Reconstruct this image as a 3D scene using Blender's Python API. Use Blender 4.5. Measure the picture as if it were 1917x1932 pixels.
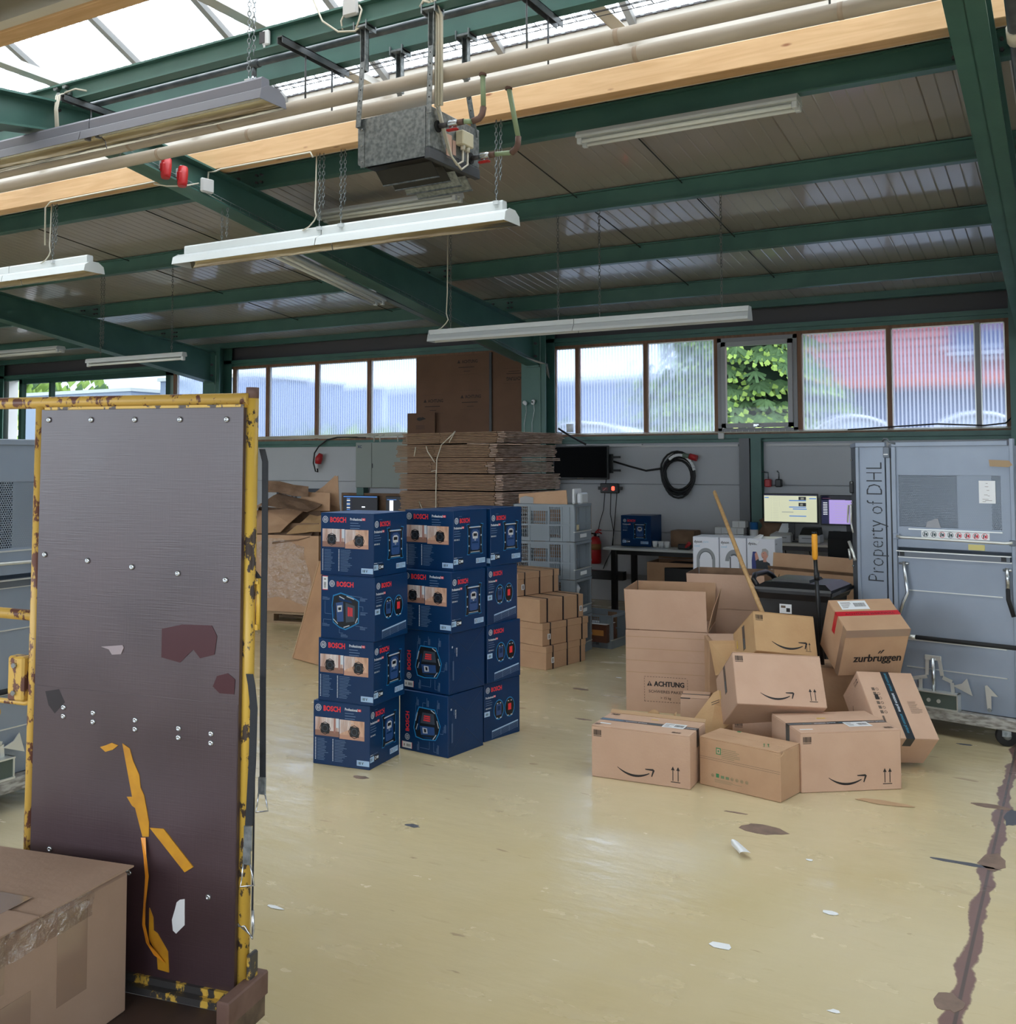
import bpy, bmesh, math, random
from math import sin, cos, pi, radians, sqrt, atan2
from mathutils import Vector, Matrix
random.seed(7)
D = bpy.data
SC = bpy.context.scene
COL = SC.collection
for o in list(D.objects): D.objects.remove(o)

# ------------------------------------------------------------------ camera, sky, exposure
EYE = 1.7
yaw, pitch, roll = radians(29.2), radians(2.9), .0026
fw = Vector((-sin(yaw)*cos(pitch), cos(yaw)*cos(pitch), sin(pitch)))
rt0 = Vector((cos(yaw), sin(yaw), 0)); up0 = rt0.cross(fw)
rt = cos(roll)*rt0 - sin(roll)*up0; up = sin(roll)*rt0 + cos(roll)*up0
cd = D.cameras.new('camera'); cam = D.objects.new('camera', cd); COL.objects.link(cam)
cam.matrix_world = Matrix((( rt.x, up.x, -fw.x, 0), (rt.y, up.y, -fw.y, 0), (rt.z, up.z, -fw.z, EYE), (0, 0, 0, 1)))
cd.sensor_fit = 'HORIZONTAL'; cd.sensor_width = 36; cd.lens = 1930/1917*36
cd.shift_y = -(966-772)/1917
cd.clip_start = .05; cd.clip_end = 300
SC.camera = cam
SC.view_settings.view_transform = 'Standard'; SC.view_settings.look = 'None'
SC.view_settings.gamma = 1; SC.view_settings.use_curve_mapping = False
SC.view_settings.exposure = 1.22
W = D.worlds.new('overcast_sky'); SC.world = W; W.use_nodes = True
wn = W.node_tree; wn.nodes.clear()
wo = wn.nodes.new('ShaderNodeOutputWorld'); wb = wn.nodes.new('ShaderNodeBackground')
tc = wn.nodes.new('ShaderNodeTexCoord'); sx = wn.nodes.new('ShaderNodeSeparateXYZ'); cr = wn.nodes.new('ShaderNodeValToRGB')
wn.links.new(tc.outputs['Generated'], sx.inputs[0]); wn.links.new(sx.outputs['Z'], cr.inputs[0])
cr.color_ramp.elements[0].position = 0; cr.color_ramp.elements[0].color = (.62, .70, .80, 1)
cr.color_ramp.elements[1].position = .75; cr.color_ramp.elements[1].color = (.93, .97, 1.0, 1)
wn.links.new(cr.outputs[0], wb.inputs[0]); wb.inputs[1].default_value = 3.4
wn.links.new(wb.outputs[0], wo.inputs[0])

# ------------------------------------------------------------------ materials
def lin(c): return c/12.92 if c <= .04045 else ((c+.055)/1.055)**2.4
def rgb(r, g, b): return (lin(r/255), lin(g/255), lin(b/255), 1)
MATS = {}
def mat(name, col, rough=.6, metal=0., noise=None, bump=None, col2=None, stretch=None, spec=None, coat=0.):
    """noise=(scale, lo, hi) mixes col -> col2; bump=(scale, strength)."""
    if name in MATS: return MATS[name]
    m = D.materials.new(name); m.use_nodes = True; nt = m.node_tree; n = nt.nodes; l = nt.links
    b = n['Principled BSDF']
    b.inputs['Base Color'].default_value = col; b.inputs['Roughness'].default_value = rough
    b.inputs['Metallic'].default_value = metal
    if spec is not None: b.inputs['Specular IOR Level'].default_value = spec
    if coat: b.inputs['Coat Weight'].default_value = coat; b.inputs['Coat Roughness'].default_value = .08
    if noise or bump:
        t = n.new('ShaderNodeTexCoord'); mp = n.new('ShaderNodeMapping'); l.new(t.outputs['Object'], mp.inputs[0])
        if stretch: mp.inputs['Scale'].default_value = stretch
    if noise:
        nz = n.new('ShaderNodeTexNoise'); nz.inputs['Scale'].default_value = noise[0]; nz.inputs['Detail'].default_value = 5
        l.new(mp.outputs[0], nz.inputs['Vector'])
        r = n.new('ShaderNodeValToRGB'); l.new(nz.outputs['Fac'], r.inputs[0])
        r.color_ramp.elements[0].position = noise[1]; r.color_ramp.elements[0].color = col
        r.color_ramp.elements[1].position = noise[2]
        r.color_ramp.elements[1].color = col2 or tuple(c*.8 for c in col[:3])+(1,)
        l.new(r.outputs[0], b.inputs['Base Color'])
    if bump:
        nb = n.new('ShaderNodeTexNoise'); nb.inputs['Scale'].default_value = bump[0]; nb.inputs['Detail'].default_value = 4
        l.new(mp.outputs[0], nb.inputs['Vector'])
        bp = n.new('ShaderNodeBump'); bp.inputs['Strength'].default_value = bump[1]; bp.inputs['Distance'].default_value = .01
        l.new(nb.outputs['Fac'], bp.inputs['Height']); l.new(bp.outputs[0], b.inputs['Normal'])
    MATS[name] = m; return m
def emis(name, col, s):
    m = mat(name, col, .4); b = m.node_tree.nodes['Principled BSDF']
    b.inputs['Emission Color'].default_value = col; b.inputs['Emission Strength'].default_value = s; return m

GREEN = mat('green_steel_paint', rgb(62, 100, 92), .42, noise=(3, .35, .75), col2=rgb(74, 114, 104), bump=(30, .05))
CARD = mat('brown_cardboard', rgb(190, 154, 122), .85, noise=(6, .3, .75), col2=rgb(178, 141, 110), bump=(60, .12))
CARDP = mat('pinkish_cardboard', rgb(202, 168, 144), .85, noise=(5, .3, .75), col2=rgb(193, 158, 134), bump=(60, .12))
CARDY = mat('yellowish_cardboard', rgb(198, 162, 118), .85, noise=(6, .3, .75), col2=rgb(186, 148, 106), bump=(60, .12))
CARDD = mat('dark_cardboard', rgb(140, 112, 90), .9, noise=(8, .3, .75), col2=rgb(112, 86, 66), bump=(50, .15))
CARDE = mat('cardboard_cut_edge', rgb(178, 146, 112), .9)
INK = mat('black_ink', rgb(32, 27, 27), .6)
GREYINK = mat('grey_ink', rgb(104, 88, 76), .7)
GREENINK = mat('green_ink', rgb(62, 130, 84), .7)
WHITE = mat('white_paper', rgb(228, 230, 232), .6)
RED = mat('red_plastic', rgb(178, 30, 34), .4)
BLACK = mat('black_plastic', rgb(17, 18, 20), .4)
RUBBER = mat('black_rubber', rgb(24, 24, 26), .75)
GALV = mat('galvanised_steel', rgb(150, 156, 158), .42, .75, noise=(45, .35, .65), col2=rgb(112, 118, 121), bump=(40, .03))
CHROME = mat('zinc_plated_steel', rgb(190, 194, 198), .25, .9)
MIRROR = mat('polished_aluminium_reflector', rgb(176, 168, 150), .12, 1., noise=(3, .3, .7), col2=rgb(120, 108, 92), stretch=(.4, 9, 9), bump=(3, .3))
LAMPW = mat('white_enamel', rgb(222, 226, 226), .35)
LAMPG = mat('greyed_white_enamel', rgb(206, 210, 212), .4)
TUBE = mat('fluorescent_tube_glass', rgb(232, 234, 230), .2)
WALLP = mat('white_wall_panel', rgb(188, 190, 194), .55, noise=(1.5, .3, .8), col2=rgb(178, 181, 185), bump=(8, .02))
DECK = mat('roof_panel_coating', rgb(168, 160, 152), .3, .0, noise=(1.2, .3, .8), col2=rgb(156, 149, 142), spec=.9, coat=.6)
DARK = mat('dark_grey_fascia', rgb(78, 76, 80), .6)
WOODF = mat('window_post_wood', rgb(136, 98, 70), .6, noise=(5, .3, .7), col2=rgb(112, 78, 56), stretch=(6, 6, .6))
ALU = mat('grey_window_frame', rgb(140, 140, 142), .45)
PIPE = mat('beige_pipe_lagging', rgb(186, 174, 158), .5, noise=(2, .3, .7), col2=rgb(176, 162, 145))
DPIPE = mat('dark_steel_pipe', rgb(84, 88, 92), .4, .4, noise=(9, .4, .7), col2=rgb(110, 113, 116))
CABLE = mat('beige_cable', rgb(206, 200, 184), .5)
BCABLE = mat('black_cable', rgb(20, 20, 22), .5)
PALEG = mat('pale_green_pipe', rgb(146, 166, 132), .5)
RUST = mat('rusty_pipe_elbow', rgb(118, 92, 84), .7, noise=(12, .3, .7), col2=rgb(96, 70, 60))
NAVY = mat('navy_printed_carton', rgb(2, 52, 98), .36, noise=(2, .3, .8), col2=rgb(2, 44, 86), spec=.35)
NAVY2 = mat('navy_carton_edge', rgb(10, 34, 70), .5)
REDP = mat('red_print', rgb(232, 56, 64), .4)
WHITEP = mat('white_print', rgb(214, 222, 232), .4)
PALEP = mat('pale_blue_print', rgb(168, 200, 232), .4)
DIMP = mat('dim_blue_print', rgb(112, 138, 172), .4)
CYANP = mat('cyan_glow_print', rgb(26, 128, 188), .4)
BLK = mat('black_print', rgb(14, 18, 26), .4)
BODYP = mat('steel_blue_print', rgb(44, 78, 132), .4)
PINKP = mat('wood_scene_print', rgb(226, 186, 160), .45, noise=(30, .35, .65), col2=rgb(188, 144, 120), stretch=(1, 1, .3))
PINKL = mat('light_room_print', rgb(228, 218, 216), .45, noise=(24, .4, .6), col2=rgb(184, 152, 140), stretch=(1, 1, .2))
SILV = mat('silver_print', rgb(200, 204, 210), .35)
CAGE = mat('grey_coated_sheet', rgb(146, 156, 170), .42, .35, noise=(2.5, .3, .75), col2=rgb(132, 142, 156), bump=(30, .03))
CAGED = mat('dark_frame_steel', rgb(104, 110, 118), .4, .5)
YPAINT = None
PLASTG = mat('grey_crate_plastic', rgb(124, 134, 142), .45)
TAPEB = mat('clear_brown_tape', rgb(152, 126, 108), .16, coat=.8)
BEAD = mat('bright_steel_edge', rgb(214, 216, 212), .3, .6)

def timber(name, c1, c2):
    m = mat(name, c1, .6); nt = m.node_tree; n = nt.nodes; l = nt.links; b = n['Principled BSDF']
    t = n.new('ShaderNodeTexCoord'); mp = n.new('ShaderNodeMapping'); mp.inputs['Scale'].default_value = (.7, 9, 9)
    l.new(t.outputs['Object'], mp.inputs[0])
    nz = n.new('ShaderNodeTexNoise'); nz.inputs['Scale'].default_value = 2.2; nz.inputs['Detail'].default_value = 8; nz.inputs['Distortion'].default_value = 1.4
    l.new(mp.outputs[0], nz.inputs['Vector'])
    r = n.new('ShaderNodeValToRGB'); l.new(nz.outputs['Fac'], r.inputs[0])
    r.color_ramp.elements[0].position = .3; r.color_ramp.elements[0].color = c1
    r.color_ramp.elements[1].position = .72; r.color_ramp.elements[1].color = c2
    mp2 = n.new('ShaderNodeMapping'); mp2.inputs['Scale'].default_value = (1.6, 5, 5); l.new(t.outputs['Object'], mp2.inputs[0])
    vo = n.new('ShaderNodeTexVoronoi'); vo.inputs['Scale'].default_value = 1.6; l.new(mp2.outputs[0], vo.inputs['Vector'])
    r2 = n.new('ShaderNodeValToRGB'); l.new(vo.outputs['Distance'], r2.inputs[0])
    r2.color_ramp.elements[0].position = .045; r2.color_ramp.elements[0].color = (1, 1, 1, 1)
    r2.color_ramp.elements[1].position = .10; r2.color_ramp.elements[1].color = (0, 0, 0, 1)
    mx = n.new('ShaderNodeMix'); mx.data_type = 'RGBA'; l.new(r2.outputs[0], mx.inputs[0]); l.new(r.outputs[0], mx.inputs[6]); mx.inputs[7].default_value = rgb(150, 96, 60)
    l.new(mx.outputs[2], b.inputs['Base Color']); return m
TIMBER = timber('glulam_timber', rgb(222, 182, 136), rgb(204, 160, 112))
PALLW = mat('rough_pallet_wood', rgb(168, 142, 112), .8, noise=(5, .3, .7), col2=rgb(140, 116, 88), stretch=(1, 8, 8))
BROOMW = mat('broom_handle_wood', rgb(198, 162, 112), .5, noise=(8, .3, .7), col2=rgb(176, 138, 92), stretch=(6, 6, 1))

def chipped(name, paint, under, sc, lo, hi):
    m = mat(name, paint, .42); nt = m.node_tree; n = nt.nodes; l = nt.links; b = n['Principled BSDF']
    t = n.new('ShaderNodeTexCoord'); mp = n.new('ShaderNodeMapping'); l.new(t.outputs['Object'], mp.inputs[0]); mp.inputs['Scale'].default_value = (1, 1, .55)
    nz = n.new('ShaderNodeTexNoise'); nz.inputs['Scale'].default_value = sc; nz.inputs['Detail'].default_value = 9; nz.inputs['Roughness'].default_value = .65
    l.new(mp.outputs[0], nz.inputs['Vector'])
    r = n.new('ShaderNodeValToRGB'); l.new(nz.outputs['Fac'], r.inputs[0])
    r.color_ramp.elements[0].position = lo; r.color_ramp.elements[0].color = paint
    r.color_ramp.elements[1].position = hi; r.color_ramp.elements[1].color = under
    l.new(r.outputs[0], b.inputs['Base Color']); return m
YPAINT = chipped('chipped_yellow_paint', rgb(210, 170, 70), rgb(70, 58, 52), 26, .555, .575)
YPAINT2 = chipped('worn_yellow_paint', rgb(200, 160, 76), rgb(104, 66, 54), 18, .52, .54)
YWORN = chipped('heavily_worn_yellow_paint', rgb(206, 168, 72), rgb(60, 58, 58), 16, .47, .50)

# film-faced plywood of the cart wall
def plywood():
    m = mat('film_faced_plywood', rgb(74, 52, 58), .36, spec=1.); nt = m.node_tree; n = nt.nodes; l = nt.links; b = n['Principled BSDF']
    t = n.new('ShaderNodeTexCoord'); mp = n.new('ShaderNodeMapping'); l.new(t.outputs['Object'], mp.inputs[0])
    nz = n.new('ShaderNodeTexNoise'); nz.inputs['Scale'].default_value = 3; nz.inputs['Detail'].default_value = 8; l.new(mp.outputs[0], nz.inputs['Vector'])
    r = n.new('ShaderNodeValToRGB'); l.new(nz.outputs['Fac'], r.inputs[0])
    r.color_ramp.elements[0].position = .3; r.color_ramp.elements[0].color = rgb(50, 32, 38)
    r.color_ramp.elements[1].position = .75; r.color_ramp.elements[1].color = rgb(66, 45, 50)
    l.new(r.outputs[0], b.inputs['Base Color'])
    w = []
    for sc in ((260, 1, 8), (8, 1, 260)):
        mp2 = n.new('ShaderNodeMapping'); mp2.inputs['Scale'].default_value = sc; l.new(t.outputs['Object'], mp2.inputs[0])
        nn = n.new('ShaderNodeTexNoise'); nn.inputs['Scale'].default_value = 1.; nn.inputs['Detail'].default_value = 2; l.new(mp2.outputs[0], nn.inputs['Vector']); w.append(nn)
    ad = n.new('ShaderNodeMath'); ad.operation = 'ADD'; l.new(w[0].outputs['Fac'], ad.inputs[0]); l.new(w[1].outputs['Fac'], ad.inputs[1])
    bp = n.new('ShaderNodeBump'); bp.inputs['Strength'].default_value = .16; bp.inputs['Distance'].default_value = .002
    l.new(ad.outputs[0], bp.inputs['Height']); l.new(bp.outputs[0], b.inputs['Normal'])
    r3 = n.new('ShaderNodeMapRange'); l.new(nz.outputs['Fac'], r3.inputs[0]); r3.inputs[3].default_value = .3; r3.inputs[4].default_value = .5
    l.new(r3.outputs[0], b.inputs['Roughness']); return m
PLY = plywood()
PLYRED = mat('dark_red_stain', rgb(62, 18, 26), .4)
PLYDARK = mat('dark_grime_patch', rgb(30, 22, 26), .5)

# coated floor with wear and one worn joint
def floor_mat():
    m = mat('coated_concrete_floor', rgb(190, 176, 138), .24); nt = m.node_tree; n = nt.nodes; l = nt.links; b = n['Principled BSDF']
    t = n.new('ShaderNodeTexCoord')
    def noise(scale, detail=5, st=(1, 1, 1), dist=0):
        mp = n.new('ShaderNodeMapping'); mp.inputs['Scale'].default_value = st; l.new(t.outputs['Object'], mp.inputs[0])
        z = n.new('ShaderNodeTexNoise'); z.inputs['Scale'].default_value = scale; z.inputs['Detail'].default_value = detail; z.inputs['Distortion'].default_value = dist
        l.new(mp.outputs[0], z.inputs['Vector']); return z
    def ramp(src, p0, c0, p1, c1):
        r = n.new('ShaderNodeValToRGB'); l.new(src, r.inputs[0]); e = r.color_ramp.elements
        e[0].position = p0; e[0].color = c0; e[1].position = p1; e[1].color = c1; return r
    def mix(f, a, c):
        x = n.new('ShaderNodeMix'); x.data_type = 'RGBA'; l.new(f, x.inputs[0]); l.new(a, x.inputs[6])
        if isinstance(c, tuple): x.inputs[7].default_value = c
        else: l.new(c, x.inputs[7])
        return x.outputs[2]
    base = ramp(noise(.55, 6, dist=.6).outputs['Fac'], .3, rgb(198, 180, 136), .72, rgb(207, 194, 162)).outputs[0]
    k1, k0 = (1, 1, 1, 1), (0, 0, 0, 1)
    c = mix(ramp(noise(9, 6, (1, 2.6, 1)).outputs['Fac'], .58, k0, .84, (.2, .2, .2, 1)).outputs[0], base, rgb(216, 204, 174))
    c = mix(ramp(noise(5, 9, (1, 3.5, 1), .8).outputs['Fac'], .655, k0, .76, (.35, .35, .35, 1)).outputs[0], c, rgb(176, 156, 120))
    c = mix(ramp(noise(2.6, 10, (1.6, 5, 1), .4).outputs['Fac'], .70, k0, .725, (.6, .6, .6, 1)).outputs[0], c, rgb(150, 128, 104))
    # worn joint along world Y at x = -0.38
    s = n.new('ShaderNodeSeparateXYZ'); l.new(t.outputs['Object'], s.inputs[0])
    jn = noise(4.5, 8)
    a1 = n.new('ShaderNodeMath'); a1.operation = 'ADD'; l.new(s.outputs['X'], a1.inputs[0]); a1.inputs[1].default_value = .378
    nm = n.new('ShaderNodeMath'); nm.operation = 'MULTIPLY_ADD'; l.new(jn.outputs['Fac'], nm.inputs[0]); nm.inputs[1].default_value = .11; nm.inputs[2].default_value = -.055
    a2 = n.new('ShaderNodeMath'); a2.operation = 'ADD'; l.new(a1.outputs[0], a2.inputs[0]); l.new(nm.outputs[0], a2.inputs[1])
    ab = n.new('ShaderNodeMath'); ab.operation = 'ABSOLUTE'; l.new(a2.outputs[0], ab.inputs[0])
    jr = ramp(ab.outputs[0], .026, k1, .031, k0)
    c = mix(jr.outputs[0], c, rgb(126, 100, 94))
    ab2 = n.new('ShaderNodeMath'); ab2.operation = 'ABSOLUTE'; l.new(a1.outputs[0], ab2.inputs[0])
    j2 = ramp(ab2.outputs[0], .004, k1, .006, k0)
    jg = mix(jr.outputs[0], j2.outputs[0], j2.outputs[0])
    c = mix(j2.outputs[0], c, rgb(96, 84, 80))
    l.new(c, b.inputs['Base Color'])
    rr = n.new('ShaderNodeMapRange'); l.new(noise(3, 7, (1, 2, 1)).outputs['Fac'], rr.inputs[0]); rr.inputs[1].default_value = .3; rr.inputs[2].default_value = .75; rr.inputs[3].default_value = .10; rr.inputs[4].default_value = .34
    l.new(rr.outputs[0], b.inputs['Roughness'])
    bp = n.new('ShaderNodeBump'); bp.inputs['Strength'].default_value = .12; bp.inputs['Distance'].default_value = .02
    l.new(noise(6, 4, (1, 2.4, 1)).outputs['Fac'], bp.inputs['Height']); l.new(bp.outputs[0], b.inputs['Normal'])
    b.inputs['Specular IOR Level'].default_value = .6
    return m
FLOORM = floor_mat()
PATCHM = mat('worn_floor_patch', rgb(134, 112, 98), .7, noise=(14, .35, .7), col2=rgb(110, 92, 82))
PATCHD = mat('dark_floor_patch', rgb(84, 86, 94), .6)

# ribbed translucent glazing; axis is the ribbed object axis
def glazing(name, per, tr, rough, tint, ts=(.86, .92, .97, 1), axis=0):
    m = D.materials.new(name); m.use_nodes = True; nt = m.node_tree; n = nt.nodes; l = nt.links; n.clear()
    out = n.new('ShaderNodeOutputMaterial'); t = n.new('ShaderNodeTexCoord'); s = n.new('ShaderNodeSeparateXYZ'); l.new(t.outputs['Object'], s.inputs[0])
    mu = n.new('ShaderNodeMath'); mu.operation = 'MULTIPLY'; l.new(s.outputs[axis], mu.inputs[0]); mu.inputs[1].default_value = 2*pi/per
    sn = n.new('ShaderNodeMath'); sn.operation = 'SINE'; l.new(mu.outputs[0], sn.inputs[0])
    mr = n.new('ShaderNodeMapRange'); l.new(sn.outputs[0], mr.inputs[0]); mr.inputs[1].default_value = -.4; mr.inputs[2].default_value = .4
    mr.inputs[3].default_value = tr[0]; mr.inputs[4].default_value = tr[1]
    tp = n.new('ShaderNodeBsdfTransparent'); tp.inputs[0].default_value = tint
    rf = n.new('ShaderNodeBsdfRefraction'); rf.inputs['IOR'].default_value = 1.12; rf.inputs['Roughness'].default_value = rough; rf.inputs[0].default_value = tint
    tr_ = n.new('ShaderNodeBsdfTranslucent'); tr_.inputs[0].default_value = ts
    gl = n.new('ShaderNodeBsdfGlossy'); gl.inputs['Roughness'].default_value = .2
    a = n.new('ShaderNodeMixShader'); a.inputs[0].default_value = .5 if rough else 0; l.new(tp.outputs[0], a.inputs[1]); l.new(rf.outputs[0], a.inputs[2])
    b = n.new('ShaderNodeMixShader'); l.new(mr.outputs[0], b.inputs[0]); l.new(tr_.outputs[0], b.inputs[1]); l.new(a.outputs[0], b.inputs[2])
    c = n.new('ShaderNodeMixShader'); c.inputs[0].default_value = .05; l.new(b.outputs[0], c.inputs[1]); l.new(gl.outputs[0], c.inputs[2])
    l.new(c.outputs[0], out.inputs[0]); MATS[name] = m; return m
GLAZE = glazing('ribbed_translucent_sheet', .04, (.62, .95), .16, (.56, .60, .68, 1), ts=(.52, .57, .66, 1))
SKYG = glazing('skylight_sheet', .08, (.12, .95), 0, (.92, .95, .96, 1), ts=(.17, .185, .19, 1))
def clear_glass(name, tint):
    m = D.materials.new(name); m.use_nodes = True; nt = m.node_tree; n = nt.nodes; l = nt.links; n.clear()
    out = n.new('ShaderNodeOutputMaterial'); tp = n.new('ShaderNodeBsdfTransparent'); tp.inputs[0].default_value = tint
    gl = n.new('ShaderNodeBsdfGlossy'); gl.inputs['Roughness'].default_value = .02; x = n.new('ShaderNodeMixShader'); x.inputs[0].default_value = .015
    l.new(tp.outputs[0], x.inputs[1]); l.new(gl.outputs[0], x.inputs[2]); l.new(x.outputs[0], out.inputs[0]); return m
GLASS = clear_glass('tinted_window_glass', (.55, .58, .56, 1)); GLASSL = clear_glass('lightly_tinted_glass', (.5, .53, .53, 1))
def film_mat():
    m = D.materials.new('shrink_film'); m.use_nodes = True; nt = m.node_tree; n = nt.nodes; l = nt.links; n.clear()
    out = n.new('ShaderNodeOutputMaterial'); tp = n.new('ShaderNodeBsdfTransparent')
    gl = n.new('ShaderNodeBsdfGlossy'); gl.inputs['Roughness'].default_value = .12; x = n.new('ShaderNodeMixShader'); x.inputs[0].default_value = .22
    t = n.new('ShaderNodeTexCoord'); nz = n.new('ShaderNodeTexNoise'); nz.inputs['Scale'].default_value = 14; nz.inputs['Detail'].default_value = 5; l.new(t.outputs['Object'], nz.inputs['Vector'])
    bp = n.new('ShaderNodeBump'); bp.inputs['Strength'].default_value = 1; bp.inputs['Distance'].default_value = .08; l.new(nz.outputs['Fac'], bp.inputs['Height']); l.new(bp.outputs[0], gl.inputs['Normal'])
    l.new(tp.outputs[0], x.inputs[1]); l.new(gl.outputs[0], x.inputs[2]); l.new(x.outputs[0], out.inputs[0]); return m
FILM = film_mat()
def perf_mat():
    """perforated sheet: round holes cut by transparency, colour of the cage sheet between them"""
    m = mat('perforated_sheet', rgb(140, 150, 162), .42, .35); nt = m.node_tree; n = nt.nodes; l = nt.links
    t = n.new('ShaderNodeTexCoord'); s = n.new('ShaderNodeSeparateXYZ'); l.new(t.outputs['Object'], s.inputs[0])
    def M(op, a, b=None, v=None):
        x = n.new('ShaderNodeMath'); x.operation = op; l.new(a, x.inputs[0])
        if b is not None: l.new(b, x.inputs[1])
        if v is not None: x.inputs[1].default_value = v
        return x.outputs[0]
    p, q = .0125, .0109
    row = M('FLOOR', M('DIVIDE', s.outputs['Z'], v=q)); odd = M('MULTIPLY', M('MODULO', row, v=2.), v=.5)
    u = M('ADD', M('DIVIDE', s.outputs['X'], v=p), b=odd)
    fu = M('SUBTRACT', M('FRACT', u), v=.5); fv = M('MULTIPLY', M('SUBTRACT', M('FRACT', M('DIVIDE', s.outputs['Z'], v=q)), v=.5), v=q/p)
    d = M('SQRT', M('ADD', M('MULTIPLY', fu, b=fu), b=M('MULTIPLY', fv, b=fv)))
    hole = M('LESS_THAN', d, v=.37); inv = n.new('ShaderNodeMath'); inv.operation = 'SUBTRACT'; inv.inputs[0].default_value = 1; l.new(hole, inv.inputs[1])
    l.new(inv.outputs[0], n['Principled BSDF'].inputs['Alpha']); return m
PERF = perf_mat()

# ------------------------------------------------------------------ geometry helpers
I4 = Matrix.Identity(4)
def T(x, y, z): return Matrix.Translation((x, y, z))
def Rz(a): return Matrix.Rotation(a, 4, 'Z')
def Rx(a): return Matrix.Rotation(a, 4, 'X')
def Ry(a): return Matrix.Rotation(a, 4, 'Y')
class MB:
    def __init__(s): s.v = []; s.f = []; s.mi = []; s.ms = []; s.M = I4; s.sm = []
    def _m(s, m):
        if m not in s.ms: s.ms.append(m)
        return s.ms.index(m)
    def add(s, vs, fs, m, M=None, smooth=False):
        k = len(s.v); X = s.M @ M if M is not None else s.M
        s.v += [tuple(X @ Vector(p)) for p in vs]; i = s._m(m)
        for f in fs: s.f.append(tuple(k+a for a in f)); s.mi.append(i); s.sm.append(smooth)
        return s
    def box(s, a, b, m, M=None, bev=0):
        x0, y0, z0 = [min(p, q) for p, q in zip(a, b)]; x1, y1, z1 = [max(p, q) for p, q in zip(a, b)]
        if bev:
            e = min(bev, (x1-x0)*.45, (y1-y0)*.45, (z1-z0)*.45)
            vs = []; fs = []
            bm = bmesh.new(); bmesh.ops.create_cube(bm, size=1)
            bmesh.ops.scale(bm, vec=(x1-x0, y1-y0, z1-z0), verts=bm.verts)
            bmesh.ops.bevel(bm, geom=bm.edges[:], offset=e, segments=1, affect='EDGES')
            bm.verts.index_update(); c = Vector(((x0+x1)/2, (y0+y1)/2, (z0+z1)/2))
            vs = [tuple(v.co+c) for v in bm.verts]; fs = [tuple(v.index for v in f.verts) for f in bm.faces]; bm.free()
            return s.add(vs, fs, m, M)
        vs = [(x0,y0,z0),(x1,y0,z0),(x1,y1,z0),(x0,y1,z0),(x0,y0,z1),(x1,y0,z1),(x1,y1,z1),(x0,y1,z1)]
        return s.add(vs, [(0,3,2,1),(4,5,6,7),(0,1,5,4),(1,2,6,5),(2,3,7,6),(3,0,4,7)], m, M)
    def cb(s, c, d, m, M=None, bev=0):
        return s.box([c[i]-d[i]/2 for i in range(3)], [c[i]+d[i]/2 for i in range(3)], m, M, bev)
    def tube(s, pts, r, m, n=8, cap=True, M=None, smooth=True):
        pts = [Vector(p) for p in pts]; rs = r if isinstance(r, (list, tuple)) else [r]*len(pts)
        vs = []; fs = []; prev = None
        for i, p in enumerate(pts):
            d = (pts[min(i+1, len(pts)-1)]-pts[max(i-1, 0)]).normalized()
            if prev is None:
                a = d.orthogonal().normalized()
            else:
                a = (prev - d*prev.dot(d)); a = a.normalized() if a.length > 1e-6 else d.orthogonal().normalized()
            prev = a; b = d.cross(a)
            vs += [tuple(p+(a*cos(2*pi*k/n)+b*sin(2*pi*k/n))*rs[i]) for k in range(n)]
        for i in range(len(pts)-1):
            for k in range(n):
                fs.append((i*n+k, i*n+(k+1)%n, (i+1)*n+(k+1)%n, (i+1)*n+k))
        s.add(vs, fs, m, M, smooth)
        if cap:
            k0 = len(s.v)-len(vs)
            s.f.append(tuple(k0+k for k in reversed(range(n)))); s.mi.append(s._m(m)); s.sm.append(False)
            s.f.append(tuple(k0+len(vs)-n+k for k in range(n))); s.mi.append(s._m(m)); s.sm.append(False)
        return s
    def prism(s, poly, a, b, m, M=None):
        """poly: list of (u,v); extruded along local x from a to b; u->y, v->z"""
        n = len(poly); vs = [(a, u, v) for u, v in poly]+[(b, u, v) for u, v in poly]
        fs = [tuple(reversed(range(n))), tuple(range(n, 2*n))]+[(i, (i+1)%n, n+(i+1)%n, n+i) for i in range(n)]
        return s.add(vs, fs, m, M)
    def plate(s, poly, t, m, M=None):
        """poly in xy, thickness t in +z"""
        n = len(poly); vs = [(x, y, 0) for x, y in poly]+[(x, y, t) for x, y in poly]
        fs = [tuple(reversed(range(n))), tuple(range(n, 2*n))]+[(i, (i+1)%n, n+(i+1)%n, n+i) for i in range(n)]
        return s.add(vs, fs, m, M)
    def slab(s, q, t, m):
        """four 3-D corners, thickened by t along the normal"""
        q = [Vector(p) for p in q]; nn = (q[1]-q[0]).cross(q[-1]-q[0]).normalized()*t; n = len(q)
        return s.add([tuple(p) for p in q]+[tuple(p+nn) for p in q], [tuple(reversed(range(n))), tuple(range(n, 2*n))]+[(i, (i+1)%n, n+(i+1)%n, n+i) for i in range(n)], m)
    def lathe(s, prof, m, n=20, M=None):
        vs = [(r*cos(2*pi*k/n), r*sin(2*pi*k/n), z) for r, z in prof for k in range(n)]
        fs = [(i*n+k, i*n+(k+1)%n, (i+1)*n+(k+1)%n, (i+1)*n+k) for i in range(len(prof)-1) for k in range(n)]
        s.add(vs, fs, m, M, True); k0 = len(s.v)-len(vs)
        for idx, rev in ((0, True), (len(prof)-1, False)):
            if prof[idx][0] > 1e-4:
                q = [k0+idx*n+k for k in range(n)]; s.f.append(tuple(reversed(q)) if rev else tuple(q)); s.mi.append(s._m(m)); s.sm.append(False)
        return s
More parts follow.
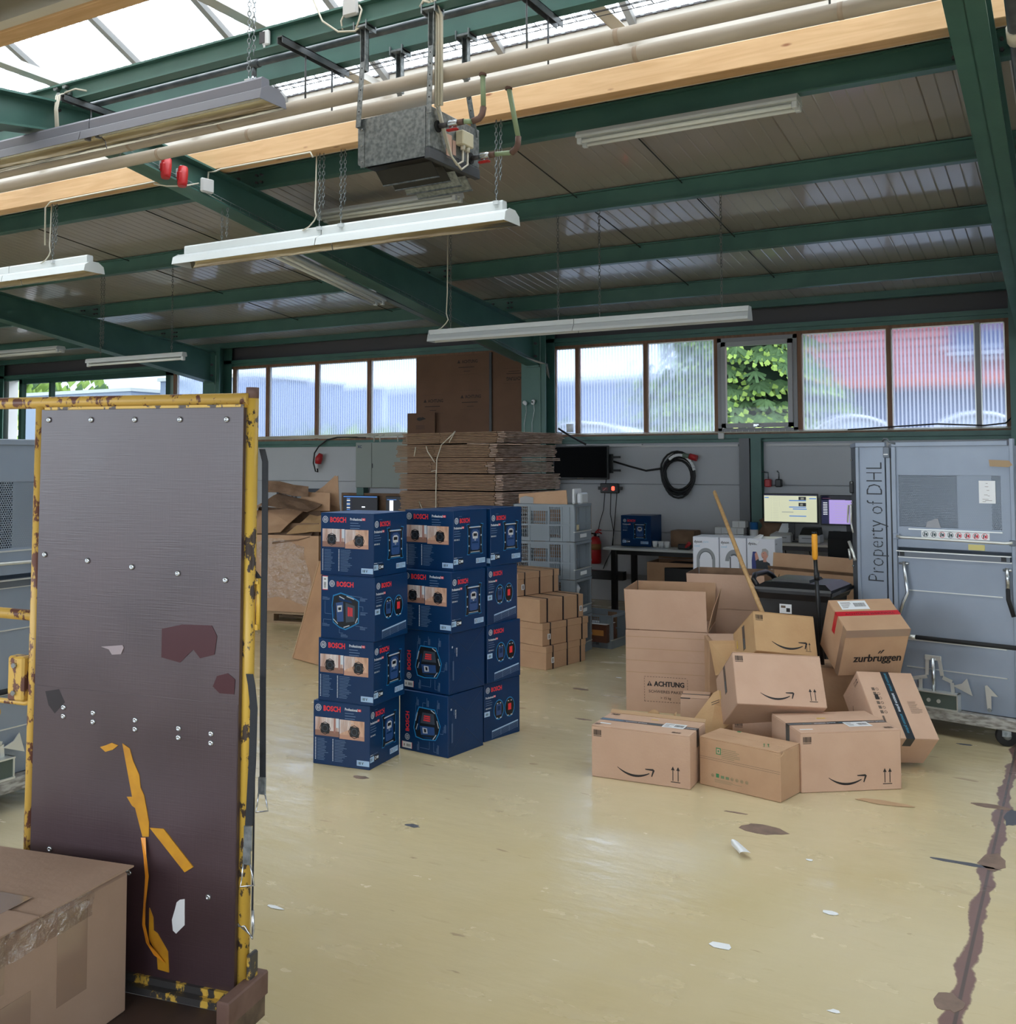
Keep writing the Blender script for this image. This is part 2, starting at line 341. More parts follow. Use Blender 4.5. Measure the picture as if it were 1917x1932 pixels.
    def ibeam(s, p0, p1, h, w, m, tw=.012, tf=.014):
        """steel I section; p0,p1 = centre of the bottom flange underside"""
        p0, p1 = Vector(p0), Vector(p1); L = (p1-p0).length; x = (p1-p0).normalized(); y = Vector((0, 0, 1)).cross(x).normalized(); z = x.cross(y)
        X = Matrix(((x.x, y.x, z.x, p0.x), (x.y, y.y, z.y, p0.y), (x.z, y.z, z.z, p0.z), (0, 0, 0, 1)))
        s.box((0, -w/2, 0), (L, w/2, tf), m, X); s.box((0, -w/2, h-tf), (L, w/2, h), m, X); s.box((0, -tw/2, tf), (L, tw/2, h-tf), m, X); return s
    def build(s, name, parent=None, M=None):
        me = D.meshes.new(name); me.from_pydata(s.v, [], s.f)
        for m in s.ms: me.materials.append(m)
        me.polygons.foreach_set('material_index', s.mi); me.polygons.foreach_set('use_smooth', s.sm); me.update()
        o = D.objects.new(name, me); COL.objects.link(o)
        if parent: o.parent = parent
        if M is not None: o.matrix_local = M
        return o
def tag(o, label, cat, group=None):
    o['label'] = label; o['category'] = cat
    if group: o['group'] = group
    return o
def thing(name, label, cat, M=I4, group=None):
    o = D.objects.new(name, None); COL.objects.link(o); o.matrix_world = M; o.empty_display_size = .1
    return tag(o, label, cat, group)
def struct(o): o['kind'] = 'structure'; return o
def copy_tree(o, M=None, label=None, parent=None):
    c = o.copy(); COL.objects.link(c)
    if parent: c.parent = parent
    if M is not None: c.matrix_world = M
    if label: c['label'] = label
    for ch in list(KIDS.get(o.name, o.children)): copy_tree(ch, parent=c)
    return c
KIDS = {}
# flat print ------------------------------------------------------------------
FONT = {}
def glyphs(txt, bold=0.):
    k = (txt, bold)
    if k not in FONT:
        cu = D.curves.new('lettering', 'FONT'); cu.body = txt; cu.size = 1; cu.offset = bold; cu.resolution_u = 2
        ob = D.objects.new('lettering', cu); me = D.meshes.new_from_object(ob)
        vs = [(v.co.x, v.co.y) for v in me.vertices]; fs = [tuple(p.vertices) for p in me.polygons]
        x0 = min(v[0] for v in vs); x1 = max(v[0] for v in vs); y1 = max(v[1] for v in vs)
        FONT[k] = ([(x-x0, y) for x, y in vs], fs, x1-x0, y1)
        D.objects.remove(ob); D.curves.remove(cu); D.meshes.remove(me)
    return FONT[k]
class Print:
    """2-D drawing on a face: origin O, unit axes U, V; normal = U x V"""
    def __init__(s, O, U, V, lift=.0012): s.O = Vector(O); s.U = Vector(U).normalized(); s.V = Vector(V).normalized(); s.N = s.U.cross(s.V); s.mb = MB(); s.lift = lift; s.step = .00025; s.k = 0
    def P(s, u, v): return tuple(s.O+s.U*u+s.V*v+s.N*(s.lift+s.step*s.k))
    def poly(s, pts, m, k=0): s.k = k; s.mb.add([s.P(*p) for p in pts], [tuple(range(len(pts)))], m); return s
    def rect(s, u, v, w, h, m, k=0): return s.poly([(u, v), (u+w, v), (u+w, v+h), (u, v+h)], m, k)
    def strip(s, pts, w, m, k=0):
        for a, b in zip(pts, pts[1:]):
            dx, dy = b[0]-a[0], b[1]-a[1]; L = sqrt(dx*dx+dy*dy) or 1; nx, ny = -dy/L*w/2, dx/L*w/2
            s.poly([(a[0]+nx, a[1]+ny), (a[0]-nx, a[1]-ny), (b[0]-nx, b[1]-ny), (b[0]+nx, b[1]+ny)], m, k)
        return s
    def ring(s, u, v, r0, r1, m, k=0, n=20, sx=1., sy=1., a0=0, a1=2*pi):
        s.k = k
        for i in range(n):
            a, b = a0+(a1-a0)*i/n, a0+(a1-a0)*(i+1)/n
            q = [(u+sx*r0*cos(a), v+sy*r0*sin(a)), (u+sx*r1*cos(a), v+sy*r1*sin(a)), (u+sx*r1*cos(b), v+sy*r1*sin(b)), (u+sx*r0*cos(b), v+sy*r0*sin(b))]
            s.mb.add([s.P(*p) for p in q], [(0, 1, 2, 3)], m)
        return s
    def disc(s, u, v, r, m, k=0, n=16, sy=1.): return s.poly([(u+r*cos(2*pi*i/n), v+sy*r*sin(2*pi*i/n)) for i in range(n)], m, k)
    def text(s, txt, u, v, w, m, h=None, bold=0., k=0, rot=0.):
        vs, fs, tw, th = glyphs(txt, bold); sx = w/tw; sy = (h/th if h else sx); s.k = k; c, q = cos(rot), sin(rot)
        s.mb.add([s.P(u+c*x*sx-q*y*sy, v+q*x*sx+c*y*sy) for x, y in vs], fs, m); return s
    def build(s, name, parent): return s.mb.build(name, parent)
def bez(p0, p1, p2, n=12): return [((1-t)**2*p0[0]+2*t*(1-t)*p1[0]+t*t*p2[0], (1-t)**2*p0[1]+2*t*(1-t)*p1[1]+t*t*p2[1]) for t in [i/n for i in range(n+1)]]
def chain(mb, p0, p1, m, link=.03, r=.0022):
    p0, p1 = Vector(p0), Vector(p1); L = (p1-p0).length; n = max(2, int(L/(link*.78))); d = (p1-p0)/n; z = d.normalized(); a = z.orthogonal().normalized(); b = z.cross(a)
    for i in range(n):
        c = p0+d*(i+.5); s_ = a if i % 2 else b; hl = d.length*.64; w = link*.27; pts = []
        for k in range(9):
            t = 2*pi*k/8; pts.append(c+z*(hl*sin(t))+s_*(w*cos(t)))
        mb.tube(pts, r, m, n=4, cap=False)
# ================================================================== THE HALL
YW = 11.6; XL, XR = -20.0, 6.0; YB = -2.4; RIDGE = 4.61
RX = [-16.93, -11.43, -5.93, -.42, 5.08]
def purl(y): return 4.65-.115*(y if y > RIDGE else 2*RIDGE-y)       # underside of the purlins
def deckz(y): return purl(y)+.165
fl = MB(); fl.box((XL, YB, -.2), (XR, YW+.2, 0), FLOORM); floor = struct(fl.build('floor'))
def blob(cx, cy, w, h, n=14, jag=.25, seed=0):
    r = random.Random(seed); return [(cx+w/2*cos(2*pi*i/n)*(1+r.uniform(-jag, jag)), cy+h/2*sin(2*pi*i/n)*(1+r.uniform(-jag, jag))) for i in range(n)]
for i, (x, y, w, h, m) in enumerate([(-1.32, 4.77, .20, .12, PATCHM), (-3.43, 4.50, .10, .05, PATCHM), (-2.77, 4.03, .07, .04, PATCHD), (-.47, 4.78, .26, .035, PATCHD), (-.37, 4.86, .11, .2, PATCHM),
                                  (-.33, 5.48, .07, .26, PATCHD), (-.43, 5.62, .18, .06, PATCHM), (-1.5, 4.93, .12, .02, PATCHM), (-3.3, 7.0, .16, .05, PATCHM), (-2.9, 6.2, .12, .03, PATCHM), (-.65, 6.75, .08, .03, PATCHD), (-2.95, 7.6, .1, .05, PATCHM), (-.41, 3.55, .1, .12, PATCHM), (-4.35, 5.6, .22, .05, PATCHM), (-4.9, 6.4, .2, .06, PATCHM)]):
    p = MB(); p.plate(blob(x, y, w, h, seed=i), .0012, m); o = p.build('worn_patch', floor); o['label'] = 'dark worn patch in the floor coating'
# walls ------------------------------------------------------------
SEAM = mat('dark_panel_joint', rgb(168, 170, 174), .8)
wb_ = MB(); wb_.box((XL, YW+.02, 0), (XR, YW+.2, 1.985), SEAM); wb_.box((XL, YW+.02, 3.16), (XR, YW+.2, 3.95), DARK)
wb_.box((XL, YW+.02, 1.985), (-16.75, YW+.2, 3.2), WALLP)
wback = struct(wb_.build('wall_back'))
rows = [(.0, .30), (.305, .84), (.845, 1.415), (1.42, 1.98)]
me0 = None
bx = [-20, -16.93, -14.2, -11.43, -8.7, -5.93, -3.2, -.42, 2.3, 5.9]
for a, b in zip(bx, bx[1:]):
    for z0, z1 in rows:
        q = MB(); q.box((a+.004, YW-.02, z0+.001), (b-.004, YW+.02, z1-.001), WALLP, bev=.004); q.build('wall_panel', wback)
q = MB(); q.box((XL, YW-.035, .27), (XR, YW-.02, .33), mat('grey_skirting_rail', rgb(150, 152, 154), .5)); struct(q.build('baseboard_back'))
q = MB(); q.box((XL, YW-.07, 1.945), (XR, YW+.02, 2.0), GREEN); q.box((XL, YW-.07, 1.91), (XR, YW-.03, 1.95), GREEN); struct(q.build('trim_1'))
q = MB(); q.box((XL, YW-.04, 3.15), (XR, YW+.03, 3.20), GREEN); q.box((XL, YW-.09, 3.19), (XR, YW+.02, 3.24), GREEN); struct(q.build('trim_2'))
q = MB(); q.box((XL, YW-.05, 2.0), (-16.3, YW+.03, 2.028), WOODF); q.box((-12.6, YW-.05, 2.0), (XR, YW+.03, 2.028), WOODF); q.box((-12.6, YW-.03, 3.115), (XR, YW+.03, 3.15), WOODF); struct(q.build('trim_3'))
# window band: wooden posts and ribbed panes --------------------------
posts = [-12.52, -11.62, -11.25, -10.58, -9.64, -8.70, -7.78, -6.85, -6.2, -5.80, -5.47, -4.56, -3.68, -2.72, -1.77, -.90, -.62, .3, 1.2, 2.1, 3.0, 3.9, 4.8]
wi = 0
for i, x in enumerate(posts):
    q = MB(); m = ALU if abs(x+.90) < .01 else WOODF
    w = .045
    q.box((x-w/2, YW-.05, 2.028), (x+w/2, YW+.03, 3.12), m); o = q.build('trim_%d' % (4+i)); struct(o)
for x0, x1 in zip(posts, posts[1:]):
    if x1-x0 < .25 or (x0 < -11.4 and x1 > -11.4) or (x0 < -5.93 < x1): continue
    wi += 1; clear = abs(x0+3.68) < .01
    w = MB(); a, b = x0+.0225, x1-.0225
    if not clear:
        w.box((a, YW-.003, 2.03), (b, YW+.003, 3.115), GLAZE)
        o = struct(w.build('window_%d' % wi))
        f = MB()
        for xx, zz, ww, hh in ((a, 2.03, .012, 1.085), (b-.012, 2.03, .012, 1.085), (a, 2.03, b-a, .012), (a, 3.103, b-a, .012)): f.box((xx, YW-.02, zz), (xx+ww, YW, zz+hh), BEAD)
        f.build('window_frame', o)
    else:
        w.box((a+.09, YW-.003, 2.12), (b-.09, YW+.003, 3.02), GLASS); o = struct(w.build('window_%d' % wi))
        f = MB()
        for (x_, z_, X_, Z_) in ((a, 2.03, a+.045, 3.115), (b-.045, 2.03, b, 3.115), (a, 2.03, b, 2.07), (a, 3.07, b, 3.115)): f.box((x_, YW-.06, z_), (X_, YW+.02, Z_), ALU)
        f.build('window_frame', o)
        f = MB()
        for (x_, z_, X_, Z_) in ((a+.05, 2.075, a+.1, 3.065), (b-.1, 2.075, b-.05, 3.065), (a+.05, 2.075, b-.05, 2.125), (a+.05, 3.015, b-.05, 3.065)): f.box((x_, YW-.085, z_), (X_, YW-.02, Z_), mat('sash_grey', rgb(158, 158, 160), .4))
        f.build('window_sash', o)
        f = MB(); f.box(((a+b)/2-.03, YW-.11, 2.085), ((a+b)/2+.03, YW-.085, 2.11), CHROME); f.tube([((a+b)/2, YW-.1, 2.095), ((a+b)/2+.09, YW-.13, 2.075)], .007, CHROME); f.build('window_handle', o)
# big clear opening in the left bay
wi += 1; w = MB(); w.box((-16.28, YW-.003, 0.05), (-12.62, YW+.003, 3.08), GLASSL); o = struct(w.build('window_%d' % wi))
f = MB()
for (x_, z_, X_, Z_) in ((-16.36, 2., -16.28, 3.16), (-12.7, 2., -12.6, 3.16), (-16.36, 3.08, -12.6, 3.16), (-15.55, 2., -15.50, 3.1)): f.box((x_, YW-.06, z_), (X_, YW+.03, Z_), mat('green_dark_frame', rgb(36, 74, 64), .5))
f.build('window_frame', o)
# other walls (behind and beside the camera) ---------------------------
q = MB(); q.box((XL, YB-.2, 3.05), (XR, YB, 4.1), WALLP)
for x in [XL+.2+i*5.2 for i in range(6)]: q.box((x-.35, YB-.2, 0), (x+.35, YB, 3.05), WALLP)
q.box((XL, YB-.2, 0), (XR, YB, 1.15), WALLP); struct(q.build('wall_front'))
q = MB(); q.box((XL-.2, YB, 0), (XL, YW, 5.2), WALLP); struct(q.build('wall_left'))
q = MB(); q.box((XR, YB, 0), (XR+.2, YW, 2.2), WALLP); q.box((XR, YB, 3.3), (XR+.2, YW, 5.2), WALLP); q.box((XR, YB, 2.2), (XR+.2, .5, 3.3), WALLP); struct(q.build('wall_right'))
w = MB(); w.box((XR+.05, .5, 2.2), (XR+.056, YW, 3.3), GLASSL); struct(w.build('window_91'))
# columns ---------------------------------------------------------------
def column(x, y0, sgn):
    t = MB(); h = 3.42
    t.box((x-.17, y0-.2, 0), (x+.17, y0-.184, h), GREEN); t.box((x-.17, y0+.05, 0), (x+.17, y0+.066, h), GREEN); t.box((x-.006, y0-.184, 0), (x+.006, y0+.05, h), GREEN)
    t.box((x-.2, y0-.22, 0), (x+.2, y0+.09, .02), GREEN)
    t.box((x+.1, y0-.215, 0), (x+.105, y0-.2, 3.3), mat('pale_column_edge', rgb(120, 150, 140), .5))
    o = t.build('column'); return o
for i, x in enumerate(RX):
    o = column(x, YW-.14, 1); tag(o, ['green steel wall column behind the leftmost end of the hall', 'green steel column carrying the far left rafter above the plywood cart wall', 'green steel column between the cardboard stack and the wall television', 'green steel column at the right end of the window band behind the grey cage', 'green steel wall column right of the picture'][i], 'column', 'green columns in the window wall')
g = MB(); g.box((-3.40, YW-.12, 0), (-3.28, YW-.02, 1.95), mat('grey_cable_duct', rgb(112, 114, 118), .5)); o = g.build('cable_duct'); tag(o, 'grey upright cable duct on the back wall beside the short green post', 'cable duct')
g = MB(); g.ibeam((-3.2, YW-.1, 0), (-3.2, YW-.1, .01), .01, .01, GREEN); g = MB()
g.box((-3.26, YW-.14, 0), (-3.14, YW-.128, 1.95), GREEN); g.box((-3.26, YW-.04, 0), (-3.14, YW-.028, 1.95), GREEN); g.box((-3.205, YW-.13, 0), (-3.195, YW-.03, 1.95), GREEN)
tag(g.build('wall_post'), 'short green steel post below the window sill left of the lit monitors', 'post')
g = MB(); g.box((-8.83, YW-.14, 0), (-8.71, YW-.028, 1.95), GREEN); tag(g.build('wall_post'), 'short green steel post under the grey wall cabinet', 'post')
# rafters: tapered, with haunch at the wall ------------------------------
def rafter(x, label):
    root = thing('roof_rafter', label, 'rafter', T(x, 0, 0), 'green portal rafters')
    def side(sg, nm):
        f = lambda y: y if sg > 0 else 2*RIDGE-y
        ys = [RIDGE, YW-.34 if sg > 0 else YW-.34]; top = [purl(RIDGE), purl(ys[1])]; bot = [3.82+.10, 2.885]
        y0, y1 = f(ys[0]), f(ys[1]); w = .09; tf = .014
        def hexa(ya, za0, za1, yb, zb0, zb1, hw, mb): mb.add([(-hw, ya, za0), (hw, ya, za0), (hw, yb, zb0), (-hw, yb, zb0), (-hw, ya, za1), (hw, ya, za1), (hw, yb, zb1), (-hw, yb, zb1)], [(0,3,2,1),(4,5,6,7),(0,1,5,4),(1,2,6,5),(2,3,7,6),(3,0,4,7)], GREEN)
        m = MB(); hexa(y0, bot[0], top[0], y1, bot[1], top[1], .005, m)
        m.build('web', root)
        m = MB(); hexa(y0, bot[0], bot[0]+tf, y1, bot[1], bot[1]+tf, w, m); m.build('lower_flange', root)
        m = MB(); hexa(y0, top[0]-tf, top[0], y1, top[1]-tf, top[1], w, m); m.build('upper_flange', root)
        m = MB(); m.box((-w, y1-.02 if sg > 0 else y1, bot[1]-.02), (w, y1 if sg > 0 else y1+.02, top[1]), GREEN)
        for zz in (3.0, 3.16):
            for xx in (-.05, .05): m.tube([(xx, y1-.05*sg, zz), (xx, y1-.02*sg, zz)], .018, DARK, n=6)
        m.build('end_plate', root)
    side(1, ''); side(-1, '')
    return root
labs = ['green tapered rafter at the left end of the hall', 'green tapered rafter above the big bright opening, leftmost one in view', 'long green tapered rafter crossing the ceiling above the blue boxes', 'green rafter running up the right edge over the grey cage', 'green rafter in the bay right of the picture']
for x, l in zip(RX, labs): rafter(x, l)
# purlins -----------------------------------------------------------------
PY = [6.24, 7.67, 9.08, 10.45]
def purlin(y, label, h=.16, w=.08):
    for k, (a, b) in enumerate(((XL, XR),)):
        m = MB(); m.ibeam((a, y, purl(y)), (b, y, purl(y)), h, w, GREEN, .008, .010); o = m.build('purlin'); tag(o, label, 'purlin', 'green purlins under the roof panels')
        for x in RX:
            for dx in (-.1, .1):
                m = MB()
                for dz in (.05, .11):
                    for d2 in (0, .05): m.tube([(x+dx+(d2 if dx > 0 else -d2), y-.03, purl(y)+dz), (x+dx+(d2 if dx > 0 else -d2), y-.004, purl(y)+dz)], .011, DARK, n=6)
                m.build('bolt_group', o)
for y, l in zip(PY, ['green purlin directly behind the long light timber beam', 'second green purlin behind the timber beam', 'third green purlin behind the timber beam', 'green purlin nearest the window wall']): purlin(y, l)
for k, y in enumerate(PY): purlin(2*RIDGE-y, 'green purlin overhead behind the camera, number %s from the ridge' % ['first', 'second', 'third', 'fourth'][k])
for y, l, w in ((4.42, 'nearer light green ridge beam carrying the heater', .08), (4.80, 'farther light green ridge beam with wire tray', .08)):
    m = MB(); m.ibeam((XL, y, 4.085), (XR, y, 4.085), .125 if y < 4.6 else .19, w, GREEN, .008, .012); tag(m.build('ridge_beam'), l, 'beam')
    if y < 4.6: RB = D.objects['ridge_beam']
bo = MB()
for dx, dz in ((0, 0), (.09, 0), (.03, -.075), (.12, -.075)): bo.tube([(-5.93+dx+.02, 4.42, 4.195+dz*.75), (-5.93+dx+.02, 4.385, 4.195+dz*.75)], .021, GALV, n=6)
bo.build('bolt_group', RB)
m = MB(); m.ibeam((XL, 11.42, 3.42), (XR, 11.42, 3.42), .12, .1, GREEN, .008, .01); tag(m.build('eaves_beam'), 'dark green eaves beam along the top of the window wall', 'beam')
for y, l in ((5.835, 'long light glulam timber beam on the far side of the skylight'), (3.41, 'dark underside timber beam on the near side of the skylight')):
    m = MB(); m.box((XL, y-.06, 3.985), (XR, y+.06, 4.145), TIMBER, bev=.004); tag(m.build('timber_beam'), l, 'timber beam')
# roof panels --------------------------------------------------------------
root = D.objects.new('ceiling', None); COL.objects.link(root); root['kind'] = 'structure'
def roof_panel(sg):
    ya, yb = 5.9, YW+.1; m = MB(); W = .945; n = 9
    zA, zB = deckz(ya), deckz(yb)
    fy = lambda y: y if sg > 0 else 2*RIDGE-y
    prof = [(0, .01), (.006, 0)]
    for i in range(1, n): 
        x = W*i/n; prof += [(x-.008, 0), (x, .0035), (x+.008, 0)]
    prof += [(W-.006, 0), (W, .01)]
    vs = [(x, fy(ya), zA+z) for x, z in prof]+[(x, fy(yb), zB+z) for x, z in prof]; k = len(prof)
    vs += [(0, fy(ya), zA+.08), (W, fy(ya), zA+.08), (0, fy(yb), zB+.08), (W, fy(yb), zB+.08)]
    fs = [(i, i+1, k+i+1, k+i) for i in range(k-1)]+[(2*k, 2*k+2, 2*k+3, 2*k+1), (0, k, 2*k+2, 2*k), (k-1, 2*k+1, 2*k+3, 2*k-1)]
    m.add(vs, fs, DECK); o = m.build('roof_panel', root); return o
pf, pb = roof_panel(1), roof_panel(-1); k0 = -.82-20*.945
for i in range(28):
    x = k0+i*.945
    if i == 0: pf.location.x = pb.location.x = x; continue
    for p in (pf, pb): c = p.copy(); COL.objects.link(c); c.location.x = x
m = MB(); m.box((XL, 5.9, 4.16), (XR, YW+.3, 4.3), DARK, T(0, 0, 0)); 
m = MB(); m.add([(XL, 5.86, deckz(5.86)+.09), (XR, 5.86, deckz(5.86)+.09), (XR, YW+.4, deckz(YW+.4)+.09), (XL, YW+.4, deckz(YW+.4)+.09)], [(0, 1, 2, 3)], DARK)
m.add([(XL, 3.36, deckz(5.86)+.09), (XR, 3.36, deckz(5.86)+.09), (XR, 2*RIDGE-YW-.4, deckz(YW+.4)+.09), (XL, 2*RIDGE-YW-.4, deckz(YW+.4)+.09)], [(0, 1, 2, 3)], DARK); m.build('roof_sheet', root)
JR = mat('dark_bridging_rod', rgb(38, 42, 42), .5)
for x in (-9.03, -7.5, -2.7, -3.62):
    m = MB()
    for ya, yb in zip(PY, PY[1:]): m.tube([(x, ya, purl(ya)+.13), (x, yb, purl(yb)+.13)], .005, JR, n=5)
    m.build('bridging_rod', root)
# skylight -------------------------------------------------------------------
sk = D.objects.new('window_80', None); COL.objects.link(sk); sk['kind'] = 'structure'
zs = lambda y: 4.46+.47*(5.86-y)
def sky_panel():
    m = MB(); W = .945; n = 12; y0, y1 = 5.9, 2.9; vs = []; 
    for y in (y0, y1):
        for i in range(n*4+1):
            x = W*i/(n*4); vs.append((x, y, zs(y)+.012*(1 if i % 4 in (1, 2) else 0)))
    k = n*4+1; m.add(vs, [(i, i+1, k+i+1, k+i) for i in range(k-1)], SKYG); return m.build('skylight_sheet', sk)
def sky_bar():
    m = MB(); c = mat('grey_glazing_bar', rgb(150, 150, 150), .5); a, b = Vector((0, 5.86, zs(5.86))), Vector((0, 2.9, zs(2.9)))
    m.add([(-.022, a.y, a.z-.05), (.022, a.y, a.z-.05), (.022, b.y, b.z-.05), (-.022, b.y, b.z-.05), (-.022, a.y, a.z), (.022, a.y, a.z), (.022, b.y, b.z), (-.022, b.y, b.z)], [(0,3,2,1),(4,5,6,7),(0,1,5,4),(1,2,6,5),(2,3,7,6),(3,0,4,7)], c)
    m.box((-.004, 0, 0), (.004, .01, .01), c, T(0, a.y, a.z)); return m.build('glazing_bar', sk)
def sky_tie():
    m = MB(); c = mat('white_steel_angle', rgb(206, 204, 200), .5); m.box((-.05, 3.3, 4.32), (-.044, 5.84, 4.42), c); m.box((-.05, 3.3, 4.32), (.04, 5.84, 4.327), c); return m.build('tie_angle', sk)
a_, b_, c_ = sky_panel(), sky_bar(), sky_tie()
for i in range(28):
    x = -4.26+.945*(i-16)
    for p, on in ((a_, True), (b_, True), (c_, i % 2 == 0)):
        if not on: continue
        if i == 0: p.location.x = x; continue
        c = p.copy(); COL.objects.link(c); c.location.x = x
UPW = mat('white_upstand', rgb(214, 208, 200), .6)
m = MB(); m.box((XL, 5.86, 4.0), (XR, 5.94, 4.47), UPW); m.box((XL, 5.85, 4.462), (XR, 5.95, 4.475), DARK); struct(m.build('trim_60'))
m = MB(); m.box((XL, 3.28, 4.0), (XR, 3.36, 5.75), UPW); struct(m.build('trim_61'))
m = MB(); m.add([(XR, 3.3, 4.2), (XR, 5.9, 4.2), (XR, 5.9, 4.46), (XR, 3.3, 5.66)], [(0, 1, 2, 3)], UPW); m.add([(XL, 3.3, 4.2), (XL, 5.9, 4.2), (XL, 5.9, 4.46), (XL, 3.3, 5.66)], [(0, 1, 2, 3)], UPW); struct(m.build('trim_62'))
# ================================================================== CEILING SERVICES
def stuff(o): o['kind'] = 'stuff'; return o
# two lagged heating pipes
for y, z, l in ((4.50, 3.75, 'upper beige lagged heating pipe running under the ridge beams'), (4.74, 3.75, 'lower beige lagged heating pipe just in front of the timber beam')):
    m = MB(); m.tube([(XL+.1, y, z), (XR-.1, y, z)], .04, PIPE, n=18); t = m.build('heating_pipe'); tag(t, l, 'pipe')
    for x in (-9.4, -7.5, -5.3, -4.5, -1.9, -.9):
        j = MB(); j.tube([(x-.012, y, z), (x+.012, y, z)], .0412, mat('lagging_seam', rgb(172, 152, 132), .55), n=18); j.build('seam_band', t)
# dark steel conduit under the ridge
m = MB(); m.tube([(XL+.1, 4.61, 4.13), (XR-.1, 4.61, 4.13)], .021, DPIPE, n=10); cnd = tag(m.build('conduit_pipe'), 'thin dark steel pipe running between the two ridge beams', 'pipe')
m = MB(); m.tube([(-4.35, 4.61, 4.13), (-4.35, 4.61, 4.02)], .016, DPIPE); m.tube([(-4.35, 4.61, 4.05), (-4.35, 4.61, 4.01)], .02, CHROME, n=6); m.tube([(-4.39, 4.61, 4.13), (-4.31, 4.61, 4.13)], .028, DPIPE); m.build('drain_valve', cnd)
# strut channels with threaded rods
for i, x in enumerate((-5.69, -3.85, -2.40, -.95, .9)):
    root = thing('strut_channel', ['dark steel strut channel at the bolted rafter joint upper left', 'dark steel strut channel left of the heater hangers', 'dark steel strut channel above the green riser pipes', 'dark steel strut channel at the top right of the pipes', 'dark steel strut channel right of the picture'][i], 'strut', T(x, 0, 0))
    m = MB(); 
    m.box((-.02, 4.28, 4.035), (.02, 4.88, 4.04), DPIPE, T(0, 0, .04)); m.box((-.02, 4.28, 4.04), (-.016, 4.88, 4.08), DPIPE); m.box((.016, 4.28, 4.04), (.02, 4.88, 4.08), DPIPE)
    m.build('channel', root)
    for y in (4.50, 4.74):
        m = MB(); m.tube([(0, y, 3.78), (0, y, 4.09)], .0055, DPIPE, n=6); m.build('threaded_rod', root)
# wire cable tray below the far ridge beam
tr = thing('wire_cable_tray', 'thin wire cable tray clipped under the far ridge beam', 'cable tray')
m = MB()
for y in (4.86, 4.91): m.tube([(XL, y, 4.07), (XR, y, 4.07)], .0025, DARK, n=4)
for y in (4.85, 4.92): m.tube([(XL, y, 4.105), (XR, y, 4.105)], .0025, DARK, n=4)
stuff(m.build('side_wire', tr)); m = MB()
for i in range(150):
    x = -13+i*.11; m.tube([(x, 4.85, 4.105), (x+.02, 4.86, 4.07), (x+.02, 4.91, 4.07), (x, 4.92, 4.105)], .002, DARK, n=4, cap=False)
stuff(m.build('cross_wire', tr))
# heater -------------------------------------------------------------------
H = thing('unit_heater', 'galvanised ceiling unit heater hanging under the ridge beams', 'heater', T(-3.165, 4.665, 3.30) @ Rz(radians(-1.5)))
w, d, h = .237, .245, .27
m = MB(); m.box((-w+.02, -d, .05), (w, d, h), GALV, bev=.004); m.box((-w+.02, -d, .05), (w, d, .048), GALV); m.build('casing', H)
m = MB(); m.prism([(-d, .045), (-d, h), (-d-.004, h), (-d-.004, 0)], -w+.018, w-.025, GALV); m.build('front_panel', H)
m = MB(); m.add([(-w, -d-.004, .02), (-w+.045, -d-.006, -.005), (-w+.045, -d-.006, h), (-w, -d-.004, h), (-w, d, .02), (-w, d, h)], [(0, 1, 2, 3), (0, 3, 5, 4)], GALV); m.build('side_panel', H)
m = MB(); m.prism([(-d-.006, .002), (d, .002), (d, .05), (-d-.006, .05)], w-.03, w-.026, GALV); m.box((w-.03, -d-.005, -.012), (w+.004, d, .045), mat('dark_galvanised', rgb(96, 100, 106), .4, .6), bev=.003); m.build('bottom_channel', H)
for k in range(4):
    m = MB(); y = -.17+k*.11; m.add([(-w+.06, y, -.005), (w-.04, y, -.005), (w-.04, y+.07, -.07), (-w+.06, y+.07, -.07), (-w+.06, y+.004, -.003), (w-.04, y+.004, -.003), (w-.04, y+.074, -.068), (-w+.06, y+.074, -.068)], [(0,1,2,3),(7,6,5,4),(0,4,5,1),(1,5,6,2),(2,6,7,3),(3,7,4,0)], BLACK if k < 2 else GALV)
    m.box((-w+.06, y+.066, -.074), (w-.04, y+.078, -.068), GALV); m.build('louvre_blade', H)
m = MB(); m.box((-w+.05, -d+.02, .0), (w-.03, d-.02, .049), BLACK); m.build('outlet_recess', H)
for y, z, k in ((-.17, .175, 0), (.15, .085, 1)):
    m = MB(); m.tube([(w, y, z), (w+.006, y, z)], .032, RUBBER, n=16); m.build('rubber_grommet', H)
m = MB(); m.box((w, .0, .12), (w+.05, .11, .20), mat('cream_plastic', rgb(206, 198, 170), .5), bev=.005); o = m.build('junction_box', H)
m = MB()
for y in (.03, .075): m.tube([(w+.03, y, .12), (w+.03, y, .095)], .014, CABLE, n=8)
m.tube([(w+.03, .03, .1), (w+.035, .02, .03), (w+.03, -.03, .0), (w+.02, -.09, .05), (w+.012, -.14, .16), (w+.015, -.2, .27)], .006, CABLE)
m.tube([(w+.03, .075, .1), (w+.04, .06, .02), (w+.04, 0, -.02), (w+.03, -.08, .03), (w+.03, -.14, .14), (w+.03, -.2, .27)], .006, CABLE); stuff(m.build('supply_cable', H))
m = MB(); m.box((w, -.09, .03), (w+.004, -.04, .16), mat('peach_sticker', rgb(206, 168, 148), .5)); m.build('rating_label', H)
m = MB(); m.box((w, -.03, .06), (w+.004, .0, .14), mat('peach_sticker2', rgb(196, 160, 146), .5)); m.build('rating_label', H)
for z in (.03, .12, .21):
    m = MB(); m.tube([(-w+.03, -d-.012, z), (-w+.03, -d-.004, z)], .006, CHROME, n=8); m.build('screw', H)
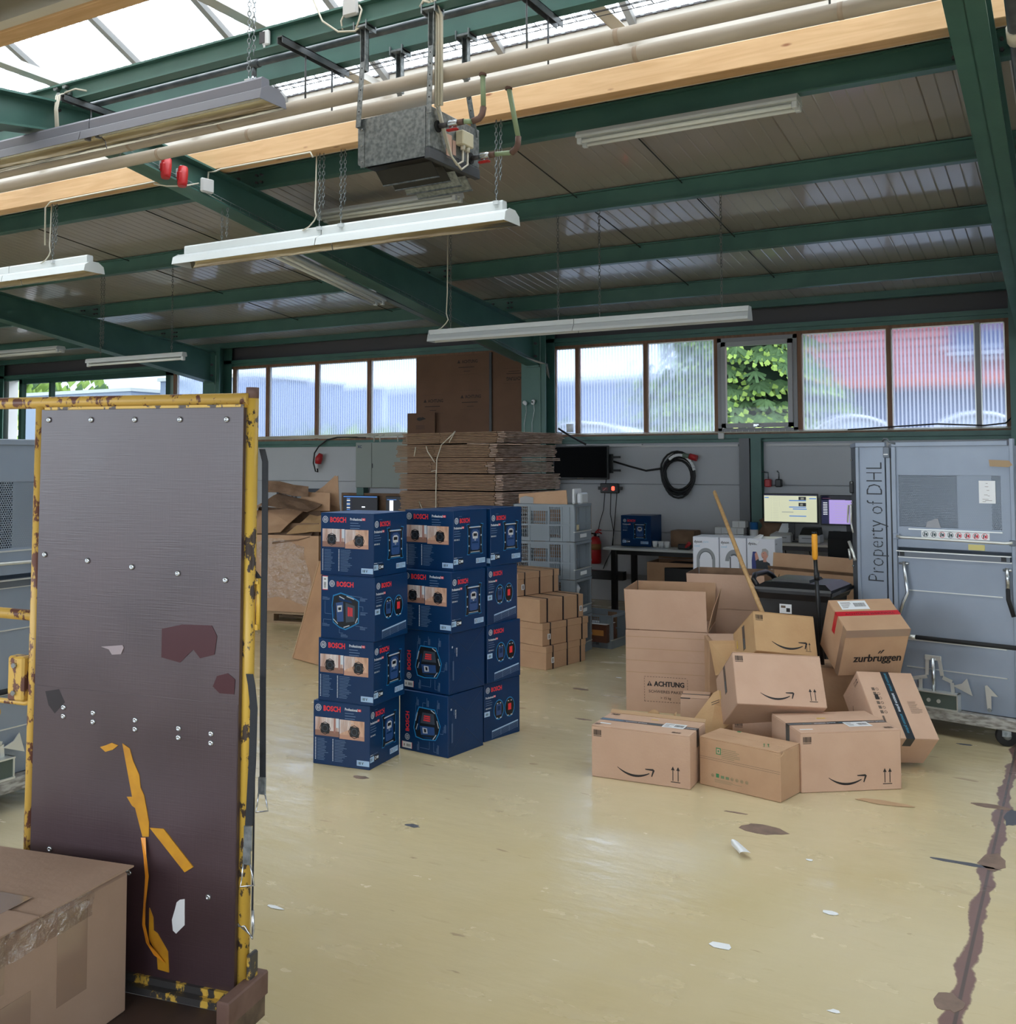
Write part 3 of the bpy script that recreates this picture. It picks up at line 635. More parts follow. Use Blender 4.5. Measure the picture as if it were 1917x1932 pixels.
# heater feed pipes with valves
for k, (ex, ey, ez, rx_, ry_, rz_) in enumerate(((-2.92, 4.49, 3.475, -2.66, 4.50, 3.715), (-2.915, 4.81, 3.385, -2.64, 4.74, 3.715))):
    R_ = thing('feed_pipe', ['upper pale green feed pipe with red valve on the heater', 'lower pale green feed pipe with red valve on the heater'][k], 'pipe')
    bx_ = rx_+(.02 if k else -.02)
    m = MB(); m.tube([(rx_, ry_, rz_), (bx_, ey+.05*(1-k), ez+.07)], .014, PALEG, n=12); m.tube([(ex+.15, ey, ez), (bx_-.05, ey+.02, ez)], .013, PALEG, n=12); stuff(m.build('pipe_run', R_))
    m = MB(); m.tube([(bx_, ey+.05*(1-k), ez+.075), (bx_-.002, ey+.04*(1-k), ez+.035), (bx_-.014, ey+.03*(1-k), ez+.012), (bx_-.05, ey+.02, ez)], .017, RUST, n=12)
    m.build('elbow', R_)
    m = MB(); m.tube([(rx_, ry_, rz_+.01), (rx_, ry_, rz_-.014)], .02, RUST, n=12); m.build('collar', R_)
    m = MB(); m.tube([(ex, ey, ez), (ex+.06, ey, ez)], .014, DARK, n=12); m.build('nipple', R_)
    m = MB(); m.tube([(ex+.05, ey, ez), (ex+.065, ey, ez), (ex+.085, ey, ez), (ex+.1, ey, ez), (ex+.115, ey, ez)], [.016, .02, .018, .02, .015], CHROME, n=10); m.tube([(ex+.115, ey, ez), (ex+.15, ey, ez)], .017, RUST, n=8); stuff(m.build('ball_valve', R_))
    m = MB(); m.tube([(ex+.08, ey, ez), (ex+.08, ey, ez-.028)], .006, CHROME); m.box((ex+.045, ey-.012, ez-.038), (ex+.115, ey+.012, ez-.026), RED, bev=.004); m.build('valve_lever', R_)
# four slotted hangers
for k, (x, y, x2, y2) in enumerate(((-3.365, 4.42, -3.39, 4.415), (-2.92, 4.42, -2.925, 4.41), (-3.39, 4.79, -3.40, 4.89), (-2.94, 4.79, -2.93, 4.89))):
    R_ = thing('heater_hanger', ['front left slotted steel hanger of the heater', 'front right slotted steel hanger of the heater beside the cables', 'rear left slotted steel hanger behind the pipes', 'rear right slotted steel hanger behind the pipes'][k], 'hanger', T(0, 0, 0))
    m = MB(); m.box((x-.045, y-.04, 4.065), (x+.045, y+.04, 4.08), GALV, bev=.003); m.box((x-.045, y-.045, 4.05), (x-.038, y+.045, 4.10), GALV); m.box((x+.038, y-.045, 4.05), (x+.045, y+.045, 4.10), GALV); stuff(m.build('beam_clamp', R_))
    zc = 3.83
    m = MB(); m.box((x-.018, y-.016, zc), (x-.014, y+.016, 4.07), GALV); m.box((x-.018, y+.012, zc), (x+.018, y+.016, 4.07), GALV); m.box((x+.014, y-.016, zc), (x+.018, y+.016, 4.07), GALV); m.build('upper_channel', R_)
    m = MB(); a = (x-.016, y-.018, zc+.05); b = (x2-.016, y2-.018, 3.52)
    for dx, dy, ww, dd in ((0, 0, .032, .003), (0, 0, .003, .03)):
        m.add([(a[0]+dx, a[1], a[2]), (a[0]+ww, a[1], a[2]), (a[0]+ww, a[1]+dd, a[2]), (a[0], a[1]+dd, a[2]), (b[0], b[1], b[2]), (b[0]+ww, b[1], b[2]), (b[0]+ww, b[1]+dd, b[2]), (b[0], b[1]+dd, b[2])], [(0,1,2,3),(7,6,5,4),(0,4,5,1),(1,5,6,2),(2,6,7,3),(3,7,4,0)], GALV)
    o = m.build('lower_angle', R_)
    for i in range(5):
        t = i/6+.1; s_ = MB(); s_.tube([(a[0]+.016+(b[0]-a[0])*t, a[1]+(b[1]-a[1])*t-.002, a[2]+(b[2]-a[2])*t), (a[0]+.016+(b[0]-a[0])*t, a[1]+(b[1]-a[1])*t-.0002, a[2]+(b[2]-a[2])*t)], .004, BLACK, n=8); s_.build('slot', o)
# cables at the heater hanger + junction boxes on the ridge beam
m = MB()
for k in range(3):
    x = -2.905+.018*k; m.tube([(x, 4.43, 3.56), (x, 4.43, 3.8), (x, 4.43, 4.06), (x-.02, 4.39, 4.11), (x-.05-.02*k, 4.385, 4.12), (x-.07-.01*k, 4.385, 4.09)] if k < 1 else [(x, 4.43, 3.56), (x, 4.43, 4.04), (x-.02, 4.385, 4.12), (x-.05, 4.385, 4.15), (x+.02, 4.385, 4.165), (x+.3, 4.385, 4.15), (x+2., 4.385, 4.17)], .0085, CABLE, n=6)
tag(stuff(m.build('cable_bundle')), 'beige cables running down the right heater hanger', 'cable')
PLG = mat('light_grey_plastic', rgb(196, 196, 196), .45)
def jbox(x, y, z, s, label, M=None):
    R_ = thing('junction_box', label, 'junction box', T(x, y, z))
    m = MB(); m.box((-s, -.035, -s), (s, -.004, s), PLG, bev=.01); m.build('housing', R_)
    m = MB(); m.box((-s*.9, -.042, -s*.9), (s*.9, -.034, s*.9), PLG, bev=.006); m.build('cover', R_); return R_
J = jbox(-3.43, 4.405, 4.19, .05, 'pale junction box on the ridge beam above the heater')
m = MB(); m.tube([(.055, -.02, 0), (.075, -.025, -.03), (.06, -.03, -.09), (.03, -.02, -.13)], .0055, CABLE); m.tube([(-.05, -.02, -.03), (-.07, -.02, -.06), (-.06, -.02, -.11)], .0055, CABLE); stuff(m.build('cable', J))
R_ = thing('sensor_box', 'small black and white sensor box on the ridge beam left of the chain', 'sensor', T(-4.06, 4.405, 4.15))
m = MB(); m.box((-.015, -.03, -.045), (.035, -.002, .045), WHITE, bev=.008); m.build('housing', R_); m = MB(); m.box((-.03, -.034, -.035), (.012, -.029, .035), DARK, bev=.003); m.build('lens_plate', R_); m = MB(); m.box((.0, -.03, -.06), (.012, -.01, -.045), WHITE); m.build('bracket', R_)
m = MB(); m.tube([(-3.72, 4.40, 4.6), (-3.70, 4.38, 4.3), (-3.62, 4.37, 4.15), (-3.5, 4.36, 4.06), (-3.40, 4.38, 4.05), (-3.36, 4.4, 4.09)], .0055, CABLE); tag(m.build('loose_cable'), 'loose beige cable sagging from the skylight to the heater hanger', 'cable')
m = MB(); m.tube([(-3.18, 4.405, 4.225), (-3.18, 4.398, 4.225)], .010, WHITE, n=12); m.tube([(-3.12, 4.41, 4.225), (-3.12, 4.38, 4.215)], .008, RUST, n=8); stuff(m.build('bolt_stub', RB))
m = MB()
for k in range(3): m.tube([(-5.90+.05*k, 4.40, 4.15), (-5.86+.02*k, 4.36, 4.12), (-5.83+.012*k, 4.33, 4.02), (-5.80+.012*k, 4.32, 3.85)], .006, CABLE)
m.tube([(-5.80, 4.38, 4.14), (-5.7, 4.385, 4.15), (-5.6, 4.39, 4.12)], .006, CABLE)
m.tube([(-5.832, 4.34, 4.01), (-5.79, 4.34, 4.01)], .011, BLACK, n=6); tag(stuff(m.build('cable_bundle')), 'beige cables tied with a black strap at the bolted rafter joint', 'cable')
# services on the centre rafter
def onraf(y, dx, dz): 
    t = (y-RIDGE)/(YW-.34-RIDGE); return (RX[2]+dx, y, 3.92+(2.885-3.92)*t+.014+dz)
m = MB()
for k in range(7):
    dx = .022+.009*k; m.tube([onraf(4.85, dx, .006+.003*(k % 2))]+[onraf(5.0+i*.37, dx+.004*sin(i*1.7+k), .008+.005*sin(i*2.1+k*2)) for i in range(17)]+[(RX[2]+.12+.01*k, 11.3, 2.90), (RX[2]+.15+.006*k, 11.34, 2.78-.01*k)], .0045, CABLE if k % 3 else DPIPE, n=5)
tag(stuff(m.build('cable_run')), 'beige cables lying along the lower flange of the centre rafter', 'cable')
m = MB()
for k in range(60):
    y = 5.0+k*.105; m.tube([onraf(y, .012, .0), onraf(y, .012, .022), ], .0018, GALV, n=4); m.tube([onraf(y, .088, .0), onraf(y, .088, .03), onraf(y+.03, .088, .03)], .0018, GALV, n=4)
m.tube([onraf(4.9, .088, .03), onraf(11.2, .088, .03)], .002, GALV, n=4); tag(stuff(m.build('wire_tray')), 'wire tray holding the cables on the centre rafter', 'cable tray')
for k, y in enumerate((5.28, 5.44)):
    p = onraf(y, .075, 0); R_ = thing('power_socket', ['red industrial socket on the centre rafter, farther from the white box', 'red industrial socket on the centre rafter, beside the white box'][k], 'socket', T(*p))
    m = MB(); m.box((-.03, -.03, .0), (.02, .035, .10), WHITE, bev=.006); m.build('back_box', R_)
    m = MB(); m.tube([(.02, 0, .105), (.028, -.012, .05), (.034, -.02, -.02), (.036, -.022, -.045)], [.036, .04, .037, .031], RED, n=8); m.box((.0, -.055, -.01), (.05, .0, .07), RED, bev=.012); m.build('socket_body', R_)
    m = MB(); m.tube([(0, 0, .1), (-.005, 0, .125)], .011, WHITE); m.build('cable_gland', R_)
J = jbox(*onraf(5.66, .085, .05), .055, 'white junction box on the centre rafter beside the red sockets'); J.matrix_world = T(*onraf(5.66, .10, .05)) @ Rz(radians(80))
m = MB(); m.tube([onraf(5.6, .09, .05), onraf(5.45, .1, -.03), onraf(5.35, .02, -.06), onraf(5.3, -.06, -.05)], .006, CABLE); tag(m.build('loose_cable'), 'loose beige cable looping under the centre rafter by the junction box', 'cable')
m = MB(); m.tube([onraf(5.72, .06, .08), onraf(5.74, .05, .2), (RX[2]+.1, 5.76, 3.96), (RX[2]+.15, 5.77, 3.975), (-5.0, 5.765, 3.97), (-4.88, 5.765, 3.97), (-4.86, 5.77, 3.93)], .007, CABLE, n=6); tag(m.build('light_cable'), 'beige cable from the centre rafter along the timber beam to the lamp chain', 'cable')
m = MB(); m.tube([(-6.05, 5.765, 3.975), (-7.8, 5.765, 3.97), (-7.87, 5.77, 3.93), (-7.88, 5.78, 3.6)], .007, CABLE, n=6); tag(m.build('light_cable'), 'beige cable along the timber beam to the left lamp chain', 'cable')
# ------------------------------------------------------------------ reflector luminaires
def luminaire(name, label, x0, x1, y, z, kind, joints=(), rz=0., enamel=None, dz=0.):
    """x0..x1 along the hall; z = top of the channel"""
    en = enamel or LAMPW; L = x1-x0; R_ = thing(name, label, 'light', T(x0, y, z) @ Rz(rz) @ Ry(-atan2(dz, L)))
    if kind == 'reflector':
        cuts = [0]+list(joints)+[L]
        for a, b in zip(cuts, cuts[1:]):
            g = .004
            m = MB(); m.prism([(-.032, -.065), (.032, -.065), (.032, -.012), (.026, 0), (-.026, 0), (-.032, -.012)], a+(.06 if a == 0 else g), b-(.06 if b == L else g), en); m.build('channel', R_)
            m = MB(); out = [(-.032, -.066), (-.095, -.10), (-.108, -.155), (-.104, -.155), (-.091, -.103), (-.032, -.070), (.032, -.070), (.091, -.103), (.104, -.155), (.108, -.155), (.095, -.10), (.032, -.066)]
            m.prism(out, a+g, b-g, en); m.build('reflector_shell', R_)
            m = MB(); prof = [(-.1035, -.1555), (-.090, -.112), (-.05, -.085), (0, -.078), (.05, -.085), (.090, -.112), (.1035, -.1555)]; k = len(prof)
            m.add([(a+g, u, v) for u, v in prof]+[(b-g, u, v) for u, v in prof], [(i, k+i, k+i+1, i+1) for i in range(k-1)], MIRROR, None, True); m.build('mirror', R_)
            m = MB(); m.tube([(a+.05, 0, -.105), (b-.05, 0, -.105)], .013, TUBE, n=10); m.build('fluorescent_tube', R_)
            for e in (a+.05, b-.05):
                m = MB(); m.box((e-.012, -.018, -.125), (e+.012, .018, -.078), en, bev=.003); m.build('lamp_holder', R_)
        for e, s_ in ((0, 1), (L-.004, 1)):
            m = MB(); m.prism([(-.108, -.157), (.108, -.157), (.095, -.098), (.04, -.064), (-.04, -.064), (-.095, -.098)], e, e+.004, en); m.build('end_cap', R_)
    elif kind == 'channel':
        cuts = [0]+list(joints)+[L]
        for a, b in zip(cuts, cuts[1:]):
            g = .003; m = MB(); m.prism([(-.035, -.045), (.035, -.045), (.038, -.03), (.038, -.004), (-.038, -.004), (-.038, -.03)], a+g, b-g, en); m.build('channel', R_)
            m = MB(); m.prism([(-.035, -.047), (.035, -.047), (.062, -.085), (.068, -.108), (.060, -.108), (.03, -.06), (-.03, -.06), (-.060, -.108), (-.068, -.108), (-.062, -.085)], a+g, b-g, en); m.build('reflector_shell', R_)
            m = MB(); m.tube([(a+.05, 0, -.085), (b-.05, 0, -.085)], .013, TUBE, n=10); m.build('fluorescent_tube', R_)
        for e in (0, L-.004):
            m = MB(); m.prism([(-.068, -.11), (.068, -.11), (.064, -.085), (.038, -.004), (-.038, -.004), (-.064, -.085)], e, e+.004, en); m.build('end_cap', R_)
    else:
        n = 2 if kind == 'twin' else 1; hw = .075 if n == 2 else .035
        m = MB(); m.prism([(-hw*.75, 0), (hw*.75, 0), (hw, -.03), (hw, -.045), (-hw, -.045), (-hw, -.03)], 0, L, en); m.build('batten', R_)
        for k in range(n):
            yy = (k-.5)*.085 if n == 2 else 0
            m = MB(); m.tube([(.03, yy, -.068), (L-.03, yy, -.068)], .014, TUBE, n=10); m.build('fluorescent_tube', R_)
            for e in (.02, L-.02):
                m = MB(); m.box((e-.018, yy-.018, -.086), (e+.018, yy+.018, -.044), en, bev=.005); m.build('lamp_holder', R_)
    return R_
def hang(lamp, x, y, z0, z1, label, double=False, cable=False, mm=None):
    R_ = thing('lamp_chain', label, 'chain', T(x, y, z1)); m = MB()
    chain(m, (0, 0, 0), (0, 0, z0-z1), mm or GALV, .034, .0026); stuff(m.build('links', R_))
    if double: m = MB(); chain(m, (.025, .01, .12), (.03, .01, z0-z1), mm or GALV, .034, .0026); stuff(m.build('loose_links', R_))
    m = MB(); m.tube([(0, 0, .0), (0, 0, -.025)], .003, CHROME, n=5); m.box((-.02, -.015, -.045), (.02, .015, -.02), LAMPG); stuff(m.build('hook', R_))
    if cable: m = MB(); m.tube([(-.03, 0, z0-z1), (-.035, 0, .3), (-.045, 0, .12), (-.02, -.01, .06), (-.05, 0, .03), (-.1, 0, -.01), (-.16, 0, -.03)], .0055, CABLE); m.build('cable', R_)
    return R_
A = luminaire('pendant_light', 'white reflector light with painted-in grey shade hanging upper left before the ridge beams', -6.9, -3.865, 4.25, 3.845, 'reflector', (1.55,), enamel=mat('painted_shade_enamel', rgb(122, 122, 132), .45))  # white enamel, its shade painted in as a darker grey
hang(A, -4.05, 4.25, 4.6, 3.88, 'long doubled chain at the top edge holding the reflector light with painted-in shade', True)
B = luminaire('pendant_light', 'white reflector light below the unit heater over the centre rafter', -6.33, -3.26, 5.9, 3.44, 'reflector', (1.47,), dz=-.0)
for x, dbl, cb_, l in ((-4.87, True, True, 'left doubled chain with cable above the middle of the white reflector light'), (-4.67, True, False, 'middle chain just right of the cabled chain'), (-3.36, True, False, 'chain beside the heater valves at the right end of the white reflector light')): hang(B, x, 5.86, 3.985, 3.455, l, dbl, cb_)
R_ = thing('loose_chain', 'short looped spare chain hanging under the rafter junction box', 'chain', T(*onraf(5.92, .02, -.02))); m = MB(); chain(m, (0, 0, 0), (0, 0, -.26), GALV, .03); chain(m, (.06, 0, .02), (.05, 0, -.24), GALV, .03); stuff(m.build('links', R_)); m = MB(); m.tube([(0, 0, -.25), (0, 0, -.36)], .0025, GALV, n=4); m.build('hook_wire', R_)
Dl = luminaire('pendant_light', 'white reflector light cut by the left edge with its end cap in view', -9.6, -7.38, 5.9, 3.49, 'reflector', (1.1,))
hang(Dl, -7.88, 5.86, 3.985, 3.50, 'doubled chain with cable above the left-edge white light', True, True)
C_ = luminaire('pendant_light', 'long narrow white light hanging before the window wall', -5.08, -2.17, 7.67, 2.88, 'channel', (1.44,), enamel=LAMPG)
DKC = mat('dull_chain_steel', rgb(110, 112, 110), .5, .5)
for x, l, cbl in ((-4.87, 'thin chain with cable at the left end of the long narrow light', True), (-3.80, 'thin chain left of the joint in the long narrow light', False), (-3.42, 'thin chain right of the joint in the long narrow light', False), (-2.39, 'thin chain at the right end of the long narrow light', False)): hang(C_, x, 7.67, 3.768, 2.90, l, False, cbl, DKC)
E_ = luminaire('batten_light', 'slim single-tube batten light hanging at left before the bright opening', -9.68, -8.17, 7.67, 2.85, 'single', enamel=LAMPG)
for x, l, dbl in ((-9.47, 'thin looped chain on the left end of the slim batten light', True), (-8.36, 'thin chain on the right end of the slim batten light', False)): hang(E_, x, 7.67, 3.768, 2.87, l, dbl, False, DKC)
luminaire('batten_light', 'twin-tube batten light fixed under the roof right of the heater', -2.92, -1.44, 6.24, 3.925, 'twin', enamel=LAMPG)
luminaire('batten_light', 'twin-tube batten light under the roof directly behind the heater', -5.80, -4.36, 7.0, 3.90, 'twin', enamel=LAMPG)
luminaire('batten_light', 'twin-tube batten light under the roof at the left edge', -13.6, -12.0, 9.08, 3.27, 'twin', enamel=LAMPG)
luminaire('batten_light', 'twin-tube batten light under the roof at the left edge, nearer than the other', -13.4, -11.9, 7.67, 3.44, 'twin', enamel=LAMPG)
R_ = luminaire('batten_light', 'twin-tube batten light fixed along the left side of the centre rafter', 0, 1.65, 0, 0, 'twin', enamel=LAMPG)
R_.matrix_world = T(-6.14, 6.72, 3.60) @ Rz(pi/2) @ Ry(atan2(.24, 1.6))
m = MB(); m.add([(-6.16, 8.3, 3.36), (-6.08, 8.3, 3.36), (-6.08, 11.2, 2.95), (-6.16, 11.2, 2.95), (-6.16, 8.3, 3.43), (-6.08, 8.3, 3.43), (-6.08, 11.2, 3.02), (-6.16, 11.2, 3.02)], [(0,3,2,1),(4,5,6,7),(0,1,5,4),(1,2,6,5),(2,3,7,6),(3,0,4,7)], mat('blue_grey_rail', rgb(104, 118, 128), .5)); tag(m.build('mounting_rail'), 'blue grey mounting rail beyond the batten light on the centre rafter', 'rail')
# services down the right rafter
R_ = thing('down_pipe', 'dark steel pipe with valves beside the right rafter', 'pipe', T(0, 0, 0))
m = MB(); m.tube([(-.22, 4.3, 4.0), (-.22, 5.4, 3.80), (-.22, 5.9, 3.72), (-.21, 8, 3.30), (-.2, 11.2, 2.9)], .035, DPIPE, n=12); m.build('pipe_run', R_)
m = MB(); m.tube([(-.10, 4.75, 4.0), (-.12, 5.2, 3.85), (-.13, 5.5, 3.80), (-.16, 7.5, 3.45)], .02, CHROME, n=10); m.build('thin_pipe', R_)
m = MB(); m.tube([(-.222, 5.45, 3.792), (-.222, 5.56, 3.774)], .042, CABLE, n=12); m.build('pipe_collar', R_)
m = MB(); m.tube([(-.105, 4.95, 3.93), (-.115, 5.1, 3.88)], .034, CHROME, n=8); m.build('valve_body', R_)
# ================================================================== PLYWOOD CART, CAGES
# local frame of the cart: origin at the right bottom corner of the plywood wall, x to the right along the wall, y away from the camera
ca = radians(10.2)
CM = T(-2.009, 2.086, 0) @ Rz(ca) @ Ry(.007)
cart = thing('platform_cart', 'yellow-framed platform cart with tall dark red-brown plywood wall', 'cart', CM)
Z0 = .262; PW = .693
m = MB(); m.box((-PW, 0, Z0+.02), (0, .012, 1.85), PLY); m.box((-PW, -.001, Z0+.02), (-.002, .0, 1.045), PLY); wallp = m.build('plywood_wall', cart)
scr = [(-.665+.153*k, 1.82-.001*k) for k in range(5)]+[(-.668+.155*k, 1.425-.012*k) for k in range(5)]
scr += [(-.585+dx, z) for dx, z in ((0, .99), (0, .965), (.105, .983), (.105, .958), (.25, .975), (.25, .95), (.395, .965), (.395, .94), (.50, .96), (.50, .935))]+[(-.622, .585), (-.345, .555), (-.085, .525)]
s0 = None
for x, z in scr:
    if s0 is None:
        m = MB(); m.lathe([(.0085, 0), (.008, .003), (.005, .0045), (.0035, .0045), (.003, .003), (0, .003)], CHROME, 14, Rx(pi/2)); s0 = m.build('screw_head', wallp); s0.location = (x, -.0005, z)
    else:
        c = s0.copy(); COL.objects.link(c); c.location = (x, -.0005, z)
def decal(pts, mt, name, label, lift=.0015):
    m = MB(); m.add([(x, -lift, z) for x, z in pts]+[(x, -.0004, z) for x, z in pts], [tuple(range(len(pts)))]+[(i, len(pts)+i, len(pts)+(i+1) % len(pts), (i+1) % len(pts)) for i in range(len(pts))], mt); o = m.build(name, wallp); o['label'] = label; return o
decal([(-0.252, 1.2339), (-0.1839, 1.2494), (-0.0892, 1.2519), (-0.0716, 1.2242), (-0.079, 1.1735), (-0.1249, 1.1605), (-0.1477, 1.1835), (-0.1902, 1.1445), (-0.2519, 1.1549)], PLYRED, 'red_stain', 'dark glossy red stain')
decal([(-0.0694, 1.117), (-0.0358, 1.1265), (-0.0121, 1.1112), (-0.0146, 1.0713), (-0.06, 1.0706), (-0.0823, 1.0875)], PLYRED, 'red_stain', 'smaller dark red stain at the edge')
decal([(-0.4567, 1.1712), (-0.3835, 1.1803), (-0.3797, 1.1731), (-0.3883, 1.1548), (-0.4193, 1.1513), (-0.4307, 1.1654)], mat('torn_label_grey', rgb(152, 138, 140), .7), 'torn_label', 'torn grey label remnant', .002)
decal([(-0.6528, 1.0307), (-0.6033, 1.0406), (-0.5812, 1.0045), (-0.6163, 0.9699), (-0.64, 0.9922)], PLYDARK, 'grime_patch', 'black grime patch', .0012)
decal([(-0.1855, 0.497), (-0.1754, 0.5055), (-0.16, 0.5091), (-0.1585, 0.4402), (-0.1853, 0.4136), (-0.1958, 0.4205), (-0.1999, 0.4482), (-0.1903, 0.4779)], WHITE, 'torn_label', 'white torn label', .002)
TAPEO = mat('orange_adhesive_tape', rgb(196, 140, 32), .45, noise=(20, .35, .7), col2=rgb(176, 122, 34)); TAPEO2 = mat('bright_orange_tape', rgb(222, 140, 38), .4)
decal([(-0.4524, 0.8902), (-0.4342, 0.8963), (-0.4125, 0.9057), (-0.3905, 0.9004), (-0.4083, 0.887), (-0.4337, 0.8786)], TAPEO, 'tape_scrap', 'small orange tape scrap', .003)
decal([(-0.3762, 0.9076), (-0.3506, 0.8954), (-0.3389, 0.8628), (-0.3165, 0.8257), (-0.312, 0.7927), (-0.2991, 0.7724), (-0.2813, 0.702), (-0.2803, 0.6618), (-0.3015, 0.6592), (-0.34, 0.7679)], TAPEO, 'tape_strip', 'long torn orange tape strip', .003)
decal([(-0.3578, 0.7616), (-0.3399, 0.7636), (-0.3266, 0.733), (-0.3392, 0.7389)], TAPEO, 'tape_scrap', 'orange tape sliver', .002)
decal([(-0.2774, 0.6866), (-0.2318, 0.6892), (-0.133, 0.599), (-0.16, 0.5813)], TAPEO, 'tape_strip', 'slanting orange tape strip', .004)
m = MB()
pts = [(-0.2979, 0.6567), (-0.2844, 0.6152), (-0.2742, 0.559), (-0.2759, 0.4871), (-0.2797, 0.4293), (-0.2645, 0.3816), (-0.2409, 0.3497), (-0.2162, 0.3324)]
ww = [.016, .015, .012, .012, .010, .016, .018, .008]
vs = []; 
for i, (x, z) in enumerate(pts): y = -.004-.014*sin(pi*i/7); vs += [(x-ww[i]/2, y, z), (x+ww[i]/2, y-.006*(i % 2), z+.002)]
m.add(vs, [(2*i, 2*i+1, 2*i+3, 2*i+2) for i in range(7)], TAPEO2); o = m.build('tape_curl', wallp); o['label'] = 'twisted hanging orange tape'
decal([(-0.2737, 0.4702), (-0.2608, 0.4464), (-0.2582, 0.4111), (-0.2458, 0.4058), (-0.21, 0.3617), (-0.2052, 0.3073), (-0.2417, 0.3099), (-0.2462, 0.3489), (-0.2734, 0.3874)], TAPEO, 'tape_strip', 'lowest orange tape strip', .003)
# frame
m = MB(); m.tube([(.004, .033, .28), (.006, .033, 1.875)], .0175, YPAINT, n=18); o = m.build('post', cart); 
m = MB(); m.tube([(.004, .033, .28), (.004, .033, .9)], .0168, YWORN, n=18); o = m.build('post_lower_wear', cart); o['label'] = 'scraped grey lower part of the yellow post'
m = MB(); m.tube([(.006, .033, 1.875), (.006, .033, 1.905)], .0178, RUST, n=18); m.build('post_cap', cart)
m = MB(); m.tube([(-PW-.022, .015, .30), (-PW-.018, .015, 1.86)], .014, YPAINT2, n=14); m.build('post', cart)
m = MB(); m.tube([(-1.4, .02, 1.872), (-.0+.005, .02, 1.872)], .0175, YPAINT2, n=14); m.build('top_rail', cart)
m = MB(); m.box((-PW+.01, .0, 1.848), (.0, .02, 1.857), YPAINT); m.build('top_angle', cart)
m = MB(); m.tube([(-1.4, .02, 1.255), (-PW-.02, .02, 1.242)], .016, YPAINT2, n=14); m.build('middle_rail', cart)
m = MB(); m.tube([(-1.4, .02, .99), (-PW-.05, .02, .985), (-PW-.02, .02, 1.0)], .008, YPAINT2, n=8); m.build('lower_rail', cart)
m = MB(); m.box((-PW-.095, -.01, .995), (-PW-.035, .03, 1.125), YPAINT2, bev=.006); o = m.build('latch_plate', cart)
for z in (1.02, 1.10): q = MB(); q.tube([(-PW-.065, -.018, z), (-PW-.065, -.01, z)], .008, CHROME, n=6); q.build('bolt', o)
m = MB(); m.tube([(-PW-.16, -.03, .955), (-PW-.11, -.03, .965)], .017, YPAINT2, n=12); m.build('tube_stub', cart)
m = MB(); m.box((-PW-.02, -.012, .268), (.015, .008, .288), YWORN); m.build('bottom_angle', cart)
m = MB(); m.box((-PW-.02, -.035, .252), (.015, -.012, .27), YWORN); m.build('platform_edge', cart)
m = MB(); m.box((.012, -.10, .25), (.05, .09, .315), RUST, bev=.004); m.box((.022, .02, .27), (.036, .06, .38), YWORN, bev=.004); stuff(m.build('corner_bracket', cart))
RBR = mat('dark_worn_platform_board', rgb(72, 54, 46), .6, noise=(6, .35, .7), col2=rgb(48, 36, 32))
m = MB(); m.box((-1.35, -1.15, .222), (.005, -.035, .252), RBR, bev=.002); m.build('platform_board', cart)
m = MB(); m.box((.005, -1.15, .195), (.048, .08, .256), mat('worn_timber_edge', rgb(112, 92, 74), .7, noise=(12, .4, .65), col2=rgb(66, 54, 46)), bev=.004); m.build('platform_side_rail', cart)
m = MB(); m.box((-1.35, -1.12, .17), (.0, .05, .222), DARK); m.build('underframe', cart)
for i, (x, y) in enumerate(((-.06, -.08), (-.06, -1.02), (-1.25, -.08), (-1.25, -1.02))):
    m = MB(); m.tube([(x-.022, y, .085), (x+.022, y, .085)], .085, RUBBER, n=20); o = m.build('wheel', cart); m = MB(); m.box((x-.035, y-.03, .08), (x-.026, y+.03, .18), GALV); m.box((x+.026, y-.03, .08), (x+.035, y+.03, .18), GALV); m.box((x-.035, y-.04, .17), (x+.035, y+.04, .18), GALV); stuff(m.build('wheel_fork', o))
# straps at the post
STR = mat('black_webbing', rgb(30, 33, 38), .7, bump=(120, .15))
def ribbon(pts, w, mt, m, t=.002, wd=(1, 0, 0)):
    wv = Vector(wd).normalized()*w/2; vs = []
    for p in pts: p = Vector(p); vs += [tuple(p-wv), tuple(p+wv), tuple(p+wv+Vector((0, t, 0))), tuple(p-wv+Vector((0, t, 0)))]
    n = len(pts); fs = [(4*i+k, 4*i+(k+1) % 4, 4*i+4+(k+1) % 4, 4*i+4+k) for i in range(n-1) for k in range(4)]+[(3, 2, 1, 0), (4*n-4, 4*n-3, 4*n-2, 4*n-1)]
    m.add(vs, fs, mt)
def hook(m, x, y, z, s=1.):
    m.box((x-.012, y-.003, z-.002), (x+.012, y+.003, z+.045), GALV, bev=.002)
    m.tube([(x-.011, y, z), (x-.014, y, z-.03*s), (x-.016, y-.004, z-.05*s), (x+.022*s, y-.004, z-.042*s), (x+.016*s, y-.002, z-.022*s), (x+.01, y, z)], .0022, CHROME, n=6)
S1 = thing('tension_strap', 'long black webbing strap hanging right of the yellow cart post, ending in a wire hook', 'strap', CM @ T(-.034, 0, 0))
m = MB(); ribbon([(.062, .05, 1.735), (.072, .05, 1.70), (.078, .045, 1.5), (.079, .045, 1.1), (.083, .045, .84)], .017, STR, m, wd=(1, .2, 0)); m.build('webbing', S1)
m = MB(); hook(m, .082, .045, .80); stuff(m.build('hook', S1))
S2 = thing('tension_strap', 'shorter wider black strap beside the post with a perforated steel end and hook', 'strap', CM @ T(-.020, 0, 0))
m = MB(); ribbon([(.055, -.005, 1.13), (.062, -.005, 1.10), (.070, -.005, 1.04), (.068, -.005, .9), (.060, -.005, .73)], .020, STR, m, wd=(1, .2, 0)); m.build('webbing', S2)
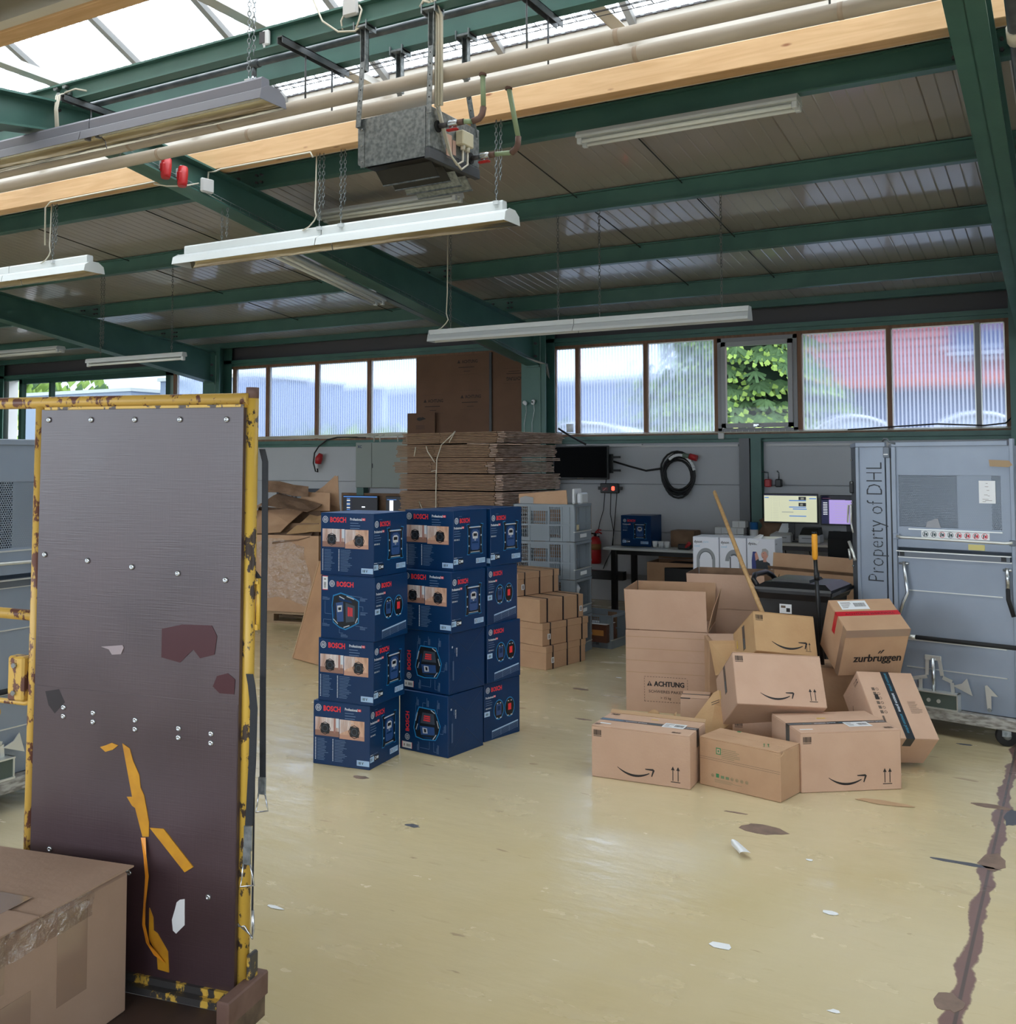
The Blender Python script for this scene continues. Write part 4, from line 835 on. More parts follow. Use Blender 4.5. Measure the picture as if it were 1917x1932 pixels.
m = MB(); m.box((.046, -.008, .665), (.072, -.003, .73), GALV, bev=.002); hook(m, .057, -.006, .63, 1.2); stuff(m.build('hook', S2))
S3 = thing('tension_strap', 'thin black cord strap with a triangular wire hook, lowest of the straps', 'strap', CM @ T(-.034, 0, 0))
m = MB(); ribbon([(.072, .02, .93), (.073, .02, .7), (.073, .02, .50)], .005, STR, m); m.build('webbing', S3)
m = MB(); m.tube([(.073, .02, .50), (.075, .02, .43), (.03, .015, .462), (.024, .015, .452), (.05, .02, .455), (.076, .02, .425), (.079, .02, .45), (.076, .02, .50)], .0025, CHROME, n=6); m.build('hook', S3)
S4 = thing('tension_strap', 'short black strap loops coming round the back of the yellow post', 'strap', CM @ T(-.034, 0, 0))
m = MB(); ribbon([(.04, .045, 1.40), (.058, .045, 1.38), (.066, .045, 1.34), (.068, .045, 1.30)], .022, STR, m, wd=(1, .3, 0)); m.build('webbing', S4)
m = MB(); m.tube([(.028, .045, 1.24), (.028, .045, 1.38)], .007, YPAINT, n=8); m.box((.01, .035, 1.365), (.032, .05, 1.38), YPAINT); m.box((.01, .035, 1.24), (.032, .05, 1.255), YPAINT); m.box((.015, .02, .985), (.034, .035, 1.005), YPAINT); stuff(m.build('strap_bracket', cart))

# ------------------------------------------------------------------ roll cages
def roll_cage(label, M, lettered=True):
    R_ = thing('roll_cage', label, 'roll cage', M); Wd = 1.034; Dp = .78; zt = 1.815
    xs = (.0, .062, .276, .327, 1.013, Wd)
    m = MB(); m.box((.062, .0, zt-.03), (.262, .025, zt), CAGE, bev=.003); m.box((.30, .0, zt-.03), (1.0, .025, zt), CAGE, bev=.003); m.add([(0, .07, zt-.035), (.062, .0, zt-.03), (.062, .0, zt), (0, .07, zt-.01), (0, .10, zt-.035), (.062, .025, zt-.03), (.062, .025, zt), (0, .10, zt-.01)], [(0,1,2,3),(7,6,5,4),(0,4,5,1),(3,2,6,7),(0,3,7,4)], CAGE); stuff(m.build('top_rail', R_))
    m = MB(); m.box((xs[5]-.024, -.004, .13), (xs[5], .03, zt+.012), CAGE, bev=.003); m.build('corner_post', R_)
    m = MB(); m.box((.30, -.002, .15), (.327, .025, zt-.03), CAGE, bev=.002); m.build('hinge_post', R_)
    m = MB(); m.box((.262, .012, .15), (.300, .03, zt-.1), CAGE); m.box((.288, .008, .15), (.2955, .0135, zt-.1), BLACK); stuff(m.build('hinge_gap', R_))
    m = MB(); m.box((.252, -.012, zt-.10), (.292, .0, zt-.03), CAGED, bev=.003); m.box((.258, -.02, zt-.082), (.286, -.012, zt-.076), WHITE); m.tube([(.25, -.01, zt+.005), (.262, -.014, zt+.022), (.28, -.014, zt+.022), (.295, -.01, zt+.0), (.33, -.006, zt-.01)], .006, CAGED); stuff(m.build('top_latch', R_))
    # letter strip
    m = MB(); m.box((.085, .012, .15), (.252, .02, zt-.03), CAGE); st = m.build('letter_panel', R_)
    m = MB(); m.box((.062, .0, .15), (.085, .02, zt-.03), CAGE, bev=.003); m.build('strip_edge', R_)
    if lettered:
        LT = mat('black_stencil_paint', rgb(36, 40, 46), .5); p = Print((.085, .012, .15), (1, 0, 0), (0, 0, 1))
        p.text('Property of DHL', .150, .765, .77, LT, h=.105, k=1, rot=pi/2, bold=-.014); 
        gp = CAGE
        for zz in [.80+.0515*i for i in range(14)]: p.rect(.03, zz-.0, .135, .0035, gp, k=3)
        p.build('stencil_lettering', st)
    # chamfered left side with fittings
    m = MB(); m.add([(0, .08, .15), (.062, .006, .15), (.062, .006, zt-.035), (0, .08, zt-.035), (.004, .085, .15), (.066, .011, .15), (.066, .011, zt-.035), (.004, .085, zt-.035)], [(0,1,2,3),(7,6,5,4),(0,4,5,1),(3,2,6,7),(0,3,7,4),(1,5,6,2)], CAGED); m.build('side_edge', R_)
    for z in (1.70, 1.55, 1.42, 1.0):
        m = MB(); m.tube([(.02, .045, z), (.016, .038, z)], .007, CHROME, n=8); m.build('rivet', R_)
    m = MB(); m.tube([(.01, .05, 1.40), (-.012, .05, 1.40), (-.012, .04, 1.285), (.012, .035, 1.285), (.012, .035, 1.40), (.01, .05, 1.40)], .007, BEAD, n=8); m.tube([(.012, .03, 1.29), (.03, .02, 1.22)], .006, BEAD); stuff(m.build('wire_handle', R_))
    m = MB(); m.box((.0, .04, 1.48), (.03, .06, 1.56), BLACK, bev=.006); m.build('black_stop', R_)
    m = MB(); m.tube([(-.01, .045, 1.16), (.03, .02, 1.08), (.045, .01, 1.04)], .011, BEAD, n=8); m.tube([(-.012, .05, 1.11), (.0, .04, 1.04)], .009, BEAD, n=8); stuff(m.build('lever', R_))
    # wide panel
    m = MB(); m.box((.327, .012, 1.605), (1.01, .018, zt-.03), CAGE); m.box((.327, .012, 1.145), (1.01, .018, 1.275), CAGE); m.box((.327, .012, 1.274), (.34, .018, 1.606), CAGE); m.box((.955, .012, 1.274), (1.01, .018, 1.606), CAGE); stuff(m.build('upper_sheet', R_))
    m = MB(); m.add([(.34, .015, 1.274), (.957, .015, 1.274), (.957, .015, 1.606), (.34, .015, 1.606)], [(0, 1, 2, 3)], PERF); m.build('perforated_sheet', R_)
    m = MB(); m.box((.70, .017, 1.274), (.90, .022, 1.606), CAGE); m.build('backing_plate', R_)
    for z, a, b in ((1.262, .40, .96), (1.083, .33, 1.01)):
        m = MB(); m.box((a, .004, z-.004), (b, .012, z+.003), BEAD); m.build('pressed_bead', R_)
    if lettered:
        m = MB(); m.box((.478, .0085, 1.212), (.885, .012, 1.255), WHITE); o = m.build('pictogram_sticker', R_)
        p = Print((.478, .0085, 1.212), (1, 0, 0), (0, 0, 1), .0003); gk = mat('dark_teal_print', rgb(38, 62, 66), .5); rd = mat('sign_red', rgb(196, 36, 52), .5)
        for i in range(8):
            u = .026+i*.0505; c = rd if i in (2, 4, 5, 6, 7) else gk
            p.ring(u, .0215, .0155, .0185, c); p.rect(u+.0, .012, .012, .016, rd if i > 3 else gk, 1); p.poly([(u-.011, .009), (u-.004, .009), (u-.002, .03), (u-.009, .031)], gk, 1); p.disc(u-.004, .031, .0035, gk, 1, 8)
            if i in (5, 6, 7): p.strip([(u-.012, .01), (u+.012, .033)], .002, rd, 2)
        stuff(p.build('pictogram_print', o))
        m = MB(); m.box((.76, .0085, 1.148), (.855, .012, 1.182), mat('yellow_label', rgb(214, 202, 128), .5)); m.build('yellow_label', R_)
        m = MB(); m.box((.83, .008, 1.435), (.925, .0115, 1.572), WHITE); o = m.build('paper_label', R_)
        p = Print((.83, .008, 1.435), (1, 0, 0), (0, 0, 1), .0003)
        for k, (u, v, w) in enumerate(((.04, .12, .012), (.035, .10, .02), (.045, .078, .015), (.03, .05, .02), (.05, .045, .012), (.02, .024, .035), (.035, .016, .04), (.02, .01, .02))): p.rect(u, v, w, .0022, GREYINK)
        stuff(p.build('handwriting', o))
        m = MB(); m.add([(.895, -.006, 1.70), (1.01, -.006, 1.695), (1.03, -.006, 1.668), (1.005, -.006, 1.655), (.90, -.006, 1.66)], [(0, 1, 2, 3, 4)], mat('brown_tape_piece', rgb(158, 132, 96), .4)); m.build('brown_tape', R_)
        m = MB(); m.add([(.505, .010, 1.275), (.60, .010, 1.275), (.58, .010, 1.335), (.515, .010, 1.31)], [(0, 1, 2, 3)], mat('translucent_label', rgb(150, 152, 158), .5)); m.build('torn_label', R_)
    m = MB(); m.tube([(.33, -.012, 1.215), (.36, -.018, 1.208), (.98, -.018, 1.200), (1.02, -.012, 1.205)], .0085, BEAD, n=8); m.box((.305, -.012, 1.195), (.345, .0, 1.23), CAGE, bev=.003); m.box((1.0, -.012, 1.185), (1.034, -.004, 1.22), CAGED, bev=.003); stuff(m.build('cross_bar', R_))
    m = MB(); m.box((.327, -.02, 1.118), (1.01, .012, 1.124), BEAD); m.box((.34, -.004, 1.085), (1.0, .012, 1.118), CAGED); o = m.build('ledge', R_); stuff(o)
    for x in (.36, .965):
        q = MB(); q.box((x-.014, -.007, 1.09), (x+.014, -.003, 1.116), BLACK); q.build('black_catch', R_)
    m = MB(); m.box((.327, .012, .17), (1.01, .018, 1.083), CAGE); m.build('lower_sheet', R_)
    for z, a, b in ((.875, .37, .95), (.565, .37, .965), (.395, .37, .965)):
        m = MB(); m.box((a, .006, z-.003), (b, .012, z+.003), BEAD); m.build('pressed_bead', R_)
    m = MB(); m.tube([(.34, -.004, 1.042), (.40, -.004, 1.042)], .008, CHROME, n=8); m.tube([(.372, -.015, 1.055), (.392, -.025, .90), (.398, -.028, .86), (.37, -.03, .80), (.335, -.03, .68)], .012, CHROME, n=10); stuff(m.build('bent_handle', R_))
    m = MB(); m.tube([(.96, -.004, 1.04), (1.01, -.004, 1.04)], .008, CHROME, n=8); m.tube([(.985, -.015, 1.055), (.99, -.025, .93)], .012, CHROME, n=10); m.tube([(.99, -.026, .93), (.992, -.03, .87), (1.02, -.03, .77)], .0125, RUBBER, n=10); stuff(m.build('bent_handle', R_))
    m = MB(); m.tube([(.30, -.05, .592), (1.16, -.05, .592)], .0135, RUBBER, n=12); o = m.build('black_bar', R_)
    m = MB(); m.tube([(.40, -.05, .592), (.45, -.05, .592)], .0137, BEAD, n=12); m.build('worn_spot', o)
    m = MB(); m.tube([(.33, -.03, .55), (.33, -.035, .40), (.30, -.035, .33)], .018, RUBBER, n=10); m.build('black_hose', R_)
    # locking mechanism
    for (x0, z0), (x1, z1) in (((.505, .475), (.50, .36)), ((.575, .475), (.592, .365)), ((.50, .35), (.40, .325)), ((.595, .355), (.65, .335)), ((.46, .335), (.46, .27)), ((.65, .33), (.655, .27))):
        m = MB(); d = Vector((x1-x0, 0, z1-z0)); n_ = Vector((-d.z, 0, d.x)).normalized()*.011; a, b = Vector((x0, -.012, z0)), Vector((x1, -.012, z1))
        m.slab([a-n_, a+n_, b+n_, b-n_], .006, BEAD); m.build('lock_link', R_)
    m = MB(); m.box((.49, -.018, .455), (.59, -.008, .485), BEAD, bev=.003); m.build('lock_bridge', R_)
    m = MB(); m.tube([(.542, -.02, .47), (.544, -.02, .25)], .012, CHROME, n=10); m.build('lock_spindle', R_)
    m = MB(); m.plate([(0, 0), (.055, .02), (.085, .055), (.115, -.045)], .006, BEAD, T(.655, -.012, .315) @ Rx(pi/2)); m.build('lock_hook', R_)
    m = MB(); m.plate([(0, 0), (.022, 0), (.022, .085), (.06, .085), (.0, .145), (-.012, .14)], .006, BEAD, T(.855, -.012, .20) @ Rx(pi/2)); m.tube([(.866, -.02, .20), (.866, -.008, .20)], .012, GALV, n=10); stuff(m.build('drop_hook', R_))
    m = MB(); m.box((.435, -.045, .175), (.69, -.04, .268), mat('dark_steel_box', rgb(86, 98, 92), .5, .4)); m.box((.43, -.055, .262), (.695, .01, .27), BEAD); m.box((.43, -.055, .165), (.695, .01, .175), BEAD); m.box((.43, -.05, .17), (.438, .01, .27), BEAD); m.box((.687, -.05, .17), (.695, .01, .27), BEAD); stuff(m.build('lock_housing', R_))
    for x in (.52, .58): q = MB(); q.tube([(x, -.052, .215), (x, -.045, .215)], .012, BEAD, n=10); q.build('bolt', R_)
    # rest of the body
    m = MB(); m.box((Wd-.018, .03, .17), (Wd-.012, Dp, zt-.03), CAGE); m.build('side_sheet', R_)
    m = MB(); m.box((.0, .1, .17), (.006, Dp, zt-.03), CAGE); m.build('side_sheet', R_)
    m = MB(); m.box((.0, Dp-.006, .17), (Wd, Dp, zt-.03), CAGE); m.build('back_sheet', R_)
    for x in (.0, Wd-.024):
        m = MB(); m.box((x, Dp-.03, .13), (x+.024, Dp, zt), CAGED, bev=.003); m.build('corner_post', R_)
    m = MB(); m.box((.0, .02, .145), (Wd, Dp, .165), CAGED); m.build('floor_plate', R_)
    AGW = mat('weathered_frame_beam', rgb(172, 170, 164), .6, noise=(16, .4, .62), col2=rgb(116, 112, 106), stretch=(1, 1, 4))
    m = MB(); m.box((-.01, -.05, .10), (Wd+.02, .02, .165), AGW, bev=.003); m.build('base_beam', R_)
    m = MB(); m.box((-.01, Dp-.06, .10), (Wd+.02, Dp+.02, .165), AGW, bev=.003); m.build('base_beam', R_)
    for x, y in ((.10, .03), (Wd-.08, .0), (.10, Dp-.06), (Wd-.10, Dp-.06)):
        m = MB(); m.lathe([(.025, -.018), (.055, -.018), (.062, -.012), (.062, .012), (.055, .018), (.025, .018)], RUBBER, 22, T(x, y, .062) @ Rz(.5) @ Rx(pi/2)); o = m.build('wheel', R_)
        q = MB(); q.box((-.03, -.026, .0), (.02, -.021, .05), GALV, T(x, y, .06) @ Rz(.5)); q.box((-.03, .021, .0), (.02, .026, .05), GALV, T(x, y, .06) @ Rz(.5)); q.lathe([(.0, -.02), (.024, -.02), (.024, .02), (0, .02)], GALV, 12, T(x, y, .062) @ Rz(.5) @ Rx(pi/2)); stuff(q.build('castor_fork', o))
    return R_
roll_cage('grey sheet-steel roll cage with property lettering at the right edge', T(-1.36, 7.035, 0) @ Rz(radians(-12.2)))
c2 = roll_cage('pale grey roll cage half hidden behind the plywood cart at the left edge', T(-4.62, 2.55, 0) @ Rz(radians(90)), False)
# ================================================================== CARTONS
def posed(x, y, z, rx, ry, rz, h): return T(x, y, z) @ Rz(radians(rz)) @ Ry(radians(ry)) @ Rx(radians(rx)) @ T(0, 0, -h/2)
def faces(w, d, h):
    """front, right, left, top drawing frames of a box standing on its base centre"""
    return dict(front=((-w/2, -d/2, 0), (1, 0, 0), (0, 0, 1)), right=((w/2, -d/2, 0), (0, 1, 0), (0, 0, 1)), left=((-w/2, d/2, 0), (0, -1, 0), (0, 0, 1)), top=((-w/2, -d/2, h), (1, 0, 0), (0, 1, 0)))
def carton_body(root, w, d, h, m, seam='x', flaps=True, bulge=0.):
    b = MB(); b.box((-w/2, -d/2, .001), (w/2, d/2, h-.004), m, bev=.0035); b.build('body', root)
    if flaps:
        g = .0015
        if seam == 'x': qs = (((-w/2+.001, -d/2, h-.004), (w/2-.001, -g, h)), ((-w/2+.001, g, h-.004), (w/2-.001, d/2, h)))
        else: qs = (((-w/2, -d/2+.001, h-.004), (-g, d/2-.001, h)), ((g, -d/2+.001, h-.004), (w/2, d/2-.001, h)))
        for a, c in qs: q = MB(); q.box(a, c, m, bev=.0012); q.build('top_flap', root)
def smile(p, u, v, s, m=None):
    m = m or INK; a = bez((0, .17), (.42, -.17), (.86, .10), 12); b = bez((.86, .125), (.42, -.075), (0, .185), 12)
    p.poly([(u+x*s, v+y*s) for x, y in a+b], m, 1) if False else None
    for i in range(12): p.poly([(u+x*s, v+y*s) for x, y in (a[i], a[i+1], b[11-i], b[12-i])], m, 1)
    c = [(.74, .22), (.96, .235), (1.0, .20), (.93, .035), (.905, .045), (.945, .185), (.76, .195)]
    p.poly([(u+x*s, v+y*s) for x, y in (c[0], c[1], c[5], c[6])], m, 1); p.poly([(u+x*s, v+y*s) for x, y in (c[1], c[2], c[3], c[4], c[5])], m, 1)
def arrows_up(p, u, v, s, m=None, rot=0):
    m = m or INK
    def q(x, y): return (u+x*s*cos(rot)-y*s*sin(rot), v+x*s*sin(rot)+y*s*cos(rot))
    p.poly([q(0, 0), q(.62, 0), q(.62, .05), q(0, .05)], m, 1)
    for x in (.14, .48):
        p.poly([q(x-.025, .1), q(x+.025, .1), q(x+.025, .8), q(x-.025, .8)], m, 1); p.poly([q(x-.12, .76), q(x+.12, .76), q(x, 1.0)], m, 1)
def barcode(p, u, v, w, h, m=None, bg=None, seed=1, vert=False):
    r = random.Random(seed)
    if bg: p.rect(u-w*.12, v-h*.15, w*1.24, h*1.3, bg, 1)
    x = 0
    while x < .97:
        b = r.choice((.02, .03, .05)); 
        if vert: p.rect(u, v+x*h, w, b*h, m or INK, 2)
        else: p.rect(u+x*w, v, b*w, h, m or INK, 2)
        x += b+r.choice((.02, .03, .04))
def lines(p, u, v, w, n, dy, th, m, seed=0, k=1):
    r = random.Random(seed)
    for i in range(n): p.rect(u, v-i*dy, w*r.uniform(.55, 1), th, m, k)
def ptape(root, w, d, h, axis='x', off=0., tw=.05, drop=.06, txt=True, ends=(1, 1), word='amazon prime', col=None, tcol=None):
    m = MB(); c = col or BLK_TAPE; t = .0008
    if axis == 'x':
        m.box((-w/2-t, off-tw/2, h), (w/2+t, off+tw/2, h+t), c)
        if ends[0]: m.box((-w/2-t, off-tw/2, h-drop), (-w/2, off+tw/2, h+t), c)
        if ends[1]: m.box((w/2, off-tw/2, h-drop), (w/2+t, off+tw/2, h+t), c)
    else:
        m.box((off-tw/2, -d/2-t, h), (off+tw/2, d/2+t, h+t), c)
        if ends[0]: m.box((off-tw/2, -d/2-t, h-drop), (off+tw/2, -d/2, h+t), c)
        if ends[1]: m.box((off-tw/2, d/2, h-drop), (off+tw/2, d/2+t, h+t), c)
    o = m.build('sealing_tape', root)
    if txt:
        if axis == 'x': p = Print((-w/2, off-tw/2, h), (1, 0, 0), (0, 1, 0), .0012); L = w; tr = lambda s: (s, tw*.32, 0)
        else: p = Print((off-tw/2, -d/2, h), (1, 0, 0), (0, 1, 0), .0012); L = d; tr = lambda s: (tw*.38, L-s, -pi/2)
        s = .01; i = 0
        while s < L-.1:
            u, v, r_ = tr(s); p.text(word, u, v, .12, (tcol or (TEALP if i % 2 == 0 else WHITEP)), h=tw*.34, rot=r_, bold=.01); s += .135; i += 1
        stuff(p.build('tape_lettering', o))
    return o
BLK_TAPE = mat('dark_printed_tape', rgb(38, 44, 52), .3, coat=.3); TEALP = mat('light_blue_tape_print', rgb(60, 140, 170), .4)
def paper(p, u, v, w, h, seed=0, k=1, rot=0):
    p.rect(u, v, w, h, WHITE, k); r = random.Random(seed)
    for i in range(5): p.rect(u+w*.06, v+h*(.78-.15*i), w*r.uniform(.2, .4), h*.05, GREYINK, k+1)
    x = u+w*.52
    while x < u+w*.92: b = r.choice((.002, .003, .004)); p.rect(x, v+h*.3, b, h*.45, INK, k+1); x += b+r.choice((.002, .003))
def amazon_box(label, M, w, d, h, m, front=True, tape=None, extra=None, seam='x', sm=.38, name='cardboard_box'):
    R_ = thing(name, label, 'box', M); carton_body(R_, w, d, h, m, seam); F = faces(w, d, h)
    if tape: ptape(R_, w, d, h, **tape)
    if front:
        p = Print(*F['front']); smile(p, w*.27, h*.12, w*sm); arrows_up(p, w*.81, h*.10, w*.15); barcode(p, .012, h-.05, .045, .028, None, None, 3); p.rect(.012, h-.057, .045, .003, INK); stuff(p.build('front_print', R_))
    if extra: extra(R_, F, w, d, h)
    return R_
# front left
def ex1(R_, F, w, d, h):
    p = Print(*F['top']); paper(p, .355, .015+.10, .12, .09, 2); p.rect(.03, .05, .06, .018, WHITE, 1); barcode(p, .44, .02, .05, .025, None, None, 5); barcode(p, .01, .02, .03, .03, None, None, 6); barcode(p, .02, d-.05, .05, .03, None, None, 8); p.text('eus', .26, .235, .04, mat('yellow_crayon', rgb(226, 190, 60), .5), bold=.03); stuff(p.build('top_print', R_))
    m = MB(); m.slab([(-w/2, d/2-.004, h), (w/2, d/2-.004, h), (w/2, d/2+.02, h+.012), (-w/2, d/2+.02, h+.012)], .003, CARDE); m.build('lifted_flap_edge', R_)
amazon_box('taped cardboard box with black curved-arrow print, front left of the pile', T(-2.085, 5.285, 0) @ Rz(radians(3.2)), .545, .303, .274, CARDP, True, dict(axis='x', off=-.0, tw=.045, drop=.09, ends=(0, 1)), ex1)
# front centre
def ex2(R_, F, w, d, h):
    p = Print(*F['front']); GI = mat('faded_green_grey_ink', rgb(140, 126, 96), .7)
    lines(p, .13, h-.045, .13, 6, .009, .0028, GI, 3); p.rect(.10, h-.075, .028, .034, GREENINK); p.rect(.105, h-.07, .018, .024, CARDP, 2); p.rect(.11, h-.064, .008, .012, GREENINK, 3)
    for k, z in enumerate((h*.60, h*.56)): p.rect(0, z, w, .0015, GREYINK)
    for i in range(8):
        u = .07+.028*i; 
        if i == 1: p.rect(u, .055, .018, .02, GREENINK)
        elif i in (2, 3): p.rect(u, .055, .02, .014, mat('faded_green_ink', rgb(110, 130, 96), .7))
        else: p.ring(u+.009, .062, .006, .009, GI, 1, 10); p.rect(u+.004, .058, .009, .007, GI, 1)
    lines(p, .09, .043, .16, 3, .006, .002, GI, 8); stuff(p.build('front_print', R_))
    p = Print(*F['top']); arrows_up(p, .35, .03, .06, GREENINK, .5); p.rect(.11, d-.02, .02, .02, GREENINK); stuff(p.build('top_print', R_))
    m = MB(); m.slab([(w/2-.03, -d/2, h*.93), (w/2+.004, -d/2+.0, h*.9), (w/2+.008, -d/2+.04, h*.96), (w/2-.02, -d/2+.03, h+.004)], .002, CARDE); m.build('torn_corner', R_)
amazon_box('untaped brown box with faint green eco icons, front centre of the pile', T(-1.546, 5.327, 0) @ Rz(radians(-12.2)), .461, .219, .249, CARD, False, None, ex2)
# front right
def ex3(R_, F, w, d, h):
    p = Print(*F['top']); paper(p, .30, .08, .13, .09, 4); p.rect(.02, .05, .07, .014, WHITE, 1); p.text('eus', .20, .26, .05, mat('yellow_crayon', rgb(226, 190, 60), .5), bold=.03); barcode(p, .47, .03, .05, .03, None, None, 9); stuff(p.build('top_print', R_))
amazon_box('large taped cardboard box with black curved-arrow print, front right of the pile', T(-1.189, 5.693, 0) @ Rz(radians(35.7)), .54, .404, .305, CARDP, True, dict(axis='x', off=-.03, tw=.05, drop=.14, ends=(1, 1)), ex3)
# pale box behind the two front ones
def ex14(R_, F, w, d, h):
    p = Print(*F['front']); barcode(p, .012, h-.055, .045, .028, None, None, 3); p.rect(.012, h-.062, .045, .003, INK); stuff(p.build('front_print', R_))
amazon_box('plain pinkish box with a corner barcode, wedged behind the front centre box', T(-1.60, 5.99, 0) @ Rz(radians(14)), .44, .20, .232, CARDP, False, None, ex14)
# small box with sideways arrows
def ex12(R_, F, w, d, h):
    p = Print(*F['front']); arrows_up(p, .15, .075, .07, INK, pi/2); smile(p, .12, .02, .05); p.rect(.0, h-.008, .06, .006, BLK_TAPE); stuff(p.build('front_print', R_))
amazon_box('small box with sideways arrow print standing before the tall open carton', T(-2.13, 6.20, 0) @ Rz(radians(14)), .173, .185, .245, CARDP, False, dict(axis='x', off=0, tw=.02, drop=.2, txt=False, ends=(1, 0)), ex12)
# big tilted one and its upper neighbour
def side_tape(z0, z1, txt=True, off=0.):
    def f(R_, F, w, d, h):
        m = MB(); m.box((-w/2-.0008, off-.022, z0*h), (-w/2, off+.022, z1*h), BLK_TAPE); o = m.build('sealing_tape', R_)
        p = Print((-w/2, off+.022, 0), (0, -1, 0), (0, 0, 1), .0012); p.text('prime', .028, z0*h+.01, .06, TEALP, h=.014, rot=pi/2, bold=.01); stuff(p.build('tape_lettering', o))
        p = Print(*F['left']); arrows_up(p, .03, .02, .05, INK); p.text('eus', d*.2, h*.5, .05, mat('yellow_crayon', rgb(226, 190, 60), .5), bold=.03, rot=pi/2); stuff(p.build('side_print', R_))
    return f
def ext(M, w, d0, d, h): return M @ T(0, (d-d0)/2, 0)
amazon_box('large box with curved-arrow print leaning back in the middle of the pile', ext(posed(-1.568, 5.879, .399, -32.4, 3.3, 30.8, .30), .5, .30, .42, .30), .50, .42, .30, CARDP, True, None, side_tape(.45, .98))
amazon_box('yellowish box with curved-arrow print leaning back on top of the pile', ext(posed(-1.647, 6.297, .594, -29.2, 6.2, 33.4, .25), .375, .30, .40, .25), .375, .40, .25, CARDY, True, None, side_tape(.3, .9), sm=.58)
# zurbrueggen box
def ex9(R_, F, w, d, h):
    p = Print(*F['front']); [p.text('zurbruggen', .073+.0012*i, .10, .285, INK, h=.052, bold=.014, k=i) for i in range(3)]
    p.poly([(.212, .156), (.220, .156), (.233, .176), (.222, .176)], INK, 1); p.poly([(.226, .156), (.234, .156), (.251, .182), (.239, .182)], INK, 1); stuff(p.build('shop_lettering', R_))
    rt_ = mat('red_printed_tape', rgb(196, 34, 48), .3, coat=.3)
    o = ptape(R_, w, d, h, axis='x', off=.01, tw=.042, drop=.13, txt=False, col=rt_, ends=(1, 1)); p = Print((-w/2, -.02, h), (1, 0, 0), (0, 1, 0), .0012)
    dk = mat('dark_red_tape_print', rgb(110, 16, 28), .4); p.text('ACHTUNG WERTVOLL', .05, .018, .3, dk, h=.016, bold=.02); stuff(p.build('tape_lettering', o))
    p = Print(*F['top']); paper(p, .05, d-.10, .17, .085, 6); stuff(p.build('shipping_label', R_))
    m = MB(); m.box((-w/2-.0012, -d/2-.0015, h-.05), (w/2+.001, -d/2-.0003, h+.0005), TAPEB); m.box((-w/2-.0015, -d/2, .0), (-w/2-.0003, -d/2+.05, h), TAPEB); stuff(m.build('clear_tape', R_))
amazon_box('brown box with bold black shop lettering and red tape, top right of the pile', posed(-1.149, 6.374, .654, 27.7, -.9, 33.7, .325), .38, .297, .325, CARD, False, None, ex9)
# right leaning box with tape
def ex10(R_, F, w, d, h):
    ptape(R_, w, d, h, axis='y', off=-.0, tw=.05, drop=.07)
    p = Print(*F['top']); 
    for i in range(6): p.rect(.05+.0, d-.13-.03*i, .018, .02, GREYINK, 1); p.ring(.082, d-.12-.03*i, .006, .009, GREYINK, 1, 10)
    p.rect(.052, d-.19, .022, .035, INK, 2); p.rect(.05, .10, .012, .04, GREYINK, 1)
    lines(p, w*.70, d-.20, .075, 10, .008, .0022, GREYINK, 4); stuff(p.build('top_print', R_))
    p = Print(*F['left']); smile(p, .12, .03, .22); arrows_up(p, .03, .16, .05); stuff(p.build('side_print', R_))
s_ = .975
amazon_box('box with black and blue tape tipped on its side at the right of the pile', posed(-1.007*s_, 6.321*s_, EYE+(.215-EYE)*s_, 42.1, 3.7, 36.4, .239*s_), .34*s_, .446*s_, .239*s_, CARDP, False, None, ex10, seam='y')
# supports behind
amazon_box('brown box mostly hidden between the leaning box and the lettered box', T(-1.48, 6.55, 0) @ Rz(.25), .44, .28, .44, CARD, False, None, None)
# flap box at the left
FB = thing('open_cardboard_box', 'narrow open box with a hanging flap beside the tall open carton', 'box', T(-2.00, 6.50, 0) @ Rz(radians(25)))
carton_body(FB, .30, .24, .56, CARD, flaps=False)
m = MB(); m.slab([(-.15, -.12, .56), (.02, -.13, .565), (.0, -.235, .40), (-.12, -.20, .36)], .004, CARDY); m.build('hanging_flap', FB)
m = MB(); m.box((-.13, -.12, .562), (.15, .12, .566), CARDP); m.box((.04, -.122, .50), (.09, -.12, .54), INK); stuff(m.build('inner_flap', FB))
# torn piece
m = MB(); vs = [(-2.02, 5.80, .18), (-1.93, 5.93, .33), (-1.78, 6.0, .42), (-1.76, 5.93, .22), (-1.88, 5.70, .12), (-1.90, 5.86, .28)]
m.add(vs+[(x+.004, y+.012, z) for x, y, z in vs], [(0, 1, 5), (0, 5, 4), (5, 1, 2), (5, 2, 3), (5, 3, 4), (7, 6, 11), (11, 6, 10), (7, 11, 8), (8, 11, 9), (9, 11, 10), (0, 6, 7, 1), (1, 7, 8, 2), (2, 8, 9, 3), (3, 9, 10, 4), (4, 10, 6, 0)], CARDY); t = m.build('torn_flap'); tag(t, 'torn folded cardboard flap in front of the leaning boxes', 'cardboard')
p = Print((-1.93, 5.845, .22), (.6, .35, .25), (-.1, .05, .9), .006); lines(p, .02, .06, .05, 4, .012, .004, GREYINK, 2); stuff(p.build('faint_print', t))
# kraft paper crumple behind front left box
m = MB(); r = random.Random(4); n = 9; vs = [(-2.20+.022*i, 5.50+.03*j, .04+.11*j+.05*sin(i*.9)*r.uniform(.3, 1)) for j in range(3) for i in range(n)]
m.add(vs, [(j*n+i, j*n+i+1, (j+1)*n+i+1, (j+1)*n+i) for j in range(2) for i in range(n-1)], CARDY); t = m.build('packing_paper'); tag(t, 'crumpled brown packing paper behind the front left box', 'paper')
